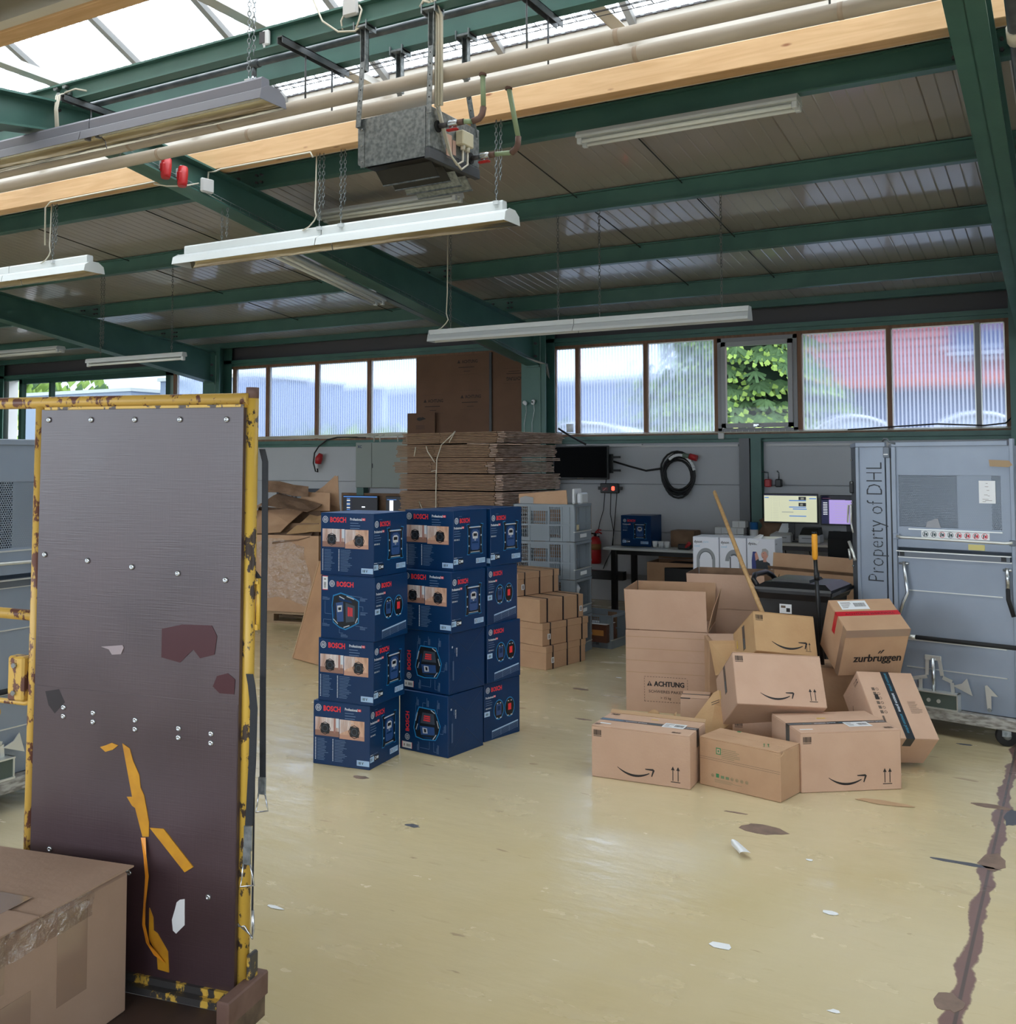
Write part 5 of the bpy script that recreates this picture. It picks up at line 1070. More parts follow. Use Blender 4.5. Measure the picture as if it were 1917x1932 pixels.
# open tall cartons
def open_carton(label, M, w, d, h, fl, m, m2, extra=None, which='fblr'):
    R_ = thing('open_cardboard_box', label, 'box', M); t = .006
    b = MB(); b.box((-w/2, -d/2, 0), (w/2, -d/2+t, h), m); b.box((-w/2, d/2-t, 0), (w/2, d/2, h), m); b.box((-w/2, -d/2+t, 0), (-w/2+t, d/2-t, h), m); b.box((w/2-t, -d/2+t, 0), (w/2, d/2-t, h), m); b.box((-w/2+t, -d/2+t, 0), (w/2-t, d/2-t, t), m); stuff(b.build('body', R_))
    for k in which:
        f = MB(); g = .006
        if k == 'f': f.slab([(-w/2+.004, -d/2, h+g), (w/2-.004, -d/2, h+g), (w/2-.012, -d/2-.004, h+fl), (-w/2-.004, -d/2-.012, h+fl)], -t*.8, m)
        if k == 'b': f.slab([(-w/2, d/2, h+g), (w/2, d/2, h+g), (w/2+.004, d/2+.01, h+fl), (-w/2, d/2+.01, h+fl)], t*.8, m2)
        if k == 'l': f.slab([(-w/2, -d/2+.01, h+g), (-w/2, d/2-.01, h+g), (-w/2-.01, d/2, h+fl), (-w/2-.012, -d/2+.01, h+fl)], t*.8, m2)
        if k == 'r': f.slab([(w/2, -d/2+.01, h+g), (w/2, d/2-.01, h+g), (w/2+.05, d/2-.06, h+fl*.9), (w/2+.03, -d/2+.05, h+fl*.5)], -t*.8, m2)
        f.build('upright_flap', R_)
    if extra: extra(R_, w, d, h)
    return R_
def ach(R_, w, d, h):
    p = Print((-w/2, -d/2, 0), (1, 0, 0), (0, 0, 1)); u0, v0, W2, H2 = .125, .07, .29, .165
    for i in range(15):
        p.rect(u0+W2*i/15, v0, W2/24, .0025, INK); p.rect(u0+W2*i/15, v0+H2, W2/24, .0025, INK)
    for i in range(9): p.rect(u0, v0+H2*i/9, .0025, H2/15, INK); p.rect(u0+W2, v0+H2*i/9, .0025, H2/15, INK)
    p.poly([(u0+.018, v0+.105), (u0+.054, v0+.105), (u0+.036, v0+.138)], INK); p.text('!', u0+.033, v0+.109, .006, CARDP, h=.02, bold=.03, k=2)
    [p.text('ACHTUNG', u0+.065+.0008*i, v0+.105, .203, INK, h=.033, bold=.02, k=i) for i in range(4)]; p.text('SCHWERES PAKET', u0+.03, v0+.06, .235, INK, h=.018, bold=.005); p.text('> 15 kg', u0+.11, v0+.02, .07, INK, h=.016); stuff(p.build('warning_print', R_))
    for k, z in enumerate((.50, .42, .34, .26)):
        m = MB(); m.box((-w/2+.002, -d/2-.0008, z), (w/2-.002, -d/2, z+.003), CARDE); m.build('crease', R_)
open_carton('tall open carton with heavy-parcel warning print, left end of the pile', T(-2.535, 6.88, 0) @ Rz(radians(12.3)), .556, .52, .545, .275, CARDP, CARD, ach)
open_carton('larger open carton standing behind the tall one, flaps up', T(-2.28, 7.46, 0) @ Rz(radians(8)), .56, .46, .63, .25, CARDP, CARDD)
# wooden stick in the cartons and the yellow-gripped shaft
t = thing('wooden_stick', 'long wooden broom handle leaning out of the cartons', 'stick')
m = MB(); m.tube([(-2.41, 7.5, 1.468), (-2.405, 7.48, 1.46), (-2.05, 6.95, 1.0), (-1.80, 6.58, .70)], [.009, .0135, .015, .015], BROOMW, n=12); m.build('handle', t)
m = MB(); m.tube([(-2.412, 7.505, 1.475), (-2.409, 7.498, 1.466)], [.004, .010], mat('pale_handle_tip', rgb(216, 190, 150), .6), n=10); m.build('handle_tip', t)
t = thing('lifting_pole', 'black pole with orange-yellow grip leaning before the wheeled bin', 'pole')
m = MB(); m.tube([(-1.40, 6.50, .06), (-1.455, 6.55, .9), (-1.470, 6.58, 1.075)], .0125, BLACK, n=10); m.build('shaft', t)
m = MB(); m.tube([(-1.471, 6.58, 1.075), (-1.472, 6.58, 1.09), (-1.474, 6.585, 1.225), (-1.474, 6.585, 1.238)], [.012, .0175, .0185, .015], mat('orange_yellow_grip', rgb(232, 160, 34), .45), n=14); m.build('grip', t)
m = MB(); m.tube([(-1.474, 6.585, 1.237), (-1.475, 6.586, 1.25)], [.0165, .014], BLACK, n=12); m.build('end_cap', t)
m = MB(); m.tube([(-1.457, 6.555, .95), (-1.460, 6.56, 1.0)], .017, BLACK, n=10); m.build('clamp', t)
# ================================================================== BLUE RADIO CARTONS
BW, BD, BH = .368, .335, .352
def bosch_logo(p, u, v, s, wtxt, k=1):
    p.ring(u, v, s*.82, s, WHITEP, k, 20); p.ring(u, v, s*.50, s*.60, WHITEP, k, 16); p.rect(u-s*.32, v-s*.5, s*.14, s, WHITEP, k+1); p.rect(u+s*.18, v-s*.5, s*.14, s, WHITEP, k+1); p.rect(u-s*.3, v-s*.09, s*.6, s*.18, WHITEP, k+1)
    p.text('BOSCH', u+s*1.75, v-s*.72, wtxt, REDP, h=s*1.5, bold=.035, k=k)
def prof(p, u, v, w, k=1):
    p.text('Professional', u, v, w*.78, WHITEP, h=w*.14, bold=.03, k=k); p.rect(u+w*.80, v, w*.2, w*.13, REDP, k); p.text('HD', u+w*.83, v+w*.02, w*.14, WHITEP, h=w*.085, bold=.02, k=k+1)
    for i, f in enumerate((.55, .66, .62)): p.rect(u, v-w*(.16+.14*i), w*f, w*.03, DIMP, k)
    p.text('GPB 18V-5 C', u, v-w*.68, w*.55, WHITEP, h=w*.085, bold=.03, k=k)
def radio(p, u, v, w, h, k=1, body=None, glow=True, red=False):
    q = lambda x, y: (u+x*w, v+y*h)
    out = [(0, .0), (.14, -.01), (.2, .03), (.8, .03), (.86, -.01), (1, 0), (.95, .14), (.96, .86), (1.03, 1.0), (.86, 1.02), (.80, .93), (.2, .93), (.14, 1.02), (-.03, 1.0), (.04, .86), (.05, .14)]
    if glow:
        for e, mm, kk in ((.03, CYANP, 0),): p.poly([(u+w*.5+(x-.5)*w*(1+2*e), v+h*.5+(y-.5)*h*(1+1.6*e)) for x, y in out], mm, k+kk)
    p.poly([q(*a) for a in out], BLK, k+1)
    for sx in (0, 1):
        X = lambda x: 1-x if sx else x
        for y in (.28, .62): p.disc(*q(X(.10), y), w*.035, SILV, k+3, 8)
    p.poly([q(.17, .17), (q(.2, .12)), q(.8, .12), q(.83, .17), q(.83, .82), q(.78, .88), q(.22, .88), q(.17, .82)], NAVY, k+2)
    p.rect(*q(.12, .90), w*.76, h*.035, SILV, k+2); p.rect(*q(.2, .05), w*.6, h*.02, SILV, k+3)
    b = body or BODYP
    p.poly([q(.24, .2), q(.3, .12), q(.7, .12), q(.76, .2), q(.76, .74), q(.64, .84), q(.36, .84), q(.24, .74)], b, k+3)
    p.poly([q(.34, .52), q(.66, .52), q(.68, .70), q(.58, .76), q(.42, .76), q(.32, .70)], SILV, k+4); p.poly([q(.38, .6), q(.62, .6), q(.62, .70), q(.38, .70)], BLK, k+5); p.ring(*q(.5, .49), w*.03, w*.05, SILV, k+5, 12)
    p.rect(*q(.3, .36), w*.4, h*.05, NAVY, k+4)
    if red: p.poly([q(.32, .22), q(.68, .22), q(.68, .6), q(.32, .6)], REDP, k+6); [p.rect(*q(.34, .27+.08*i), w*.32, h*.02, BLK, k+7) for i in range(4)]
def mini(p, u, v, w, h, k, red):
    p.ring(u+w/2, v+h/2, w*.5, w*.56, CYANP, k, 16, 1, h/w); p.disc(u+w/2, v+h/2, w*.5, BLK, k+1, 14, h/w); p.rect(u+w*.22, v+h*.2, w*.56, h*.6, BODYP if not red else BLK, k+2)
    p.rect(u+w*.2, v+h*.02, w*.2, h*.05, SILV, k+3); p.rect(u+w*.6, v+h*.02, w*.2, h*.05, SILV, k+3); p.rect(u+w*.28, v+h*.82, w*.15, h*.05, SILV, k+3); p.rect(u+w*.6, v+h*.82, w*.15, h*.05, SILV, k+3)
    if red: p.rect(u+w*.33, v+h*.33, w*.34, h*.36, REDP, k+3)
    else: p.rect(u+w*.33, v+h*.45, w*.34, h*.25, NAVY, k+3)
def tag18(p, u, v, w, txt=True, k=1):
    p.rect(u, v, w, .030, PALEP, k)
    if txt: p.text('18 V', u+w*.12, v+.0075, w*.42, BLK, h=.015, bold=.02, k=k+1)
def scene_photo(p, u, v, w, h, k, a):
    p.rect(u, v, w, h, PINKP if a else PINKL, k)
    if a:
        p.poly([(u, v+h*.25), (u+w*.45, v+h*.55), (u+w*.45, v+h), (u, v+h)], PINKL, k+1)
        for i in range(5): p.strip([(u+w*(.06+.08*i), v+h*.3+h*.05*i), (u+w*(.1+.08*i), v+h)], .002, PINKP, k+2)
        p.rect(u, v, w, h*.22, mat('tan_floor_print', rgb(196, 150, 128), .45), k+2)
    else:
        p.rect(u, v, w, h*.3, mat('brown_floor_print', rgb(150, 112, 98), .45), k+1)
        for i in range(6): p.rect(u+w*.05+w*.07*i, v+h*.3, .003, h*.7, mat('tan_floor_print', rgb(196, 150, 128), .45), k+1)
        p.rect(u+w*.78, v+h*.2, .012, h*.8, mat('post_print', rgb(170, 120, 110), .45), k+2); p.rect(u+w*.88, v+h*.5, w*.12, h*.5, WHITEP, k+2)
    cx, cy, s = u+w*(.42 if not a else .6), v+h*.42, h*.27
    p.poly([(cx-s, cy-s*.9), (cx+s, cy-s), (cx+s*1.05, cy+s*.9), (cx-s*.95, cy+s)], BLK, k+3); p.ring(cx, cy, s*.55, s*.7, mat('dark_slate_print', rgb(60, 70, 84), .4), k+4, 12); p.ring(cx, cy, s*1.15, s*1.3, BLK, k+3, 8)
def face_photo(F, root):
    p = Print(*F); H = BH
    bosch_logo(p, .034, H-.038, .0195, .112); prof(p, .208, H-.040, .104)
    scene_photo(p, .014, H-.192, .156, .102, 1, False); scene_photo(p, .174, H-.198, .160, .106, 1, True)
    for (u, n, w) in ((.028, 15, .078), (.142, 15, .085)):
        lines(p, u, .142, w, n, .0083, .0022, DIMP, int(u*1000)); 
        for i in range(n): p.rect(u-.014, .142-i*.0083, .006, .005, WHITEP, 1)
    tag18(p, .286, .018, .080); stuff(p.build('printed_side', root))
def face_radio(F, root):
    p = Print(*F); H = BH
    bosch_logo(p, .028, H-.060, .0185, .098); p.rect(.052, H-.036, .03, .002, DIMP); prof(p, .004, H-.108, .098); radio(p, .135, H-.262, .155, .172, 1)
    p.rect(.004, .075, .03, .003, WHITEP); p.rect(.036, .076, .05, .002, DIMP); tag18(p, .0, .038, .045, True); p.rect(.045, .038, .05, .030, BLK, 1); p.ring(.06, .053, .006, .010, WHITEP, 2, 12); p.rect(.072, .046, .02, .014, WHITEP, 2)
    p.rect(.222, .030, .094, .030, PALEP, 1); p.rect(.228, .035, .024, .020, DIMP, 2); p.text('X', .234, .037, .012, WHITEP, h=.016, bold=.04, k=3); lines(p, .258, .051, .05, 3, .008, .003, DIMP, 2, 2); stuff(p.build('printed_end', root))
def face_big(F, root, side=False):
    p = Print(*F); H = BH
    if not side: R = lambda x, y: (x, y); rot = 0
    bosch_logo(p, .078 if not side else .078, H-.045, .0185, .115)
    cx, cy = .16, .155
    for e, mm, kk in ((1.07, CYANP, 0), (1.0, BLK, 1)):
        p.poly([(cx+e*x, cy+e*y) for x, y in ((-.078, .03), (-.070, .082), (-.02, .098), (.05, .082), (.098, .06), (.096, -.055), (.05, -.078), (.012, -.095), (-.03, -.085), (-.07, -.06))], mm, 1+kk)
    p.poly([(cx-.035, cy+.078), (cx+.05, cy+.062), (cx+.058, cy+.050), (cx-.03, cy+.06)], NAVY, 3); p.poly([(cx-.062, cy+.05), (cx-.058, cy-.045), (cx-.072, cy-.03), (cx-.071, cy+.02)], NAVY, 3)
    p.poly([(cx-.055, cy+.045), (cx-.005, cy+.055), (cx+.0, cy-.055), (cx-.045, cy-.06)], BODYP, 4); p.poly([(cx-.045, cy+.03), (cx-.012, cy+.035), (cx-.012, cy-.0), (cx-.042, cy-.005)], SILV, 5); p.poly([(cx-.038, cy+.02), (cx-.018, cy+.024), (cx-.018, cy+.008), (cx-.036, cy+.005)], BLK, 6)
    p.poly([(cx+.012, cy+.05), (cx+.075, cy+.035), (cx+.075, cy-.05), (cx+.015, cy-.06)], mat('dark_slate_print', rgb(60, 70, 84), .4), 4)
    for i in range(3): p.poly([(cx+.028+.012*i, cy+.028-.002*i), (cx+.036+.012*i, cy+.026-.002*i), (cx+.036+.012*i, cy-.026), (cx+.028+.012*i, cy-.022)], REDP, 6)
    for a, b in (((-.03, .083), (.005, .07)), ((.02, .086), (.07, .072)), ((.0, -.088), (.04, -.075)), ((.08, -.06), (.095, -.03)), ((-.07, -.045), (-.04, -.07))): p.strip([(cx+a[0], cy+a[1]), (cx+b[0], cy+b[1])], .005, SILV, 7)
    for pts in ([(.20, .235), (.20, .245), (.285, .24)], [(.25, .19), (.29, .188), (.29, .165)], [(.03, .21), (.03, .138), (.075, .137)], [(.075, .105), (.02, .105), (.02, .085)], [(.13, .058), (.13, .035), (.155, .035)], [(.24, .08), (.29, .078)]): p.strip(pts, .0015, DIMP, 1)
    for u, v in ((.27, .232), (.272, .155), (.27, .074), (.012, .228), (.012, .080), (.14, .026)): lines(p, u, v, .055, 3, .006, .002, DIMP, int(u*99))
    p.rect(.012, H-.082, .036, .078, WHITE, 1); p.rect(.012, H-.082, .036, .003, REDP, 2); p.rect(.012, H-.007, .036, .003, REDP, 2); barcode(p, .021, H-.072, .016, .035, BLK, None, 4, True); p.rect(.022, H-.025, .014, .006, GREYINK, 2)
    stuff(p.build('printed_side', root))
def face_minis(F, root):
    p = Print(*F); H = BH
    bosch_logo(p, .032, H-.048, .0180, .098); prof(p, .012, H-.098, .092); p.rect(.0, .148, .050, .030, PALEP, 1); p.text('18V', .012, .155, .026, BLK, h=.014, bold=.02, k=2)
    mini(p, .090, .118, .086, .110, 1, False); mini(p, .192, .118, .086, .110, 1, True)
    p.poly([(.07, .048), (.315, .072), (.315, .080), (.07, .056)], PALEP, 1)
    for i in range(5): p.poly([(.07, .042-.0075*i), (.312, .066-.0075*i), (.312, .068-.0075*i), (.07, .044-.0075*i)], DIMP, 1)
    for i in range(4): p.poly([(.07+.08*i, .008+.008*i), (.073+.08*i, .008+.008*i), (.073+.08*i, .048+.008*i), (.07+.08*i, .048+.008*i)], DIMP, 1)
    stuff(p.build('printed_end', root))
def face_bottom(F, root):
    p = Print(*F); ln = mat('crease_dark_navy', rgb(3, 24, 54), .5); lt = mat('crease_light_navy', rgb(34, 70, 118), .4)
    p.strip([(0, .0), (.17, .135), (.335, .0)], .003, ln, 1); p.strip([(0, .352), (.17, .232), (.335, .352)], .003, ln, 1); p.strip([(.17, .229), (.333, .345)], .002, lt, 2); p.strip([(.003, .004), (.17, .139), (.333, .004)], .0018, lt, 2); p.strip([(.003, .348), (.17, .228)], .0014, lt, 2)
    fm_ = MB()
    fm_.add([(BW/2+.0006, -BD/2+.004, .003), (BW/2+.0006, BD/2-.004, .003), (BW/2+.0030, .002, .133)], [(0, 1, 2)], NAVY); fm_.add([(BW/2+.0006, -BD/2+.004, .349), (BW/2+.0030, .002, .234), (BW/2+.0006, BD/2-.004, .349)], [(0, 1, 2)], NAVY); stuff(fm_.build('folded_flap', root))
    p.lift = .0034
    p.text('BOSCH', .062, .262, .048, WHITEP, h=.010, bold=.03, k=1, rot=-pi/2); p.rect(.02, .265, .012, .012, DIMP); p.ring(.026, .271, .003, .005, WHITEP, 2, 8); p.rect(.028, .08, .013, .11, mat('dull_blue_print', rgb(70, 94, 130), .45)); p.rect(.05, .235, .003, .028, DIMP); stuff(p.build('printed_base', root))
def bosch(kind):
    lab = ''; R_ = thing('radio_carton', lab, 'carton'); F = faces(BW, BD, BH)
    b = MB(); b.box((-BW/2, -BD/2, 0), (BW/2, BD/2, BH-.003), NAVY, bev=.0022); b.build('body', R_)
    if kind != 'side':
        for a, c in (((-BW/2+.001, -BD/2, BH-.003), (BW/2-.001, -.001, BH)), ((-BW/2+.001, .001, BH-.003), (BW/2-.001, BD/2, BH))): q = MB(); q.box(a, c, NAVY, bev=.001); q.build('top_flap', R_)
        q = MB(); q.box((-.04, -BD/2-.0006, BH-.028), (.0, -BD/2, BH-.026), NAVY2); q.build('flap_slot', R_)
    if kind == 'photo': face_photo(F['front'], R_); face_radio(F['right'], R_)
    elif kind == 'big': face_big(F['front'], R_); face_minis(F['right'], R_)
    elif kind == 'side':   # lying carton: picture side turned a quarter, base towards the camera right
        face_big(((-BW/2, -BD/2, BH), (0, 0, -1), (1, 0, 0)) if False else ((BW/2, -BD/2, 0), (0, 0, 1), (-1, 0, 0)), R_); face_bottom(F['right'], R_)
    return R_
K = {k: bosch(k) for k in ('photo', 'big', 'side')}
used = set()
def put(kind, x, y, z, rz, label):
    M = T(x, y, z) @ Rz(radians(rz))
    if kind not in used: used.add(kind); K[kind].matrix_world = M; K[kind]['label'] = label; K[kind]['group'] = 'blue radio cartons stacked on the floor'; return K[kind]
    c = copy_tree(K[kind], M, label); c['group'] = 'blue radio cartons stacked on the floor'; return c
h = BH
put('photo', -3.664, 4.770, 0, 6.4, 'blue radio carton at the bottom of the left stack')
put('photo', -3.633, 4.775, h, 4.4, 'blue radio carton second from the bottom in the left stack')
put('big', -3.612, 4.770, 2*h, 2.2, 'blue radio carton with white barcode sticker, third up in the left stack')
put('photo', -3.628, 4.784, 3*h, 1.4, 'blue radio carton on top of the left stack')
put('side', -3.371, 5.210, 0, -6.5, 'blue radio carton lying with its base showing, bottom of the middle stack')
put('side', -3.374, 5.231, h, -7.1, 'blue radio carton lying with its base showing, second in the middle stack')
put('photo', -3.362, 5.222, 2*h, -5.1, 'blue radio carton third up in the middle stack')
put('photo', -3.381, 5.273, 3*h, -5.0, 'blue radio carton on top of the middle stack')
put('big', -3.341, 5.610, 0, -11.4, 'blue radio carton at the bottom of the right stack')
put('big', -3.329, 5.600, h, -8.4, 'blue radio carton second up in the right stack')
put('big', -3.342, 5.590, 2*h, -4.0, 'blue radio carton third up in the right stack')
put('photo', -3.335, 5.635, 3*h, -6.2, 'blue radio carton on top of the right stack')
del used
c = copy_tree(K['photo'], T(-4.47, 11.16, .72) @ Rz(radians(0)), 'single blue radio carton standing on the white workbench'); del c['group']
for ch in list(c.children):
    if ch.name.startswith('printed'): D.objects.remove(ch)
face_radio(((-BW/2+.02, -BD/2, 0), (1, 0, 0), (0, 0, 1)), c)
# ================================================================== FRONT LEFT BOX ON THE CART
fm = CM @ T(-.235, -.175, .252) @ Rz(0)
# right rear corner of the box sits near (-2.22, 1.93)
bw, bd, bh = .62, .62, .37
R_ = thing('cardboard_box', 'large brown box sealed with clear tape standing on the cart at the lower left corner', 'box', T(-2.235, 1.93, .252) @ Rz(radians(9)) @ T(-bw/2, -bd/2, 0))
NB = mat('greyish_cardboard', rgb(168, 140, 120), .8, noise=(5, .3, .75), col2=rgb(158, 130, 110), bump=(40, .12))
m = MB(); m.box((-bw/2, -bd/2, 0), (bw/2, bd/2, bh-.005), NB, bev=.008); m.build('body', R_)
m = MB(); m.slab([(-bw/2, -bd/2, bh-.004), (bw/2-.004, -bd/2, bh-.004), (bw/2+.006, -.005, bh+.002), (-bw/2, -.002, bh)], .004, NB); m.build('top_flap', R_)
m = MB(); m.slab([(-bw/2, .003, bh-.004), (bw/2, .001, bh-.004), (bw/2+.012, bd/2+.004, bh+.004), (-bw/2, bd/2, bh-.004)], .004, NB); m.build('top_flap', R_)
m = MB(); m.box((-bw/2, -.05, bh+.0045), (bw/2-.09, .07, bh+.0058), TAPEB); m.build('sealing_tape', R_)
m = MB(); m.box((bw/2, -.18, bh-.13), (bw/2+.0012, -.10, bh-.0), TAPEB); m.box((bw/2, -.15, bh-.36), (bw/2+.0012, -.02, bh-.16), TAPEB); m.box((bw/2, .06, bh-.24), (bw/2+.0012, .16, bh-.02), TAPEB); stuff(m.build('side_tape', R_))
m = MB(); r = random.Random(11); n = 12; vs = []
for j in range(4):
    for i in range(n): vs.append((bw/2+.002+abs(r.gauss(0, .003)), -.20+.38*i/(n-1)+r.uniform(-.01, .01), bh+.002-.022*j-.004*r.random()))
m.add(vs, [(j*n+i, j*n+i+1, (j+1)*n+i+1, (j+1)*n+i) for j in range(3) for i in range(n-1)], FILM); m.build('wrinkled_tape', R_)
# ================================================================== LEANING BOARD, PALLET BOX
t = thing('leaning_board', 'brown hardboard sheet leaning behind the left stack of blue cartons', 'board')
m = MB(); BRD = mat('tan_board', rgb(176, 134, 96), .6, noise=(3, .3, .7), col2=rgb(150, 110, 78))
m.slab([(-5.98, 6.90, .0), (-5.45, 6.72, .0), (-5.52, 7.16, .80), (-6.0, 7.27, .80)], .018, BRD); m.build('board', t)
m = MB(); m.slab([(-5.983, 6.897, .0), (-5.972, 6.893, .0), (-5.992, 7.265, .80), (-6.003, 7.269, .80)], .019, CARDE); m.build('light_edge', t)
GM = T(-7.62, 8.72, 0) @ Rz(radians(9))
R_ = thing('pallet', 'wooden pallet under the big waste cardboard box', 'pallet', GM)
for y in (-.38, 0, .38):
    m = MB(); m.box((-.6, y-.05, 0), (.6, y+.05, .022), PALLW); m.build('bottom_board', R_)
    for x in (-.53, 0, .53): m = MB(); m.box((x-.07, y-.05, .022), (x+.07, y+.05, .10), PALLW); m.build('block', R_)
for i in range(6): m = MB(); y = -.4+i*.16; m.box((-.6, y-.055, .10), (.6, y+.055, .122), PALLW); m.build('deck_board', R_)
R_ = thing('pallet_box', 'huge brown cardboard pallet box filled with waste cardboard, wrapped in film', 'box', GM @ T(0, 0, .122))
m = MB(); t_ = .012; a, b, hh = .60, .42, .80
m.box((-a, -b, 0), (a, -b+t_, hh), CARD); m.box((-a, b-t_, 0), (a, b, hh), CARD); m.box((-a, -b+t_, 0), (-a+t_, b-t_, hh), CARD); m.box((a-t_, -b+t_, 0), (a, b-t_, hh), CARD); m.box((-a+t_, -b+t_, 0), (a-t_, b-t_, t_), CARD); stuff(m.build('body', R_))
m = MB(); r = random.Random(3); n = 14; vs = []
for j in range(n):
    for i in range(n):
        u, v = i/(n-1), j/(n-1); vs.append((-.10+.58*u+.05*sin(v*5), -b-.004-.012*r.random(), .10+.62*v+.05*sin(u*4)))
m.add(vs, [(j*n+i, j*n+i+1, (j+1)*n+i+1, (j+1)*n+i) for j in range(n-1) for i in range(n-1)], FILM); m.build('shrink_film', R_)
m = MB(); m.tube([(-.33, -b-.006, .75), (-.37, -b-.006, .6), (-.38, -b-.006, .4), (-.37, -b-.006, .28)], .005, WHITE, n=5); m.build('loose_strap', R_)
WM = GM @ T(0, 0, .93)
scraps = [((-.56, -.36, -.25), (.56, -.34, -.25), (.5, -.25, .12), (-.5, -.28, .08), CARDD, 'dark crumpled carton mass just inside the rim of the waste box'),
          ((-.5, -.1, -.2), (.5, -.08, -.2), (.36, .0, .30), (-.40, -.02, .26), CARDD, 'dark cardboard sheet standing in the middle of the waste box'),
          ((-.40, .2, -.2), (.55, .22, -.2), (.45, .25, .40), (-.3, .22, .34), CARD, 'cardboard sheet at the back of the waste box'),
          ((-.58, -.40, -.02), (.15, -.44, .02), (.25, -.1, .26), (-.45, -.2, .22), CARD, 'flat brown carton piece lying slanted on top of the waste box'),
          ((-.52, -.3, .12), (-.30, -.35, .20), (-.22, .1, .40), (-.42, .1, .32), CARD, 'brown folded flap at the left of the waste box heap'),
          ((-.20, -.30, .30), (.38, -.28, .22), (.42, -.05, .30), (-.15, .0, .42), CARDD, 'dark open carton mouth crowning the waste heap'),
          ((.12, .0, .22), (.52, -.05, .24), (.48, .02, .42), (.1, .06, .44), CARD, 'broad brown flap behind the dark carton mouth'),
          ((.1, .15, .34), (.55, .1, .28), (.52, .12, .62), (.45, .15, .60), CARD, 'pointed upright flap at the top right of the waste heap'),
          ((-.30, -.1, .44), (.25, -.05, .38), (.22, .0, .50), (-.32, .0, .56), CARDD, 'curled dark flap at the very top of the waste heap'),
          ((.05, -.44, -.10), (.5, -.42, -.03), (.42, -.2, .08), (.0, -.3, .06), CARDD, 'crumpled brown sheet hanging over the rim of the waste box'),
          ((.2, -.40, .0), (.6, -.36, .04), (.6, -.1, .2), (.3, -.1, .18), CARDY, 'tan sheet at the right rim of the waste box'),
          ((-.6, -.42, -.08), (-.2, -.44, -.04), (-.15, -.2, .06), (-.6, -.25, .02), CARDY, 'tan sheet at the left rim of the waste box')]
for i, (a_, b_, c_, d_, mm, l) in enumerate(scraps):
    m = MB(); r = random.Random(i); q = [Vector(p) for p in (a_, b_, c_, d_)]; k = 4; vs = []
    for jj in range(k):
        for ii in range(k):
            u, v = ii/(k-1), jj/(k-1); p = (q[0]*(1-u)+q[1]*u)*(1-v)+(q[3]*(1-u)+q[2]*u)*v; p = p+Vector((0, 0, r.uniform(-.012, .012))); vs.append(tuple(p))
    n_ = (q[1]-q[0]).cross(q[3]-q[0]).normalized()*.006; N = len(vs)
    vs2 = vs+[tuple(Vector(p)+n_) for p in vs]; fs = [(jj*k+ii, (jj+1)*k+ii, (jj+1)*k+ii+1, jj*k+ii+1) for jj in range(k-1) for ii in range(k-1)]; fs2 = fs+[tuple(N+x for x in reversed(f)) for f in fs]
    ring = [i_ for i_ in range(k)]+[jj*k+k-1 for jj in range(1, k)]+[(k-1)*k+i_ for i_ in range(k-2, -1, -1)]+[jj*k for jj in range(k-2, 0, -1)]
    fs2 += [(ring[i_], ring[(i_+1) % len(ring)], N+ring[(i_+1) % len(ring)], N+ring[i_]) for i_ in range(len(ring))]
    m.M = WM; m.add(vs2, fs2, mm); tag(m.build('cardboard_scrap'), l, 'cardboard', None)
# ================================================================== FLAT CARDBOARD STACK
SM = T(-5.32, 8.95, 0) @ Rz(radians(-8))
R_ = thing('pallet', 'wooden pallet under the tall stack of flat cartons', 'pallet', SM)
for y in (-.45, 0, .45): m = MB(); m.box((-.75, y-.05, 0), (.75, y+.05, .10), PALLW); m.build('bearer', R_)
for i in range(7): m = MB(); y = -.5+i*.166; m.box((-.75, y-.055, .10), (.75, y+.055, .122), PALLW); m.build('deck_board', R_)
z = .124; r = random.Random(5); k = 0
groups = [(.124, .50, 0), (.50, .90, 0), (.90, 1.19, .0), (1.19, 1.42, .01), (1.42, 1.585, -.0), (1.585, 1.70, -.07), (1.70, 1.735, .03), (1.74, 1.865, -.03), (1.875, 1.985, .05)]
FLATE = mat('dark_corrugated_edge', rgb(150, 122, 98), .9, noise=(40, .3, .7), col2=rgb(118, 94, 74), stretch=(.3, .3, 3)); FLATL = mat('pale_corrugated_end', rgb(206, 182, 166), .9, noise=(40, .3, .7), col2=rgb(120, 96, 80), stretch=(.3, .3, 3))
gl = ['lowest bundle', 'second bundle from the pallet', 'third bundle from the pallet', 'fourth bundle from the pallet', 'fifth bundle, its pale ends facing right', 'thick ragged bundle jutting left', 'single thin layer', 'bundle just below the top one', 'topmost bundle with one sheet jutting right']
for gi, (z0, z1, off) in enumerate(groups):
    B_ = thing('carton_bundle', 'flat-folded brown cartons, %s of the tall stack' % gl[gi], 'cartons', SM @ T(off, 0, z0) @ Rz(r.uniform(-.02, .02)), 'bundles of flat cartons on the tall stack')
    zz = 0; th = .0155
    while zz+th <= z1-z0+.001:
        dx, dy = r.uniform(-.016, .016), r.uniform(-.014, .014); m = MB(); l, rr = -.66+dx, .64+dx; yb = -.50+dy
        m.box((l, yb, zz), (-.16+dx, .48+dy, zz+th*.72), FLATE); m.box((-.155+dx, yb, zz), (rr-.09, .48+dy, zz+th*.72), FLATE); m.box((rr-.088, yb+.01, zz+.001), (rr, .47+dy, zz+th*.70), FLATL)
        stuff(m.build('flat_carton', B_)); zz += th
    if gi == 8: m = MB(); m.slab([(.2, -.52, -.012), (.86, -.50, -.024), (.84, -.2, -.022), (.2, -.2, -.012)], .007, FLATL); m.build('jutting_sheet', B_)
m = MB(); m.M = SM
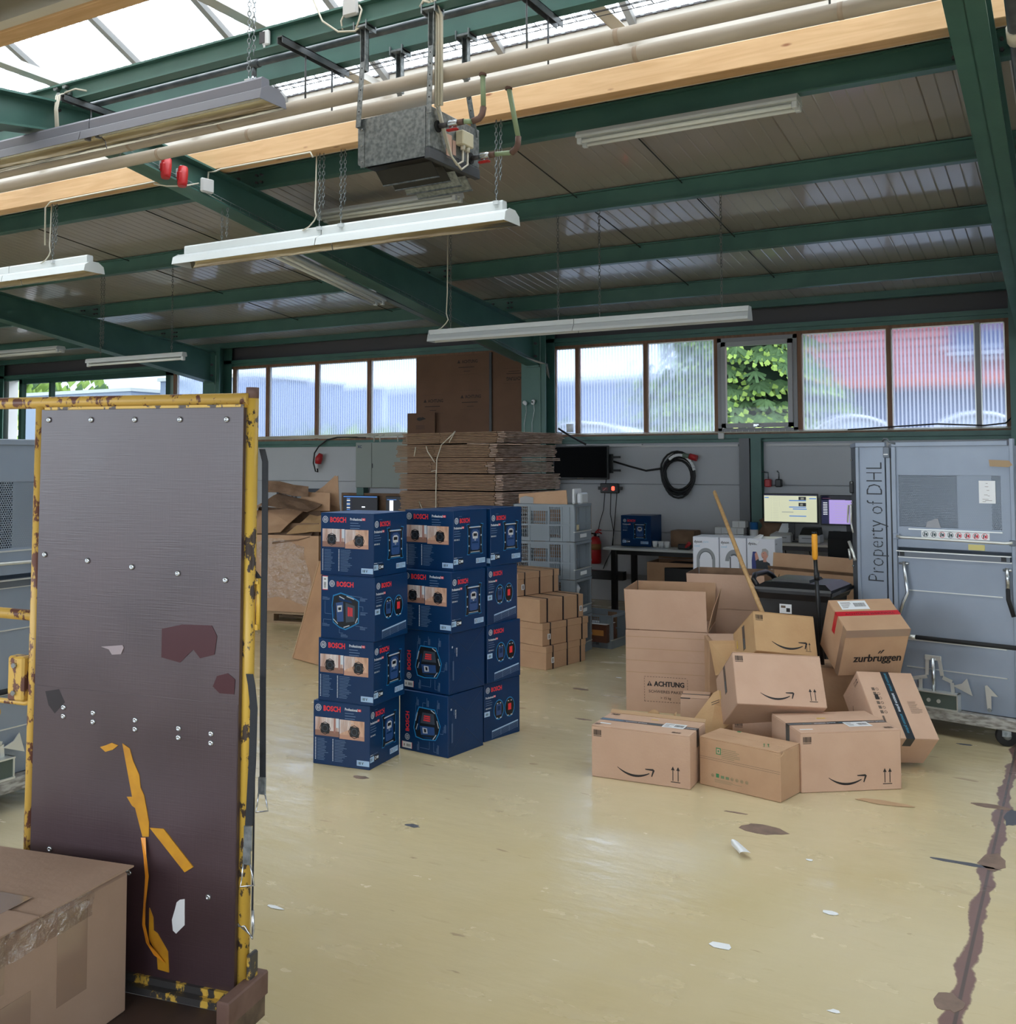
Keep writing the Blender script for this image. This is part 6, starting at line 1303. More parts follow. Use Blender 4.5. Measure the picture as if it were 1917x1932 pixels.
m.tube([(.10, -.52, 1.99), (.04, -.54, 1.93), (-.06, -.54, 1.86), (-.12, -.54, 1.72), (-.14, -.53, 1.4), (-.14, -.53, 1.1)], .005, CABLE, n=5); m.tube([(.10, -.52, 1.99), (.05, -.54, 1.90), (.04, -.54, 1.88)], .005, CABLE, n=5); m.tube([(-.26, -.54, 1.85), (-.24, -.545, 1.80), (-.14, -.55, 1.69)], .005, CABLE, n=5); m.tube([(-.40, -.54, 1.84), (-.42, -.54, 1.75)], .005, CABLE, n=5)
m.tube([(-.20, -.53, 1.60), (-.13, -.54, 1.61), (-.13, -.54, 1.50)], .005, CABLE, n=5); m.tube([(-.36, -.52, 1.22), (-.35, -.54, 1.30), (-.31, -.53, 1.21)], .005, CABLE, n=5)
tag(stuff(m.build('packing_string')), 'pale packing strings hanging down the front of the flat carton stack', 'string')
# big upright sheets in the window
DKC2 = mat('dark_brown_board', rgb(112, 84, 66), .9, noise=(3, .3, .7), col2=rgb(102, 76, 60), bump=(40, .1))  # one dark brown for all the upright sheets
def sheet(label, x0, x1, z1, y, lean, prints, inv=False):
    R_ = thing('cardboard_sheet', label, 'cardboard', T(x0, y, 0) @ Rx(-lean)); w = x1-x0
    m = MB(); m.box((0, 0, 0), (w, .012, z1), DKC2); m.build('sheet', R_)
    p = Print((0, 0, 0), (1, 0, 0), (0, 0, 1)); ink = mat('brown_black_ink', rgb(44, 30, 26), .7)
    for (u, v) in prints:
        if inv: p.text('ACHTUNG', u+.26, v+.05, .24, ink, h=.045, bold=.03, rot=pi); p.rect(u+.02, v+.09, .22, .008, ink); p.rect(u+.05, v+.12, .16, .006, ink)
        else: p.poly([(u, v), (u+.05, v), (u+.025, v+.045)], ink); p.text('ACHTUNG', u+.07, v, .24, ink, h=.042, bold=.03); p.rect(u+.02, v-.06, .24, .010, ink); p.rect(u+.10, v-.11, .10, .006, ink)
        a = (0, -.15, .32, .26) if not inv else (-.02, -.03, .30, .2)
        for i in range(12): p.rect(u+a[0]+a[2]*i/12, v+a[1], .012, .003, ink); p.rect(u+a[0]+a[2]*i/12, v+a[1]-a[1]*0+a[3]-.01, .012, .003, ink)
    stuff(p.build('warning_print', R_)); return R_
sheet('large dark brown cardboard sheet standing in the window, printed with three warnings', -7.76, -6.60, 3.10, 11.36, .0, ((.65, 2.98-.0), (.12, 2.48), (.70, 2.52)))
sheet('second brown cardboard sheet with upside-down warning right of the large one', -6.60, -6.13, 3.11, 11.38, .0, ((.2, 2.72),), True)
R_ = sheet('small brown sheet leaning at the foot of the large window sheets', -7.86, -7.42, 2.34, 11.30, .0, ())
p = Print((0, 0, 0), (1, 0, 0), (0, 0, 1)); p.disc(.20, 2.26, .05, INK, 1, 8, .5); p.poly([(.22, 2.24), (.30, 2.26), (.24, 2.29)], INK, 1); p.rect(.14, 2.12, .14, .06, mat('faded_brown_ink', rgb(92, 66, 52), .7), 1); stuff(p.build('emblem_print', R_))
m = MB(); m.box((-6.62, 11.35, 2.05), (-6.585, 11.36, 3.1), BLACK); tag(m.build('dark_gap_strip'), 'dark strip between the two upright window sheets', 'strip')
# ================================================================== CRATES
def crate_proto(label, w=.60, d=.40, h=.325):
    R_ = thing('plastic_crate', label, 'crate', I4, 'grey grated plastic crates in the tall stack'); G = PLASTG
    m = MB(); m.box((-w/2, -d/2, h-.022), (w/2, -d/2+.012, h), G); m.box((-w/2, d/2-.012, h-.022), (w/2, d/2, h), G); m.box((-w/2, -d/2, h-.022), (-w/2+.012, d/2, h), G); m.box((w/2-.012, -d/2, h-.022), (w/2, d/2, h), G); m.build('rim', R_)
    m = MB(); m.box((-w/2+.01, -d/2+.01, 0), (w/2-.01, d/2-.01, .008), G); m.box((-w/2+.008, -d/2+.008, 0), (w/2-.008, -d/2+.02, .03), G); m.box((w/2-.02, -d/2+.008, 0), (w/2-.008, d/2-.008, .03), G); stuff(m.build('base', R_))
    for k, y in enumerate((-d/2+.008, d/2-.008)):
        m = MB(); 
        for x in (-w/2+.018, -w/2+.155, .045, w/2-.13, w/2-.06, w/2-.012): m.box((x-.009, y-.007, .0), (x+.009, y+.007, h-.02), G)
        m.box((-w/2, y-.008, .135), (w/2, y+.008, .150), G); m.box((w/2-.135, y-.003, .0), (w/2-.01, y+.003, h), G); m.box((-w/2+.155, y-.003, .03), (.045, y+.003, .135), G); m.box((-w/2+.155, y-.003, h-.06), (.045, y+.003, h), G)
        if k == 0:
            for i in range(22):
                x = -w/2+.03+i*.0205
                if x < w/2-.14: m.box((x-.0022, y-.003, .03), (x+.0022, y+.003, h-.02), G)
            for i in range(8): z_ = .03+i*.036; m.box((-w/2+.02, y-.003, z_-.002), (w/2-.14, y+.003, z_+.002), G)
        else: m.box((-w/2, y-.001, .03), (w/2, y+.001, h-.02), CARDD)
        stuff(m.build('side_grating', R_))
    for k, x in enumerate((-w/2+.008, w/2-.008)):
        m = MB(); m.box((x-.006, -d/2+.01, 0), (x+.006, -d/2+.04, h), G); m.box((x-.006, d/2-.04, 0), (x+.006, d/2-.01, h), G); m.box((x-.005, -d/2, .0), (x+.005, d/2, .085), G); m.box((x-.006, -d/2, .08), (x+.009, d/2, .088), BEAD if k else G)
        stuff(m.build('open_end', R_))
    return R_
CRM = T(-4.19, 8.32, 0) @ Rz(radians(3.3))
P0 = crate_proto('grey grated crate at the bottom of the tall crate stack'); P0.matrix_world = CRM
cl = ['grey grated crate second from the bottom, plastic bag inside', 'grey grated crate third from the bottom, small parts inside', 'topmost grey grated crate, tape roll inside and boards on top']
for i in range(3): copy_tree(P0, CRM @ T(0, 0, .33*(i+1)), cl[i])
lc = copy_tree(P0, T(-4.0, 8.80, 0) @ Rz(radians(-4)) @ Matrix.Scale(.92, 4), 'low grey crate on the floor right of the strapped boxes'); del lc['group']
m = MB(); m.M = T(-3.92, 8.66, .06) @ Rz(radians(-4)); m.box((-.13, -.10, 0), (.16, .08, .16), mat('dark_red_brown_carton', rgb(92, 58, 44), .4)); m.box((.0, -.102, .06), (.13, -.10, .11), mat('orange_light_print', rgb(190, 130, 70), .4)); m.box((-.13, -.10, .16), (.16, .08, .163), WHITE); tag(m.build('product_box'), 'dark product box with white lid in the low crate', 'box')
for i, (zz, h_) in enumerate(((.33, .0), (.66, 0), (.99, 0))):
    m = MB(); m.M = CRM @ T(.302, 0, zz); m.box((0, -.09, .03), (.004, .06, .062), WHITE, bev=.001); o = m.build('paper_tag'); tag(o, 'white paper tag on the end of the grey crate, %s from the bottom' % ('second', 'third', 'fourth')[i], 'label', 'crate tags')
m = MB(); m.M = CRM @ T(.22, -.05, 1.081); m.lathe([(.035, 0), (.055, 0), (.055, .05), (.035, .05)], mat('shiny_tape_roll', rgb(206, 190, 150), .2), 24); tag(m.build('tape_roll'), 'shiny packing tape roll in the topmost crate', 'tape roll')
for k in range(2):
    m = MB(); m.M = CRM @ T(.22+.03*k, -.1, .752); m.tube([(0, 0, 0), (0, 0, .035), (0, 0, .037), (0, 0, .05)], [.011, .011, .006, .006], mat('pale_bottle_plastic', rgb(206, 196, 186), .4), n=10); tag(m.build('small_bottle'), 'tiny pale bottle in the third crate, %s of the pair' % ('left', 'right')[k], 'bottle')
BAG = mat('milky_plastic_bag', rgb(196, 200, 204), .3); m = MB(); m.M = CRM @ T(.20, -.04, .42); r = random.Random(9)
m.lathe([(.0, 0), (.08, .0), (.09, .05), (.06, .10), (.075, .15), (.05, .19), (0, .2)], BAG, 14); m.v = [(x+r.uniform(-.012, .012), y+r.uniform(-.012, .012), z_) for x, y, z_ in m.v]; tag(m.build('plastic_bag'), 'milky plastic bag in the second crate from the bottom', 'bag')
m = MB(); m.M = CRM @ T(-.02, -.05, 1.315); m.add([(-.27, -.05, 0), (.22, -.08, .0), (.20, -.06, .125), (-.28, -.03, .085), (-.27, -.04, 0), (.22, -.07, .0), (.20, -.05, .125), (-.28, -.02, .085)], [(0,1,2,3),(7,6,5,4),(0,4,5,1),(1,5,6,2),(2,6,7,3),(3,7,4,0)], CARD); m.add([(-.26, -.052, .0), (-.12, -.06, .0), (-.12, -.062, .055), (-.2, -.06, .07), (-.26, -.054, .05)], [(0, 1, 2, 3, 4)], mat('silvery_tape', rgb(150, 150, 150), .25)); tag(stuff(m.build('cardboard_piece')), 'brown board with silvery tape standing in the top crate', 'cardboard')
m = MB(); m.M = CRM @ T(.22, -.05, 1.315); m.box((0, -.02, 0), (.02, .16, .135), WHITE, bev=.006); m.box((.035, .0, 0), (.085, .16, .10), BAG, bev=.012); tag(stuff(m.build('white_padding')), 'white padding and wrapped item beside the board in the top crate', 'padding')
# strapped brown boxes
STP = mat('black_strap', rgb(30, 20, 28), .5)
def strapped(label, x, y, z, rz, w, d, h, lid=True, lab=.0):
    R_ = thing('strapped_box', label, 'box', T(x, y, z) @ Rz(radians(rz)), 'brown boxes with black straps beside the blue cartons')
    m = MB(); m.box((-w/2, -d/2, 0), (w/2, d/2, h-.002), CARD, bev=.003); m.build('body', R_)
    if lid: m = MB(); m.box((-w/2-.004, -d/2-.004, h-.055), (w/2+.004, d/2+.004, h), CARD, bev=.003); m.build('lid', R_)
    for f in (.16, .52, .86):
        yy = -d/2+d*f; m = MB(); e = .0055; m.box((-w/2-e, yy-.006, -.0), (w/2+e, yy+.006, h+.0015), STP); m.build('strap', R_)
    m = MB(); yy = -d/2+d*lab+.01; m.box((w/2+.0045, yy, .05), (w/2+.006, yy+.035, .095), WHITE); o = m.build('barcode_label', R_)
    m = MB(); m.box((w/2+.006, yy+.012, .056), (w/2+.0066, yy+.024, .088), GREYINK); m.build('barcode_print', o); return R_
strapped('strapped brown box at the bottom of its stack', -4.03, 7.80, 0, -10.5, .50, .548, .189, True, .10)
strapped('strapped brown box second from the bottom', -4.03, 7.82, .191, -15, .50, .574, .183, True, .08)
strapped('strapped brown box third from the bottom, without a lid edge', -4.05, 7.80, .376, -16, .50, .539, .194, False, .88)
strapped('strapped brown box on top of its stack, set back to the left', -4.30, 7.85, .572, -14.7, .50, .518, .192, True, .06)
# floor carton by the crates
open_carton('open brown carton on the floor between crates and pile', T(-3.52, 9.15, 0) @ Rz(radians(20)), .42, .36, .36, .12, CARDD, CARDD, None, 'rl')
# ================================================================== WORKBENCHES
def bench(label, x0, x1, y0, y1, z, top, legs, drop):
    R_ = thing('workbench', label, 'table', T(x0, y0, 0)); w, d = x1-x0, y1-y0
    m = MB(); m.box((0, 0, z-.025), (w, d, z), top, bev=.003); m.build('table_top', R_)
    m = MB(); m.box((.1, .04, z-.075), (w-.03, .07, z-.025), legs); m.box((.1, d-.07, z-.075), (w-.03, d-.04, z-.025), legs); stuff(m.build('frame_rail', R_))
    for x in (.12, w-.1):
        for y in (.06, d-.1): m = MB(); m.box((x-.03, y-.03, 0), (x+.03, y+.03, z-.025), legs, bev=.003); m.build('leg', R_)
    return R_
bench('white-topped workbench with black frame under the wall television', -4.78, -3.3, 10.75, 11.5, .715, mat('white_table_top', rgb(204, 208, 208), .35), BLACK, 0)
bench('grey desk carrying the two lit monitors', -3.2, -1.6, 10.80, 11.5, .83, mat('light_desk_top', rgb(196, 190, 182), .4), DARK, 0)
m = MB(); m.box((-5.75, 11.15, .30), (-4.7, 11.25, .40), BLACK); m.box((-5.75, 11.15, 0), (-5.69, 11.25, .4), BLACK); tag(stuff(m.build('low_rail_frame')), 'low black frame bar between the crates and the workbench', 'frame')
R_ = open_carton('brown carton lined with a black bag under the workbench', T(-4.0, 11.12, 0) @ Rz(.05), .62, .42, .56, .04, CARD, CARD, None, 'b')
m = MB(); m.M = T(-3.92, 11.10, .05); m.box((-.22, -.20, 0), (.28, .19, .50), BLACK, bev=.05); tag(m.build('bin_bag'), 'black bin bag in the carton under the workbench', 'bag')
def small(name, label, cat, parts, group=None):
    R_ = thing(name, label, cat, I4, group)
    for nm, fn in parts: m = MB(); fn(m); m.build(nm, R_)
    return R_
small('small_carton', 'small brown carton on the workbench against the wall', 'box', [('body', lambda m: m.box((-4.11, 11.15, .716), (-3.83, 11.38, .90), CARDD, bev=.004)), ('top_flap', lambda m: m.box((-4.10, 11.16, .90), (-3.84, 11.37, .904), CARDD))])
small('tape_dispenser', 'red and black tape dispenser on the workbench', 'tape dispenser', [('body', lambda m: m.box((-3.93, 10.88, .716), (-3.79, 10.96, .775), BLACK, bev=.01)), ('handle', lambda m: m.tube([(-3.84, 10.9, .74), (-3.79, 10.88, .79)], .022, RED))])
small('tape_roll', 'green tape roll dispenser next to the white boxes', 'tape roll', [('roll', lambda m: m.lathe([(.02, -.02), (.05, -.02), (.05, .02), (.02, .02)], mat('green_plastic', rgb(70, 120, 72), .4), 20, T(-3.66, 10.90, .768) @ Rx(pi/2))), ('frame', lambda m: m.box((-3.74, 10.88, .716), (-3.58, 10.95, .735), mat('green_plastic', rgb(70, 120, 72), .4), bev=.004))])
for k in range(3): small('paper_cup', 'white cup in a row on the workbench beside the blue carton, %s of three' % ('left', 'middle', 'right')[k], 'cup', [('cup', lambda m, k=k: m.lathe([(.024, 0), (.032, .07), (.030, .07), (.022, .004), (0, .004)], WHITE, 14, T(-4.22+.07*k-.02, 11.0, .717)))], 'white cups on the workbench')
for k, (x, z, l) in enumerate(((-3.53, .84, 'lower left'), (-3.53, .915, 'middle left'), (-3.35, .84, 'lower right'), (-3.35, .915, 'middle right'), (-3.33, .99, 'topmost'))):
    small('white_box', 'small white box on the shelf behind the white cartons, %s one' % l, 'box', [('body', lambda m, x=x, z=z: m.box((x-.075, 11.2, z-.035), (x+.075, 11.32, z+.037), WHITE, bev=.003)), ('lid_gap', lambda m, x=x, z=z: m.box((x-.001, 11.198, z-.03), (x+.001, 11.2, z+.03), GREYINK))], 'small white boxes on the shelf')
m = MB(); m.box((-3.7, 11.1, .76), (-3.23, 11.45, .80), DARK); m.box((-3.7, 11.12, .716), (-3.67, 11.4, .76), DARK); m.box((-3.26, 11.12, .0), (-3.23, 11.4, .76), DARK); tag(stuff(m.build('low_shelf')), 'low dark shelf carrying the small white boxes', 'shelf')
small('spray_can', 'blue and white can beside the green wall post', 'can', [('can', lambda m: m.lathe([(.0, 0), (.045, 0), (.045, .22), (0, .22)], mat('blue_can', rgb(28, 92, 150), .3), 18, T(-3.16, 11.2, .80))), ('white_band', lambda m: m.lathe([(.0456, .02), (.0456, .14)], WHITE, 18, T(-3.16, 11.2, .80)))])
m = MB(); r = random.Random(21); m.lathe([(.0, 0), (.12, 0), (.15, .06), (.11, .14), (.13, .2), (.05, .26), (0, .27)], CARDD, 14, T(-2.98, 11.30, .83)); m.v = [(x+r.uniform(-.025, .025), y+r.uniform(-.02, .02), z_+r.uniform(0, .012)) for x, y, z_ in m.v]; tag(m.build('packing_paper'), 'crumpled brown paper heap left of the printers', 'paper')
# monitors
def monitor(label, x0, x1, y, z0, z1, fill, on):
    R_ = thing('monitor', label, 'monitor', T((x0+x1)/2, y, 0)); w = (x1-x0)/2
    m = MB(); m.box((-w, 0, z0), (w, .03, z1), BLACK, bev=.005); m.build('housing', R_)
    m = MB(); m.add([(-w+.012, -.001, z0+.016), (w-.012, -.001, z0+.016), (w-.012, -.001, z1-.012), (-w+.012, -.001, z1-.012)], [(0, 1, 2, 3)], fill); s_ = m.build('screen', R_)
    m = MB(); m.box((-.03, .03, z0-.18), (.03, .06, z0+.2), BLACK); m.box((-.12, -.02, .832), (.12, .12, .842), BLACK); m.box((-.02, .04, .835), (.02, .06, z0), BLACK); stuff(m.build('stand', R_))
    p = Print((-w+.012, -.001, z0+.016), (1, 0, 0), (0, 0, 1), .0008); W2, H2 = 2*w-.024, z1-z0-.028; on(p, W2, H2); stuff(p.build('screen_content', R_)); return R_
YEL = emis('pale_yellow_screen', rgb(190, 192, 164), .42); BLU = emis('blue_screen_bar', rgb(66, 116, 186), .4); LAV = emis('lavender_screen', rgb(160, 142, 200), .42); NVS = emis('dark_navy_screen', rgb(20, 22, 60), .3); WSC = emis('white_screen_text', rgb(226, 228, 232), .5); GSC = emis('grey_screen_text', rgb(168, 172, 158), .3); DSC = emis('near_black_screen', rgb(16, 18, 26), .3)
def c1(p, W2, H2):
    p.rect(0, H2*.965, W2, H2*.035, NVS)
    for i in range(14): p.rect(W2*.13, H2*(.08+.063*i), W2*.012, H2*.012, GSC); p.rect(W2*.17, H2*(.085+.063*i), W2*.10, H2*.006, GSC)
    for u, v, w in ((.48, .77, .32), (.48, .53, .32), (.55, .46, .26), (.48, .20, .32), (.86, .85, .13), (.01, .87, .08)): p.rect(W2*u, H2*v, W2*w, H2*.035, BLU)
    p.rect(W2*.66, H2*.81, W2*.14, H2*.12, DSC); p.rect(W2*.70, H2*.83, W2*.06, H2*.07, GSC); p.rect(W2*.66, H2*.58, W2*.14, H2*.13, DSC); p.rect(W2*.69, H2*.6, W2*.05, H2*.08, GSC); p.rect(W2*.34, H2*.34, W2*.22, H2*.04, GSC); p.rect(W2*.29, H2*.55, W2*.003, H2*.38, GSC)
monitor('large monitor showing a pale yellow chat page', -3.0, -2.42, 11.0, 1.03, 1.345, YEL, c1)
def c2f(p, W2, H2):
    p.rect(0, 0, W2*.14, H2, NVS, 1); p.rect(0, H2*.86, W2, H2*.14, DSC, 1); p.rect(W2*.02, H2*.90, W2*.15, H2*.04, mat('dull_pink_screen', rgb(110, 50, 90), .4), 2); p.rect(W2*.14, H2*.84, W2*.3, H2*.03, LAV, 2)
    for i in range(8): p.rect(W2*.03, H2*(.75-.06*i), W2*.08, H2*.02, WSC, 2); p.rect(W2*.25, H2*(.74-.085*i), W2*.5, H2*.006, GSC, 2)
monitor('second monitor with a lavender page partly behind the grey cage', -2.40, -1.83, 11.02, 1.02, 1.335, LAV, c2f)
def c3(p, W2, H2):
    p.rect(0, H2*.95, W2, H2*.05, BLU); p.rect(W2*.24, 0, W2*.01, H2*.94, NVS)
    for i in range(9): p.rect(W2*.1, H2*(.86-.09*i), W2*.1, H2*.04, WSC if i % 2 else BLU, 2)
    p.rect(W2*.55, H2*.45, W2*.1, H2*.06, WSC)
monitor('dark-screen monitor seen above the left stack of blue cartons', -9.02, -8.42, 11.40, .92, 1.23, DSC, c3)
monitor('dark monitor with a white note, left of the flat carton stack', -8.30, -7.75, 11.42, .92, 1.225, DSC, lambda p, W2, H2: (p.rect(W2*.1, 0, W2*.12, H2*.84, WSC), p.rect(W2*.02, H2*.86, W2*.3, H2*.03, BLU)))
R_ = bench('desk with dark monitors behind the waste box', -9.6, -7.2, 10.9, 11.5, .83, CARDD, DARK, 0)
m = MB(); m.box((-9.1, 11.47, .9), (-7.2, 11.5, 1.26), CARDD); tag(m.build('brown_backboard'), 'brown board on the wall behind the dark monitors', 'board')
# printers, clutter
def printer(label, x, paperm, dark):
    R_ = thing('label_printer', label, 'printer', T(x, 11.0, .831)); s = BLACK if dark else mat('printer_grey', rgb(176, 178, 182), .45)
    m = MB(); m.box((-.11, -.1, 0), (.11, .12, .085), mat('printer_grey', rgb(176, 178, 182), .45), bev=.01); m.build('base', R_)
    m = MB(); m.add([(-.10, -.08, .086), (.10, -.08, .086), (.10, .11, .086), (-.10, .11, .086), (-.08, -.02, .155 if dark else .10), (.08, -.02, .155 if dark else .10), (.09, .11, .16 if dark else .105), (-.09, .11, .16 if dark else .105)], [(0,3,2,1),(4,5,6,7),(0,1,5,4),(1,2,6,5),(2,3,7,6),(3,0,4,7)], s); m.build('cover', R_)
    m = MB(); m.box((-.07, -.103, .05), (.07, -.099, .056), DARK); m.build('paper_slot', R_)
    if paperm: m = MB(); m.slab([(-.04, -.01, .10), (.06, -.01, .10), (.07, .08, .19), (-.02, .08, .19)], .003, WHITE); m.build('paper', R_)
printer('light grey printer with white paper under the large monitor', -2.80, True, False); printer('printer with black hood right of the light grey one', -2.50, False, True)
small('paper_pad', 'stack of white papers on the monitor desk at the right', 'paper', [('sheets', lambda m: m.box((-2.30, 10.86, .831), (-2.05, 11.05, .842), WHITE))])
small('calculator', 'small grey device standing behind the printers', 'device', [('body', lambda m: m.box((-2.32, 11.2, .831), (-2.24, 11.25, .95), PLASTG, bev=.006))])
m = MB(); m.tube([(-2.75, 10.9, .8), (-2.73, 10.95, .5), (-2.70, 11.0, .4)], .006, BCABLE); m.tube([(-2.5, 10.9, .8), (-2.47, 10.95, .55), (-2.42, 11.0, .42)], .006, BCABLE); m.tube([(-2.40, 10.9, .8), (-2.46, 10.95, .55), (-2.44, 11.0, .42)], .006, BCABLE); tag(stuff(m.build('desk_cables')), 'black cables hanging under the monitor desk', 'cable')
R_ = thing('office_chair', 'black padded chair back before the monitor desk beside the cage', 'chair', T(-1.85, 10.1, 0))
m = MB(); m.prism([(-.05, .35), (.05, .35), (.10, .98), (.02, 1.02), (-.03, .95)], -.28, .28, mat('black_fabric', rgb(26, 27, 30), .9)); m.build('backrest', R_)
m = MB(); m.box((-.26, -.45, .40), (.26, .02, .48), mat('black_fabric', rgb(26, 27, 30), .9), bev=.03); m.build('seat', R_); m = MB(); m.tube([(0, -.2, .06), (0, -.2, .4)], .03, BLACK); m.build('column', R_)
for k in range(5): m = MB(); m.tube([(0, -.2, .09), (.28*cos(k*1.257), -.2+.28*sin(k*1.257), .05)], .02, BLACK); m.build('leg', R_)
m = MB(); m.slab([(-2.3, 8.55, .0), (-1.52, 8.45, .0), (-1.50, 8.60, .90), (-2.28, 8.70, .92)], .03, CARD); o = m.build('flat_carton'); tag(o, 'flat brown carton standing behind the wheeled bin', 'carton')
m = MB(); m.slab([(-2.25, 8.52, .70), (-1.55, 8.45, .69), (-1.55, 8.455, .695), (-2.25, 8.525, .705)], .03, CARDD); m.slab([(-2.29, 8.53, .80), (-1.51, 8.43, .78), (-1.51, 8.435, .784), (-2.29, 8.535, .804)], .03, CARDD); stuff(m.build('crease', o))
# ================================================================== WHITE FAN CARTONS
GA = mat('grey_arch_print', rgb(140, 144, 148), .4); GD = mat('dark_arch_print', rgb(92, 96, 102), .4); DI = mat('charcoal_print', rgb(52, 54, 58), .5); LB = mat('light_blue_print', rgb(150, 196, 220), .5)
WC = mat('white_glossy_carton', rgb(226, 228, 236), .3, coat=.2)
def dyson(label, x0, x1, kind, y=9.0):
    R_ = thing('fan_carton', label, 'carton', T((x0+x1)/2, y, .40) @ Rz(radians(2)), 'white fan cartons side by side'); w = x1-x0-.004; d = .30; h = .61
    m = MB(); m.box((-w/2, -0, 0), (w/2, d, h-.003), WC, bev=.004); m.build('body', R_)
    for a, b in ((0, d/2-.002), (d/2+.002, d)): m = MB(); m.box((-w/2+.002, a, h-.003), (w/2-.002, b, h), WC, bev=.001); m.build('top_flap', R_)
    p = Print((-w/2, 0, 0), (1, 0, 0), (0, 0, 1)); p.text('dyson', .012, h-.055, .075, DI, bold=.02)
    if kind != 'man':
        p.text('pure', .10, h-.052, .045, LB); p.text('cool', .015, h-.092, .05, LB, bold=.01); cx = w/2
        if kind == 'plain':
            p.ring(cx, .41, .058, .086, GA, 1, 20, 1, 1.15, 0, pi); p.rect(cx-.086, .0, .028, .41, GA, 1); p.rect(cx+.058, .0, .028, .41, GA, 1); p.ring(cx, .41, .055, .062, GD, 2, 20, 1, 1.15, 0, pi)
        else:
            p.ring(cx+.01, .40, .045, .080, GA, 1, 20, 1, 1.3, 0, pi); p.rect(cx+.055, 0, .035, .40, GA, 1); p.rect(cx-.030, 0, .012, .44, GD, 1); p.ring(cx+.01, .40, .04, .052, GD, 2, 14, 1, 1.3, 0, pi/2+.6)
    else:
        SK = mat('skin_tone_print', rgb(206, 150, 132), .5); HR = mat('grey_hair_print', rgb(170, 168, 168), .5); SW = mat('dark_sweater_print', rgb(40, 48, 56), .5); BD_ = mat('violet_blue_print', rgb(50, 62, 128), .5)
        p.O = p.O+Vector((0, 0, .055))
        p.poly([(.045, .08), (.085, .08), (.09, .36), (.08, .44), (.05, .44), (.04, .36)], BD_, 1); p.poly([(.09, .12), (.20, .10), (.215, .25), (.20, .34), (.15, .37), (.10, .36), (.08, .30)], SW, 2); p.poly([(.08, .30), (.075, .36), (.10, .38), (.12, .33)], SW, 3); p.poly([(.075, .36), (.068, .42), (.085, .44), (.105, .38)], SK, 3)
        p.disc(.155, .415, .030, SK, 3, 14, 1.3); p.poly([(.13, .43), (.135, .465), (.165, .47), (.188, .45), (.188, .405), (.178, .415), (.17, .44), (.15, .445)], HR, 4); p.rect(.142, .352, .028, .03, SK, 3); p.rect(.142, .425, .008, .004, DI, 5); p.rect(.133, .392, .012, .003, DI, 5); p.disc(.08, .12, .022, SILV, 4, 10)
    stuff(p.build('front_print', R_))
    if kind == 'man':
        p = Print((w/2, 0, 0), (0, 1, 0), (0, 0, 1)); p.text('dyson', .02, h-.055, .06, DI); p.ring(.16, .36, .045, .075, GA, 1, 18, 1, 1.2, 0, pi); p.rect(.085, 0, .03, .36, GA, 1); p.rect(.205, 0, .03, .36, GD, 1); stuff(p.build('side_print', R_))
        m = MB(); m.slab([(-.10, -.004, h-.02), (-.03, -.012, h-.05), (.02, .03, h+.03), (-.02, .05, h+.035)], .002, WHITE); m.build('loose_film', R_)
dyson('left white fan carton with a full grey arch print', -3.105, -2.86, 'plain'); dyson('middle white fan carton with a slanted arch print behind the wooden stick', -2.855, -2.61, 'oblique'); dyson('right white carton printed with a grey-haired man holding a vacuum cleaner', -2.605, -2.355, 'man')
m = MB(); m.box((-3.12, 8.98, .03), (-2.34, 9.32, .398), CARDD, bev=.004); tag(m.build('support_carton'), 'long low brown carton under the white fan cartons', 'carton')
# ================================================================== WHEELED BIN
BN = T(-1.645, 7.0, 0) @ Rz(radians(-4)); R_ = thing('wheeled_bin', 'black two-wheeled rubbish bin with closed lid behind the pile', 'bin', BN)
BK = mat('black_bin_plastic', rgb(20, 21, 24), .35)
def frust(m, w0, d0, z0, w1, d1, z1, mm, M=None): m.add([(-w0/2, -d0/2, z0), (w0/2, -d0/2, z0), (w0/2, d0/2, z0), (-w0/2, d0/2, z0), (-w1/2, -d1/2, z1), (w1/2, -d1/2, z1), (w1/2, d1/2, z1), (-w1/2, d1/2, z1)], [(0,3,2,1),(4,5,6,7),(0,1,5,4),(1,2,6,5),(2,3,7,6),(3,0,4,7)], mm, M)
m = MB(); frust(m, .36, .40, .04, .45, .46, .80, BK); m.build('body', R_)
m = MB(); frust(m, .47, .48, .79, .50, .50, .83, BK); frust(m, .50, .50, .83, .50, .50, .85, BK); m.build('rim', R_)
m = MB(); frust(m, .51, .50, .85, .50, .48, .865, BK); frust(m, .50, .48, .865, .40, .38, .895, BK); m.build('lid', R_)
m = MB(); frust(m, .26, .30, .893, .24, .27, .912, BK, T(-.04, 0, 0)); m.build('lid_boss', R_)
m = MB(); m.tube([(-.245, -.18, .85), (-.285, -.17, .90), (-.30, -.1, .925), (-.30, .12, .925), (-.28, .18, .90), (-.24, .2, .85)], .018, BK, n=8); m.build('handle_bar', R_)
m = MB(); m.add([(.22, -.22, .80), (.30, -.2, .85), (.30, .2, .85), (.22, .22, .80), (.22, -.22, .83), (.30, -.2, .87), (.30, .2, .87), (.22, .22, .83)], [(0,3,2,1),(4,5,6,7),(0,1,5,4),(1,2,6,5),(2,3,7,6),(3,0,4,7)], BK); m.build('front_grip', R_)
m = MB(); m.box((-.09, -.2285, .70), (-.01, -.2245, .76), WHITE); o = m.build('bin_label', R_); m = MB(); m.box((-.045, -.2295, .71), (-.02, -.2285, .735), INK); m.box((-.08, -.2295, .735), (-.05, -.2285, .75), GREYINK); stuff(m.build('label_print', o))
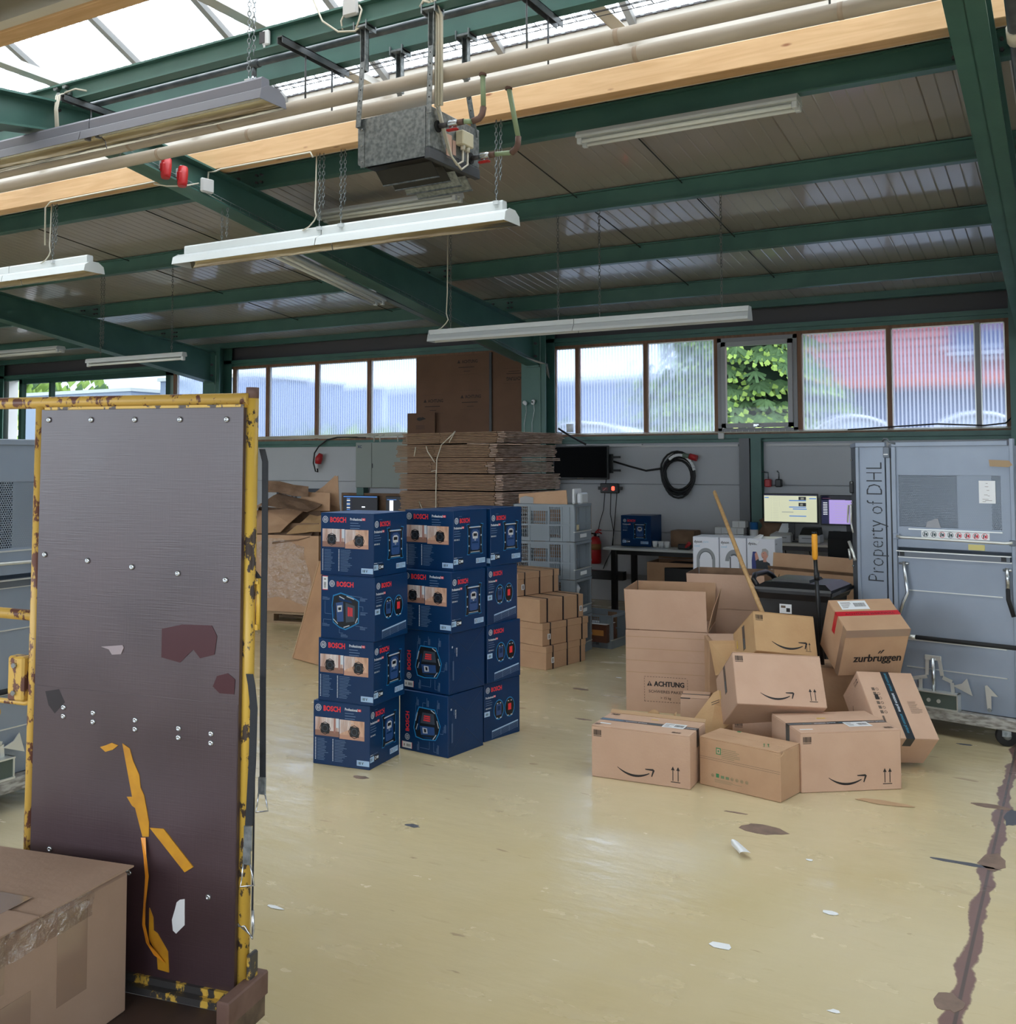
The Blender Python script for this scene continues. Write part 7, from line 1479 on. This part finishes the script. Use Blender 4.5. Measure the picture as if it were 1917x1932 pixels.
for y in (-.2, .2): m = MB(); m.lathe([(0, -.02), (.09, -.02), (.09, .02), (0, .02)], RUBBER, 20, T(-.19, y, .09) @ Rx(pi/2)); m.build('wheel', R_)
# ================================================================== WALL ITEMS
R_ = thing('television', 'black switched-off television on a wall arm', 'television', T(-5.34, 11.36, 1.68) @ Rz(radians(2)))
m = MB(); m.box((-.365, 0, -.205), (.365, .045, .205), BLACK, bev=.006); m.build('housing', R_); m = MB(); m.add([(-.35, -.001, -.185), (.35, -.001, -.185), (.35, -.001, .19), (-.35, -.001, .19)], [(0, 1, 2, 3)], mat('black_glass_screen', rgb(5, 6, 10), .6, spec=.1)); m.build('screen', R_)
m = MB(); m.box((.30, .05, .05), (.50, .07, .075), BLACK); m.box((.30, .05, -.11), (.50, .07, -.085), BLACK); m.box((.34, .05, -.13), (.41, .06, .10), BLACK); m.box((-.1, .045, -.1), (.1, .2, .1), BLACK); stuff(m.build('wall_mount', R_)); m = MB(); m.box((-.04, -.0015, -.198), (.04, -.001, -.190), GREYINK); m.build('badge_strip', R_)
R_ = thing('counter_display', 'small black wall display with red lit digit under the television', 'display', T(-5.02, 11.53, 1.365))
m = MB(); m.box((-.12, -.03, -.06), (.12, .02, .06), BLACK, bev=.008); m.build('housing', R_); m = MB(); m.box((-.155, -.01, -.02), (-.12, .01, .02), BLACK); m.box((.12, -.01, -.02), (.16, .01, .02), BLACK); stuff(m.build('side_bracket', R_))
p = Print((-.12, -.03, -.06), (1, 0, 0), (0, 0, 1)); LR = emis('red_led', rgb(255, 60, 44), 2.2); p.text('8', .15, .036, .045, LR, h=.05, bold=.05); p.rect(.03, .03, .075, .04, mat('dull_red_display', rgb(96, 14, 18), .4)); p.poly([(.03, .03), (.05, .03), (.09, .065), (.08, .068)], mat('pinkish_reflection_print', rgb(186, 96, 92), .4), 2); stuff(p.build('display_digits', R_))
m = MB()
for x0, pts in ((-5.10, [(-5.10, 1.31), (-5.12, 1.1), (-5.17, .95), (-5.2, .8)]), (-5.02, [(-5.02, 1.31), (-5.03, 1.05), (-4.99, .85), (-5.0, .65), (-5.02, .55), (-4.97, .4)]), (-4.94, [(-4.94, 1.31), (-4.97, 1.0), (-4.99, .8), (-5.02, .6), (-5.10, .45), (-5.13, .38)]), (-5.3, [(-5.08, 1.48), (-5.09, 1.41)]), (-5.7, [(-5.70, 1.55), (-5.8, 1.42)])): m.tube([(x, 11.555, z_) for x, z_ in pts], .005, BCABLE, n=5)
tag(stuff(m.build('wall_cables')), 'thin black cables hanging from the wall display', 'cable')
R_ = thing('fire_extinguisher', 'red fire extinguisher hanging on the wall right of the crates', 'fire extinguisher', T(-5.20, 11.48, .45))
m = MB(); m.lathe([(0, 0), (.065, 0), (.072, .01), (.072, .26), (.05, .31), (.022, .33), (0, .33)], RED, 22); m.build('cylinder', R_); m = MB(); m.lathe([(.0725, .17), (.0725, .24)], mat('yellowed_label', rgb(150, 104, 60), .5), 22); m.build('label_band', R_); m = MB(); m.lathe([(0, .33), (.018, .33), (.018, .37), (0, .37)], BLACK, 12); m.tube([(-.0, 0, .365), (.05, -.01, .385), (.09, -.01, .365)], .009, RED); m.tube([(0, 0, .375), (.04, 0, .41), (.08, 0, .405)], .008, RED); stuff(m.build('valve_lever', R_))
m = MB(); m.tube([(-.01, -.02, .36), (-.07, -.03, .37), (-.11, -.03, .33), (-.10, -.03, .25), (-.09, -.03, .16)], .009, BCABLE); m.build('hose', R_)
m = MB(); m.box((-.01, .072, .1), (.01, .12, .33), DARK); m.build('wall_bracket', R_)
R_ = thing('cable_coil', 'coil of thick black cable with red and green plug on the wall', 'cable coil', T(-4.13, 11.52, 1.56))
m = MB(); r = random.Random(2)
for k in range(9):
    a, b, cx, cz = .185+.02*r.uniform(-1, 1), .20+.02*r.uniform(-1, 1), .02*r.uniform(-1, 1), -.012*k+.03
    m.tube([(cx+a*cos(2*pi*i/20), -.02-.012*(k % 3), cz+b*sin(2*pi*i/20)*(1 if sin(2*pi*i/20) > 0 else 1.08)) for i in range(21)], .0115, BCABLE, n=6, cap=False)
stuff(m.build('cable_loops', R_))
m = MB(); m.tube([(-.19, -.03, .05), (-.4, -.04, .02), (-.6, -.05, .07), (-.84, -.06, .14)], .012, BCABLE, n=6); m.build('cable_lead', R_)
m = MB(); m.tube([(.07, -.06, .20), (.15, -.06, .19)], .028, mat('green_grey_plug', rgb(96, 116, 104), .5), n=12); m.build('plug_grip', R_); m = MB(); m.tube([(.15, -.06, .19), (.24, -.06, .165)], .036, RED, n=12); m.build('plug_head', R_)
m = MB()
for k in range(13): a = pi*.70-k*.16; m.box((-.016, -.03, .0), (.016, -.0, .03), WHITE, T(.02+.17*cos(a), -.035, -.02+.21*sin(a)) @ Ry(-a+pi/2))
stuff(m.build('white_wall_hook', R_))
R_ = thing('wall_cabinet', 'grey-green electrical cabinet on the wall left of the carton stack', 'cabinet', T(-8.75, 11.34, 1.34)); CBM = mat('grey_green_cabinet', rgb(140, 148, 142), .5)
m = MB(); m.box((0, 0, 0), (.95, .23, .62), CBM, bev=.004); m.build('body', R_)
for a, b in ((.006, .275), (.281, .944)): m = MB(); m.box((a, -.012, .006), (b, 0, .614), CBM, bev=.003); m.build('door', R_)
p = Print((0, -.012, 0), (1, 0, 0), (0, 0, 1)); p.text('XC', .035, .545, .075, mat('dark_blue_print', rgb(28, 46, 86), .5), bold=.04); stuff(p.build('cabinet_mark', R_)); m = MB(); m.box((.29, -.02, .27), (.298, -.012, .33), DARK); m.build('cabinet_handle', R_)
R_ = thing('notice_frame', 'dark glazed frame with papers on the wall behind the waste box', 'frame', T(-10.35, 11.52, 1.0))
m = MB(); m.box((0, 0, 0), (.86, .04, .31), mat('dark_blue_frame', rgb(44, 52, 64), .4), bev=.004); m.build('frame', R_)
for k, (x, z_, w, h_) in enumerate(((.06, .17, .11, .10), (.06, .05, .11, .09), (.20, .17, .09, .08), (.20, .06, .09, .07), (.33, .1, .02, .14), (.40, .12, .12, .13))): m = MB(); m.box((x, -.004, z_), (x+w, 0, z_+h_), mat('dim_white_paper', rgb(128, 138, 146), .5)); m.build('paper_notice', R_)
R_ = thing('socket_on_cable', 'red plug and black cable loop hanging on the wall beside the cabinet', 'plug', T(-9.50, 11.50, 1.70))
m = MB(); m.tube([(.0, 0, .11), (-.03, -.01, .04), (-.045, -.01, -.03)], [.03, .055, .045], RED, n=10); m.build('plug_body', R_); m = MB(); m.tube([(-.05, -.01, -.03), (-.055, -.01, -.10)], .026, PLG, n=10); m.build('plug_collar', R_)
m = MB(); m.tube([(-.055, -.01, -.10), (-.05, -.01, -.15), (-.09, -.01, -.14), (-.13, -.01, -.02), (-.11, -.01, .12), (-.03, -.01, .22), (.12, -.01, .31), (.3, -.01, .34), (.8, 0, .335)], .011, BCABLE, n=6); m.build('cable', R_)
m = MB()
for k in range(4): m.tube([(-11.2, 11.5-.01*k, 2.03+.01*k), (-9.2, 11.50, 2.04+.012*k), (-8.2, 11.49, 2.045+.015*k), (-6.3, 11.5, 2.03+.01*k)], .007, CABLE, n=5)
for x in (-8.55, -8.45, -8.15, -8.0): m.tube([(x, 11.49, 1.97), (x, 11.48, 2.05), (x+.08, 11.48, 2.07)], .009, CABLE, n=5)
m.tube([(-5.75, 11.5, 2.06), (-5.3, 11.5, 2.02), (-.6, 11.5, 2.02)], .006, CABLE, n=5); tag(stuff(m.build('sill_cables')), 'grey cables lying along the window sill', 'cable')
m = MB(); m.tube([(-2.2, 11.5, 2.03), (-1.9, 11.49, 2.045), (-1.3, 11.49, 2.075), (-.85, 11.49, 2.05), (-.65, 11.48, 2.07), (-.58, 11.47, 2.14)], .008, BCABLE, n=5); tag(m.build('loose_cable'), 'dark loose cable arching along the right window sill', 'cable')
m = MB()
for k in range(70): x = -5.4+k*.07; m.tube([(x, 11.53, 2.02), (x, 11.53, 2.045)], .0025, WHITE, n=4)
m.tube([(-5.4, 11.53, 2.035), (-.55, 11.53, 2.035)], .0025, WHITE, n=4); m.tube([(-11.2, 11.53, 2.035), (-6.3, 11.53, 2.035)], .0025, WHITE, n=4); tag(stuff(m.build('sill_wire_guard')), 'thin white wire guard along the window sill', 'wire')
m = MB(); m.lathe([(0, 0), (.042, 0), (.045, .10), (0, .10)], WHITE, 18, T(-5.52, 11.45, 2.055)); m.build; t = m.build('white_beaker'); tag(t, 'white beaker on the window sill beside the green column', 'beaker')
m = MB(); m.tube([(-5.66, 11.42, 2.10), (-5.5, 11.36, 2.02), (-5.25, 11.33, 1.90)], .013, BCABLE, n=8); tag(m.build('television_cable'), 'thick black cable running from the sill to the television', 'cable')
for k, (x, z_, l) in enumerate(((-6.03, 2.42, 'left small white camera on the green column, seen from the side'), (-5.92, 2.425, 'right small white camera with dark lens on the green column'))):
    R_ = thing('wall_camera', l, 'camera', T(x, 11.24, z_)); m = MB(); m.box((-.022, -.03, -.028), (.022, .01, .035), WHITE, Ry(.4 if k else -.9), bev=.012); m.build('housing', R_)
    m = MB(); m.tube([(0, -.034, .005), (0, -.03, .005)], .012, BLACK if k else WHITE, n=12); m.build('lens', R_)
    m = MB(); m.tube([(.005, 0, -.02), (.012, .0, -.1), (-.02, .0, -.25), (-.02, .0, -.38)], .0025, WHITE, n=5); m.build('cable', R_)
for x, l, mm in ((-3.08, 'red wall plug above the large monitor', RED), (-2.96, 'black wall plug above the large monitor', BLACK)):
    R_ = thing('wall_plug', l, 'plug', T(x, 11.52, 1.46)); m = MB(); m.box((-.035, -.04, -.06), (.035, .03, .03), mm, bev=.01); m.build('plug_body', R_); m = MB(); m.tube([(0, 0, .03), (0, 0, .10), (-.10 if mm is RED else -.02, .01, .12)], .008, GALV); m.build('conduit', R_)
m = MB(); m.box((-4.20+.55, 11.50, 1.945), (-3.58, 11.53, 2.02), PLG, bev=.006); tag(m.build('sill_socket'), 'small grey socket box on the sill rail under the clear window', 'socket')
m = MB(); m.box((-4.6, 11.52, 1.86), (-3.42, 11.56, 1.885), PLG); m.box((-3.1, 11.52, 1.86), (-.6, 11.56, 1.885), PLG); m.box((-5.6, 11.52, 1.87), (-4.6, 11.56, 1.90), PLG); tag(stuff(m.build('wall_conduit')), 'thin grey conduit running along the wall below the sill', 'conduit')
# ================================================================== LITTER
def scrap(x, y, w, h, seed, label, mm=WHITE, curl=0.):
    m = MB(); q = blob(x, y, w, h, 7, .35, seed); m.add([(a, b, .002+curl*(abs(a-x)/w)) for a, b in q]+[(a, b, .0035+curl*(abs(a-x)/w)) for a, b in q], [tuple(range(7)), tuple(range(13, 6, -1))]+[(i, (i+1) % 7, 7+(i+1) % 7, 7+i) for i in range(7)], mm); tag(m.build('paper_scrap'), label, 'paper')
for a in ((-1.15, 3.57, .10, .05, 3, 'flat white paper scrap on the floor, lower middle'), (-.86, 4.02, .06, .04, 4, 'tiny white scrap on the floor below the pile, right of the flat scrap'), (-.71, 3.32, .035, .02, 5, 'tiny white scrap near the bottom edge of the floor'), (-2.73, 3.05, .08, .02, 6, 'thin white sliver beside the cart'), (-1.05, 4.5, .03, .02, 8, 'small pale fleck near the curled paper'), (-3.2, 7.5, .05, .02, 9, 'small white fleck by the strapped boxes')): scrap(*a[:5], a[5])
scrap(-.89, 5.42, .28, .07, 12, 'torn pale cardboard strip before the front right box', CARDE)
m = MB(); vs = []
for i in range(7):
    a = i/6; r_ = .03; vs += [(-1.37+.03*a-.02, 4.50-.05*sin(a*3), .004+.045*sin(a*2.6)), (-1.31+.05*a-.02, 4.42-.05*sin(a*3), .004+.03*sin(a*2.6))]
m.add(vs, [(2*i, 2*i+1, 2*i+3, 2*i+2) for i in range(6)], WHITE, None, True); tag(m.build('curled_paper'), 'curled white paper strip lying on the floor before the pile', 'paper')
# ================================================================== OUTSIDE
GR = mat('grey_yard', rgb(130, 132, 128), .9); m = MB(); m.box((-60, YW+.3, -.3), (45, 90, -.05), GR); o = m.build('yard_ground'); struct(o)
m = MB(); m.box((-60, -60, -.35), (45, YB-.3, -.06), GR); struct(m.build('yard_ground'))
# spruce seen through the clear window
R_ = thing('spruce_tree', 'bright green spruce filling the clear window', 'tree', T(-5.55, 19.0, 0))
m = MB(); m.tube([(0, 0, 0), (0, 0, 9)], [.22, .05], mat('bark', rgb(78, 62, 50), .9), n=10); m.build('trunk', R_)
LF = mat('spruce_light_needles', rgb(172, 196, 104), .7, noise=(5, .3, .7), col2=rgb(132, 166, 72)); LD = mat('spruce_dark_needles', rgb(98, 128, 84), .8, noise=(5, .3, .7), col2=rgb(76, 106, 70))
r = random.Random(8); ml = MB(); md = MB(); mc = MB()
mc.lathe([(1.75, .3), (1.55, 1.6), (1.35, 3.0), (1.0, 4.6), (.4, 7.4), (0, 8.4)], mat('spruce_inner_shade', rgb(34, 52, 40), .9), 16); stuff(mc.build('inner_shade_cone', R_))  # dark cone added behind the sprays: painted inner shade, blocks the sky
z_ = .9
while z_ < 6.4:
    R0 = (8.7-z_)*.31
    for i in range(74):
        a = r.uniform(-pi, .0)+r.uniform(-.3, .3); out = r.uniform(.62, 1.12)**.8; rr = R0*out*(1+.13*sin(3*a+z_*5)); zz = z_+.40*(1-out)+r.uniform(-.09, .07)
        o = Vector((rr*cos(a), rr*sin(a), zz)); u = Vector((cos(a), sin(a), 0)); p_ = Vector((-u.y, u.x, 0)); tip = r.random() < .30+.35*(out-.6)*2
        for k in range(5):
            an = -1.1+.55*k+r.uniform(-.15, .15); L = r.uniform(.13, .24); dr = (p_*sin(an)+u*.45*cos(an)+Vector((0, 0, -.75*cos(an)))).normalized(); e = o+dr*L; sd = dr.cross(u).normalized()*r.uniform(.018, .034)
            md.add([tuple(o-sd), tuple(o+sd), tuple(e+sd*.9), tuple(e-sd*.9)], [(0, 1, 2, 3)], LD)
            if tip: e2 = e+dr*.09; ml.add([tuple(e-sd*1.5), tuple(e+sd*1.5), tuple(e2+sd*.8+u*.02), tuple(e2-sd*.8+u*.02)], [(0, 1, 2, 3)], LF)
    z_ += .30
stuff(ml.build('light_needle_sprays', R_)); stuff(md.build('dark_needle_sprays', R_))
# red tiled building
R_ = thing('red_building', 'building with red tiled roof seen blurred through the ribbed panes', 'building', T(0, 0, 0)); RT = mat('red_roof_tiles', rgb(212, 138, 134), .8, noise=(3, .3, .7), col2=rgb(196, 118, 114)); RT2 = mat('roof_joint', rgb(120, 52, 54), .9)
m = MB(); m.box((-5.5, 24, -.1), (14, 34, 3.4), mat('blue_grey_facade', rgb(112, 124, 150), .8)); m.build('wall', R_)
for i in range(26):
    z0 = 3.4+.20*i; y0 = 23.4+.16*i; m = MB(); m.box((-5.9+.0*i, y0, z0), (14.5, y0+.20, z0+.155), RT); m.box((-5.9, y0+.01, z0+.155), (14.5, y0+.2, z0+.2), RT2); m.build('tile_course', R_)
m = MB(); m.box((-5.9, 23.35, 3.28), (14.5, 23.5, 3.42), mat('orange_gutter', rgb(216, 110, 78), .6)); m.build('gutter', R_)
m = MB(); m.box((-2.35, 23.25, 3.95), (-1.3, 24.6, 4.55), mat('dormer_dark', rgb(82, 92, 128), .4)); m.build('dormer_window', R_); m = MB(); m.box((-2.4, 23.2, 3.88), (-1.25, 23.3, 3.96), WHITE); m.build('dormer_sill', R_)
# white tunnel tents low in front
for k, (x, l, rr) in enumerate(((-6.5, 'white arched tent low outside the panes left of the clear window', 1.25), (-2.75, 'white arched tent low outside right of the clear window', .78), (-1.15, 'white arched tent low outside before the last wide pane', .78), (.45, 'white arched tent low outside at the right end of the windows', .78))):
    R_ = thing('arched_tent', l, 'tent', T(x-(.5 if k == 0 else 0), 15.0-.2*k, 0), 'white arched tents in the yard'); TW = mat('white_tarpaulin', rgb(214, 222, 226), .5)
    m = MB(); n = 12; vs = [(rr*cos(pi*i/n), y, 1.55+.75*sin(pi*i/n)) for y in (0, 1.1) for i in range(n+1)]; vs += [(rr, 0, 0), (-rr, 0, 0), (rr, 1.1, 0), (-rr, 1.1, 0)]; k_ = n+1
    m.add(vs, [(i, i+1, k_+i+1, k_+i) for i in range(n)]+[tuple(list(range(n+1))+[2*k_+1, 2*k_])]+[(0, k_, 2*k_+2, 2*k_), (n, 2*k_+1, 2*k_+3, 2*n+1)], TW); m.build('cover', R_)
    m = MB(); m.tube([((rr+.01)*cos(pi*i/n), -.02, 1.55+.76*sin(pi*i/n)) for i in range(n+1)], .03, WHITE, n=6); m.build('front_hoop', R_)
# bluish halls and containers far left, hedge
def shed(label, x0, x1, y, h, col):
    R_ = thing('storage_hall', label, 'building', T(x0, y, 0)); m = MB(); m.box((0, 0, 0), (x1-x0, 3, h), mat(col, {'pale_blue_sheet': rgb(176, 186, 210), 'blue_grey_sheet': rgb(150, 164, 192), 'white_sheet': rgb(220, 226, 234)}[col], .6)); m.build('wall', R_); m = MB(); m.box((-.05, -.05, h), (x1-x0+.05, 3.05, h+.08), WHITE); m.build('roof_edge', R_)
    return R_
shed('pale blue container outside the left opening, left part', -23.2, -19.3, 16.5, 3.35, 'pale_blue_sheet'); shed('blue grey container outside the left opening, right part', -18.0, -15.2, 16.2, 3.5, 'blue_grey_sheet'); shed('long blue grey hall behind the window panes left of the carton sheets', -17.5, -7.6, 22.0, 3.6, 'blue_grey_sheet')
R_ = thing('hedge', 'green hedge low behind the ribbed panes', 'hedge', T(0, 0, 0)); m = MB(); r = random.Random(31)
for i in range(420): x, y, z_, s_ = r.uniform(-15, -8.2), r.uniform(17.2, 17.8), r.uniform(0, 2.35), r.uniform(.15, .3); m.add([(x-s_, y, z_), (x, y-.2, z_-s_), (x+s_, y, z_), (x, y+.1, z_+s_)], [(0, 1, 2, 3)], LF if i % 2 else LD)
stuff(m.build('foliage', R_))
for k, (x, y, h_) in enumerate(((-24.6, 17.5, 4.0), (-34.0, 26, 5.3))):
    R_ = thing('leafy_tree', ['green tree at the left edge of the bright opening', 'green tree behind the pale blue container', 'second green tree behind the pale blue container'][k], 'tree', T(x, y, 0)); m = MB(); m.tube([(0, 0, 0), (0, 0, h_*.7)], .12, mat('bark', rgb(78, 62, 50), .9)); m.build('trunk', R_); m = MB()
    for i in range(260): a, b, rr = r.uniform(0, 6.28), r.uniform(-1, 1), h_*.36; q = Vector((rr*cos(a)*sqrt(1-b*b), rr*sin(a)*sqrt(1-b*b), h_*.68+rr*.8*b)); s_ = .22; m.add([tuple(q+Vector((-s_, 0, 0))), tuple(q+Vector((0, -.1, -s_))), tuple(q+Vector((s_, 0, 0))), tuple(q+Vector((0, .1, s_)))], [(0, 1, 2, 3)], LF if i % 3 else LD)
    stuff(m.build('foliage', R_))
for o in D.objects:
    if o.type == 'MESH' and o.name.startswith('bolt_group'): o['kind'] = 'stuff'
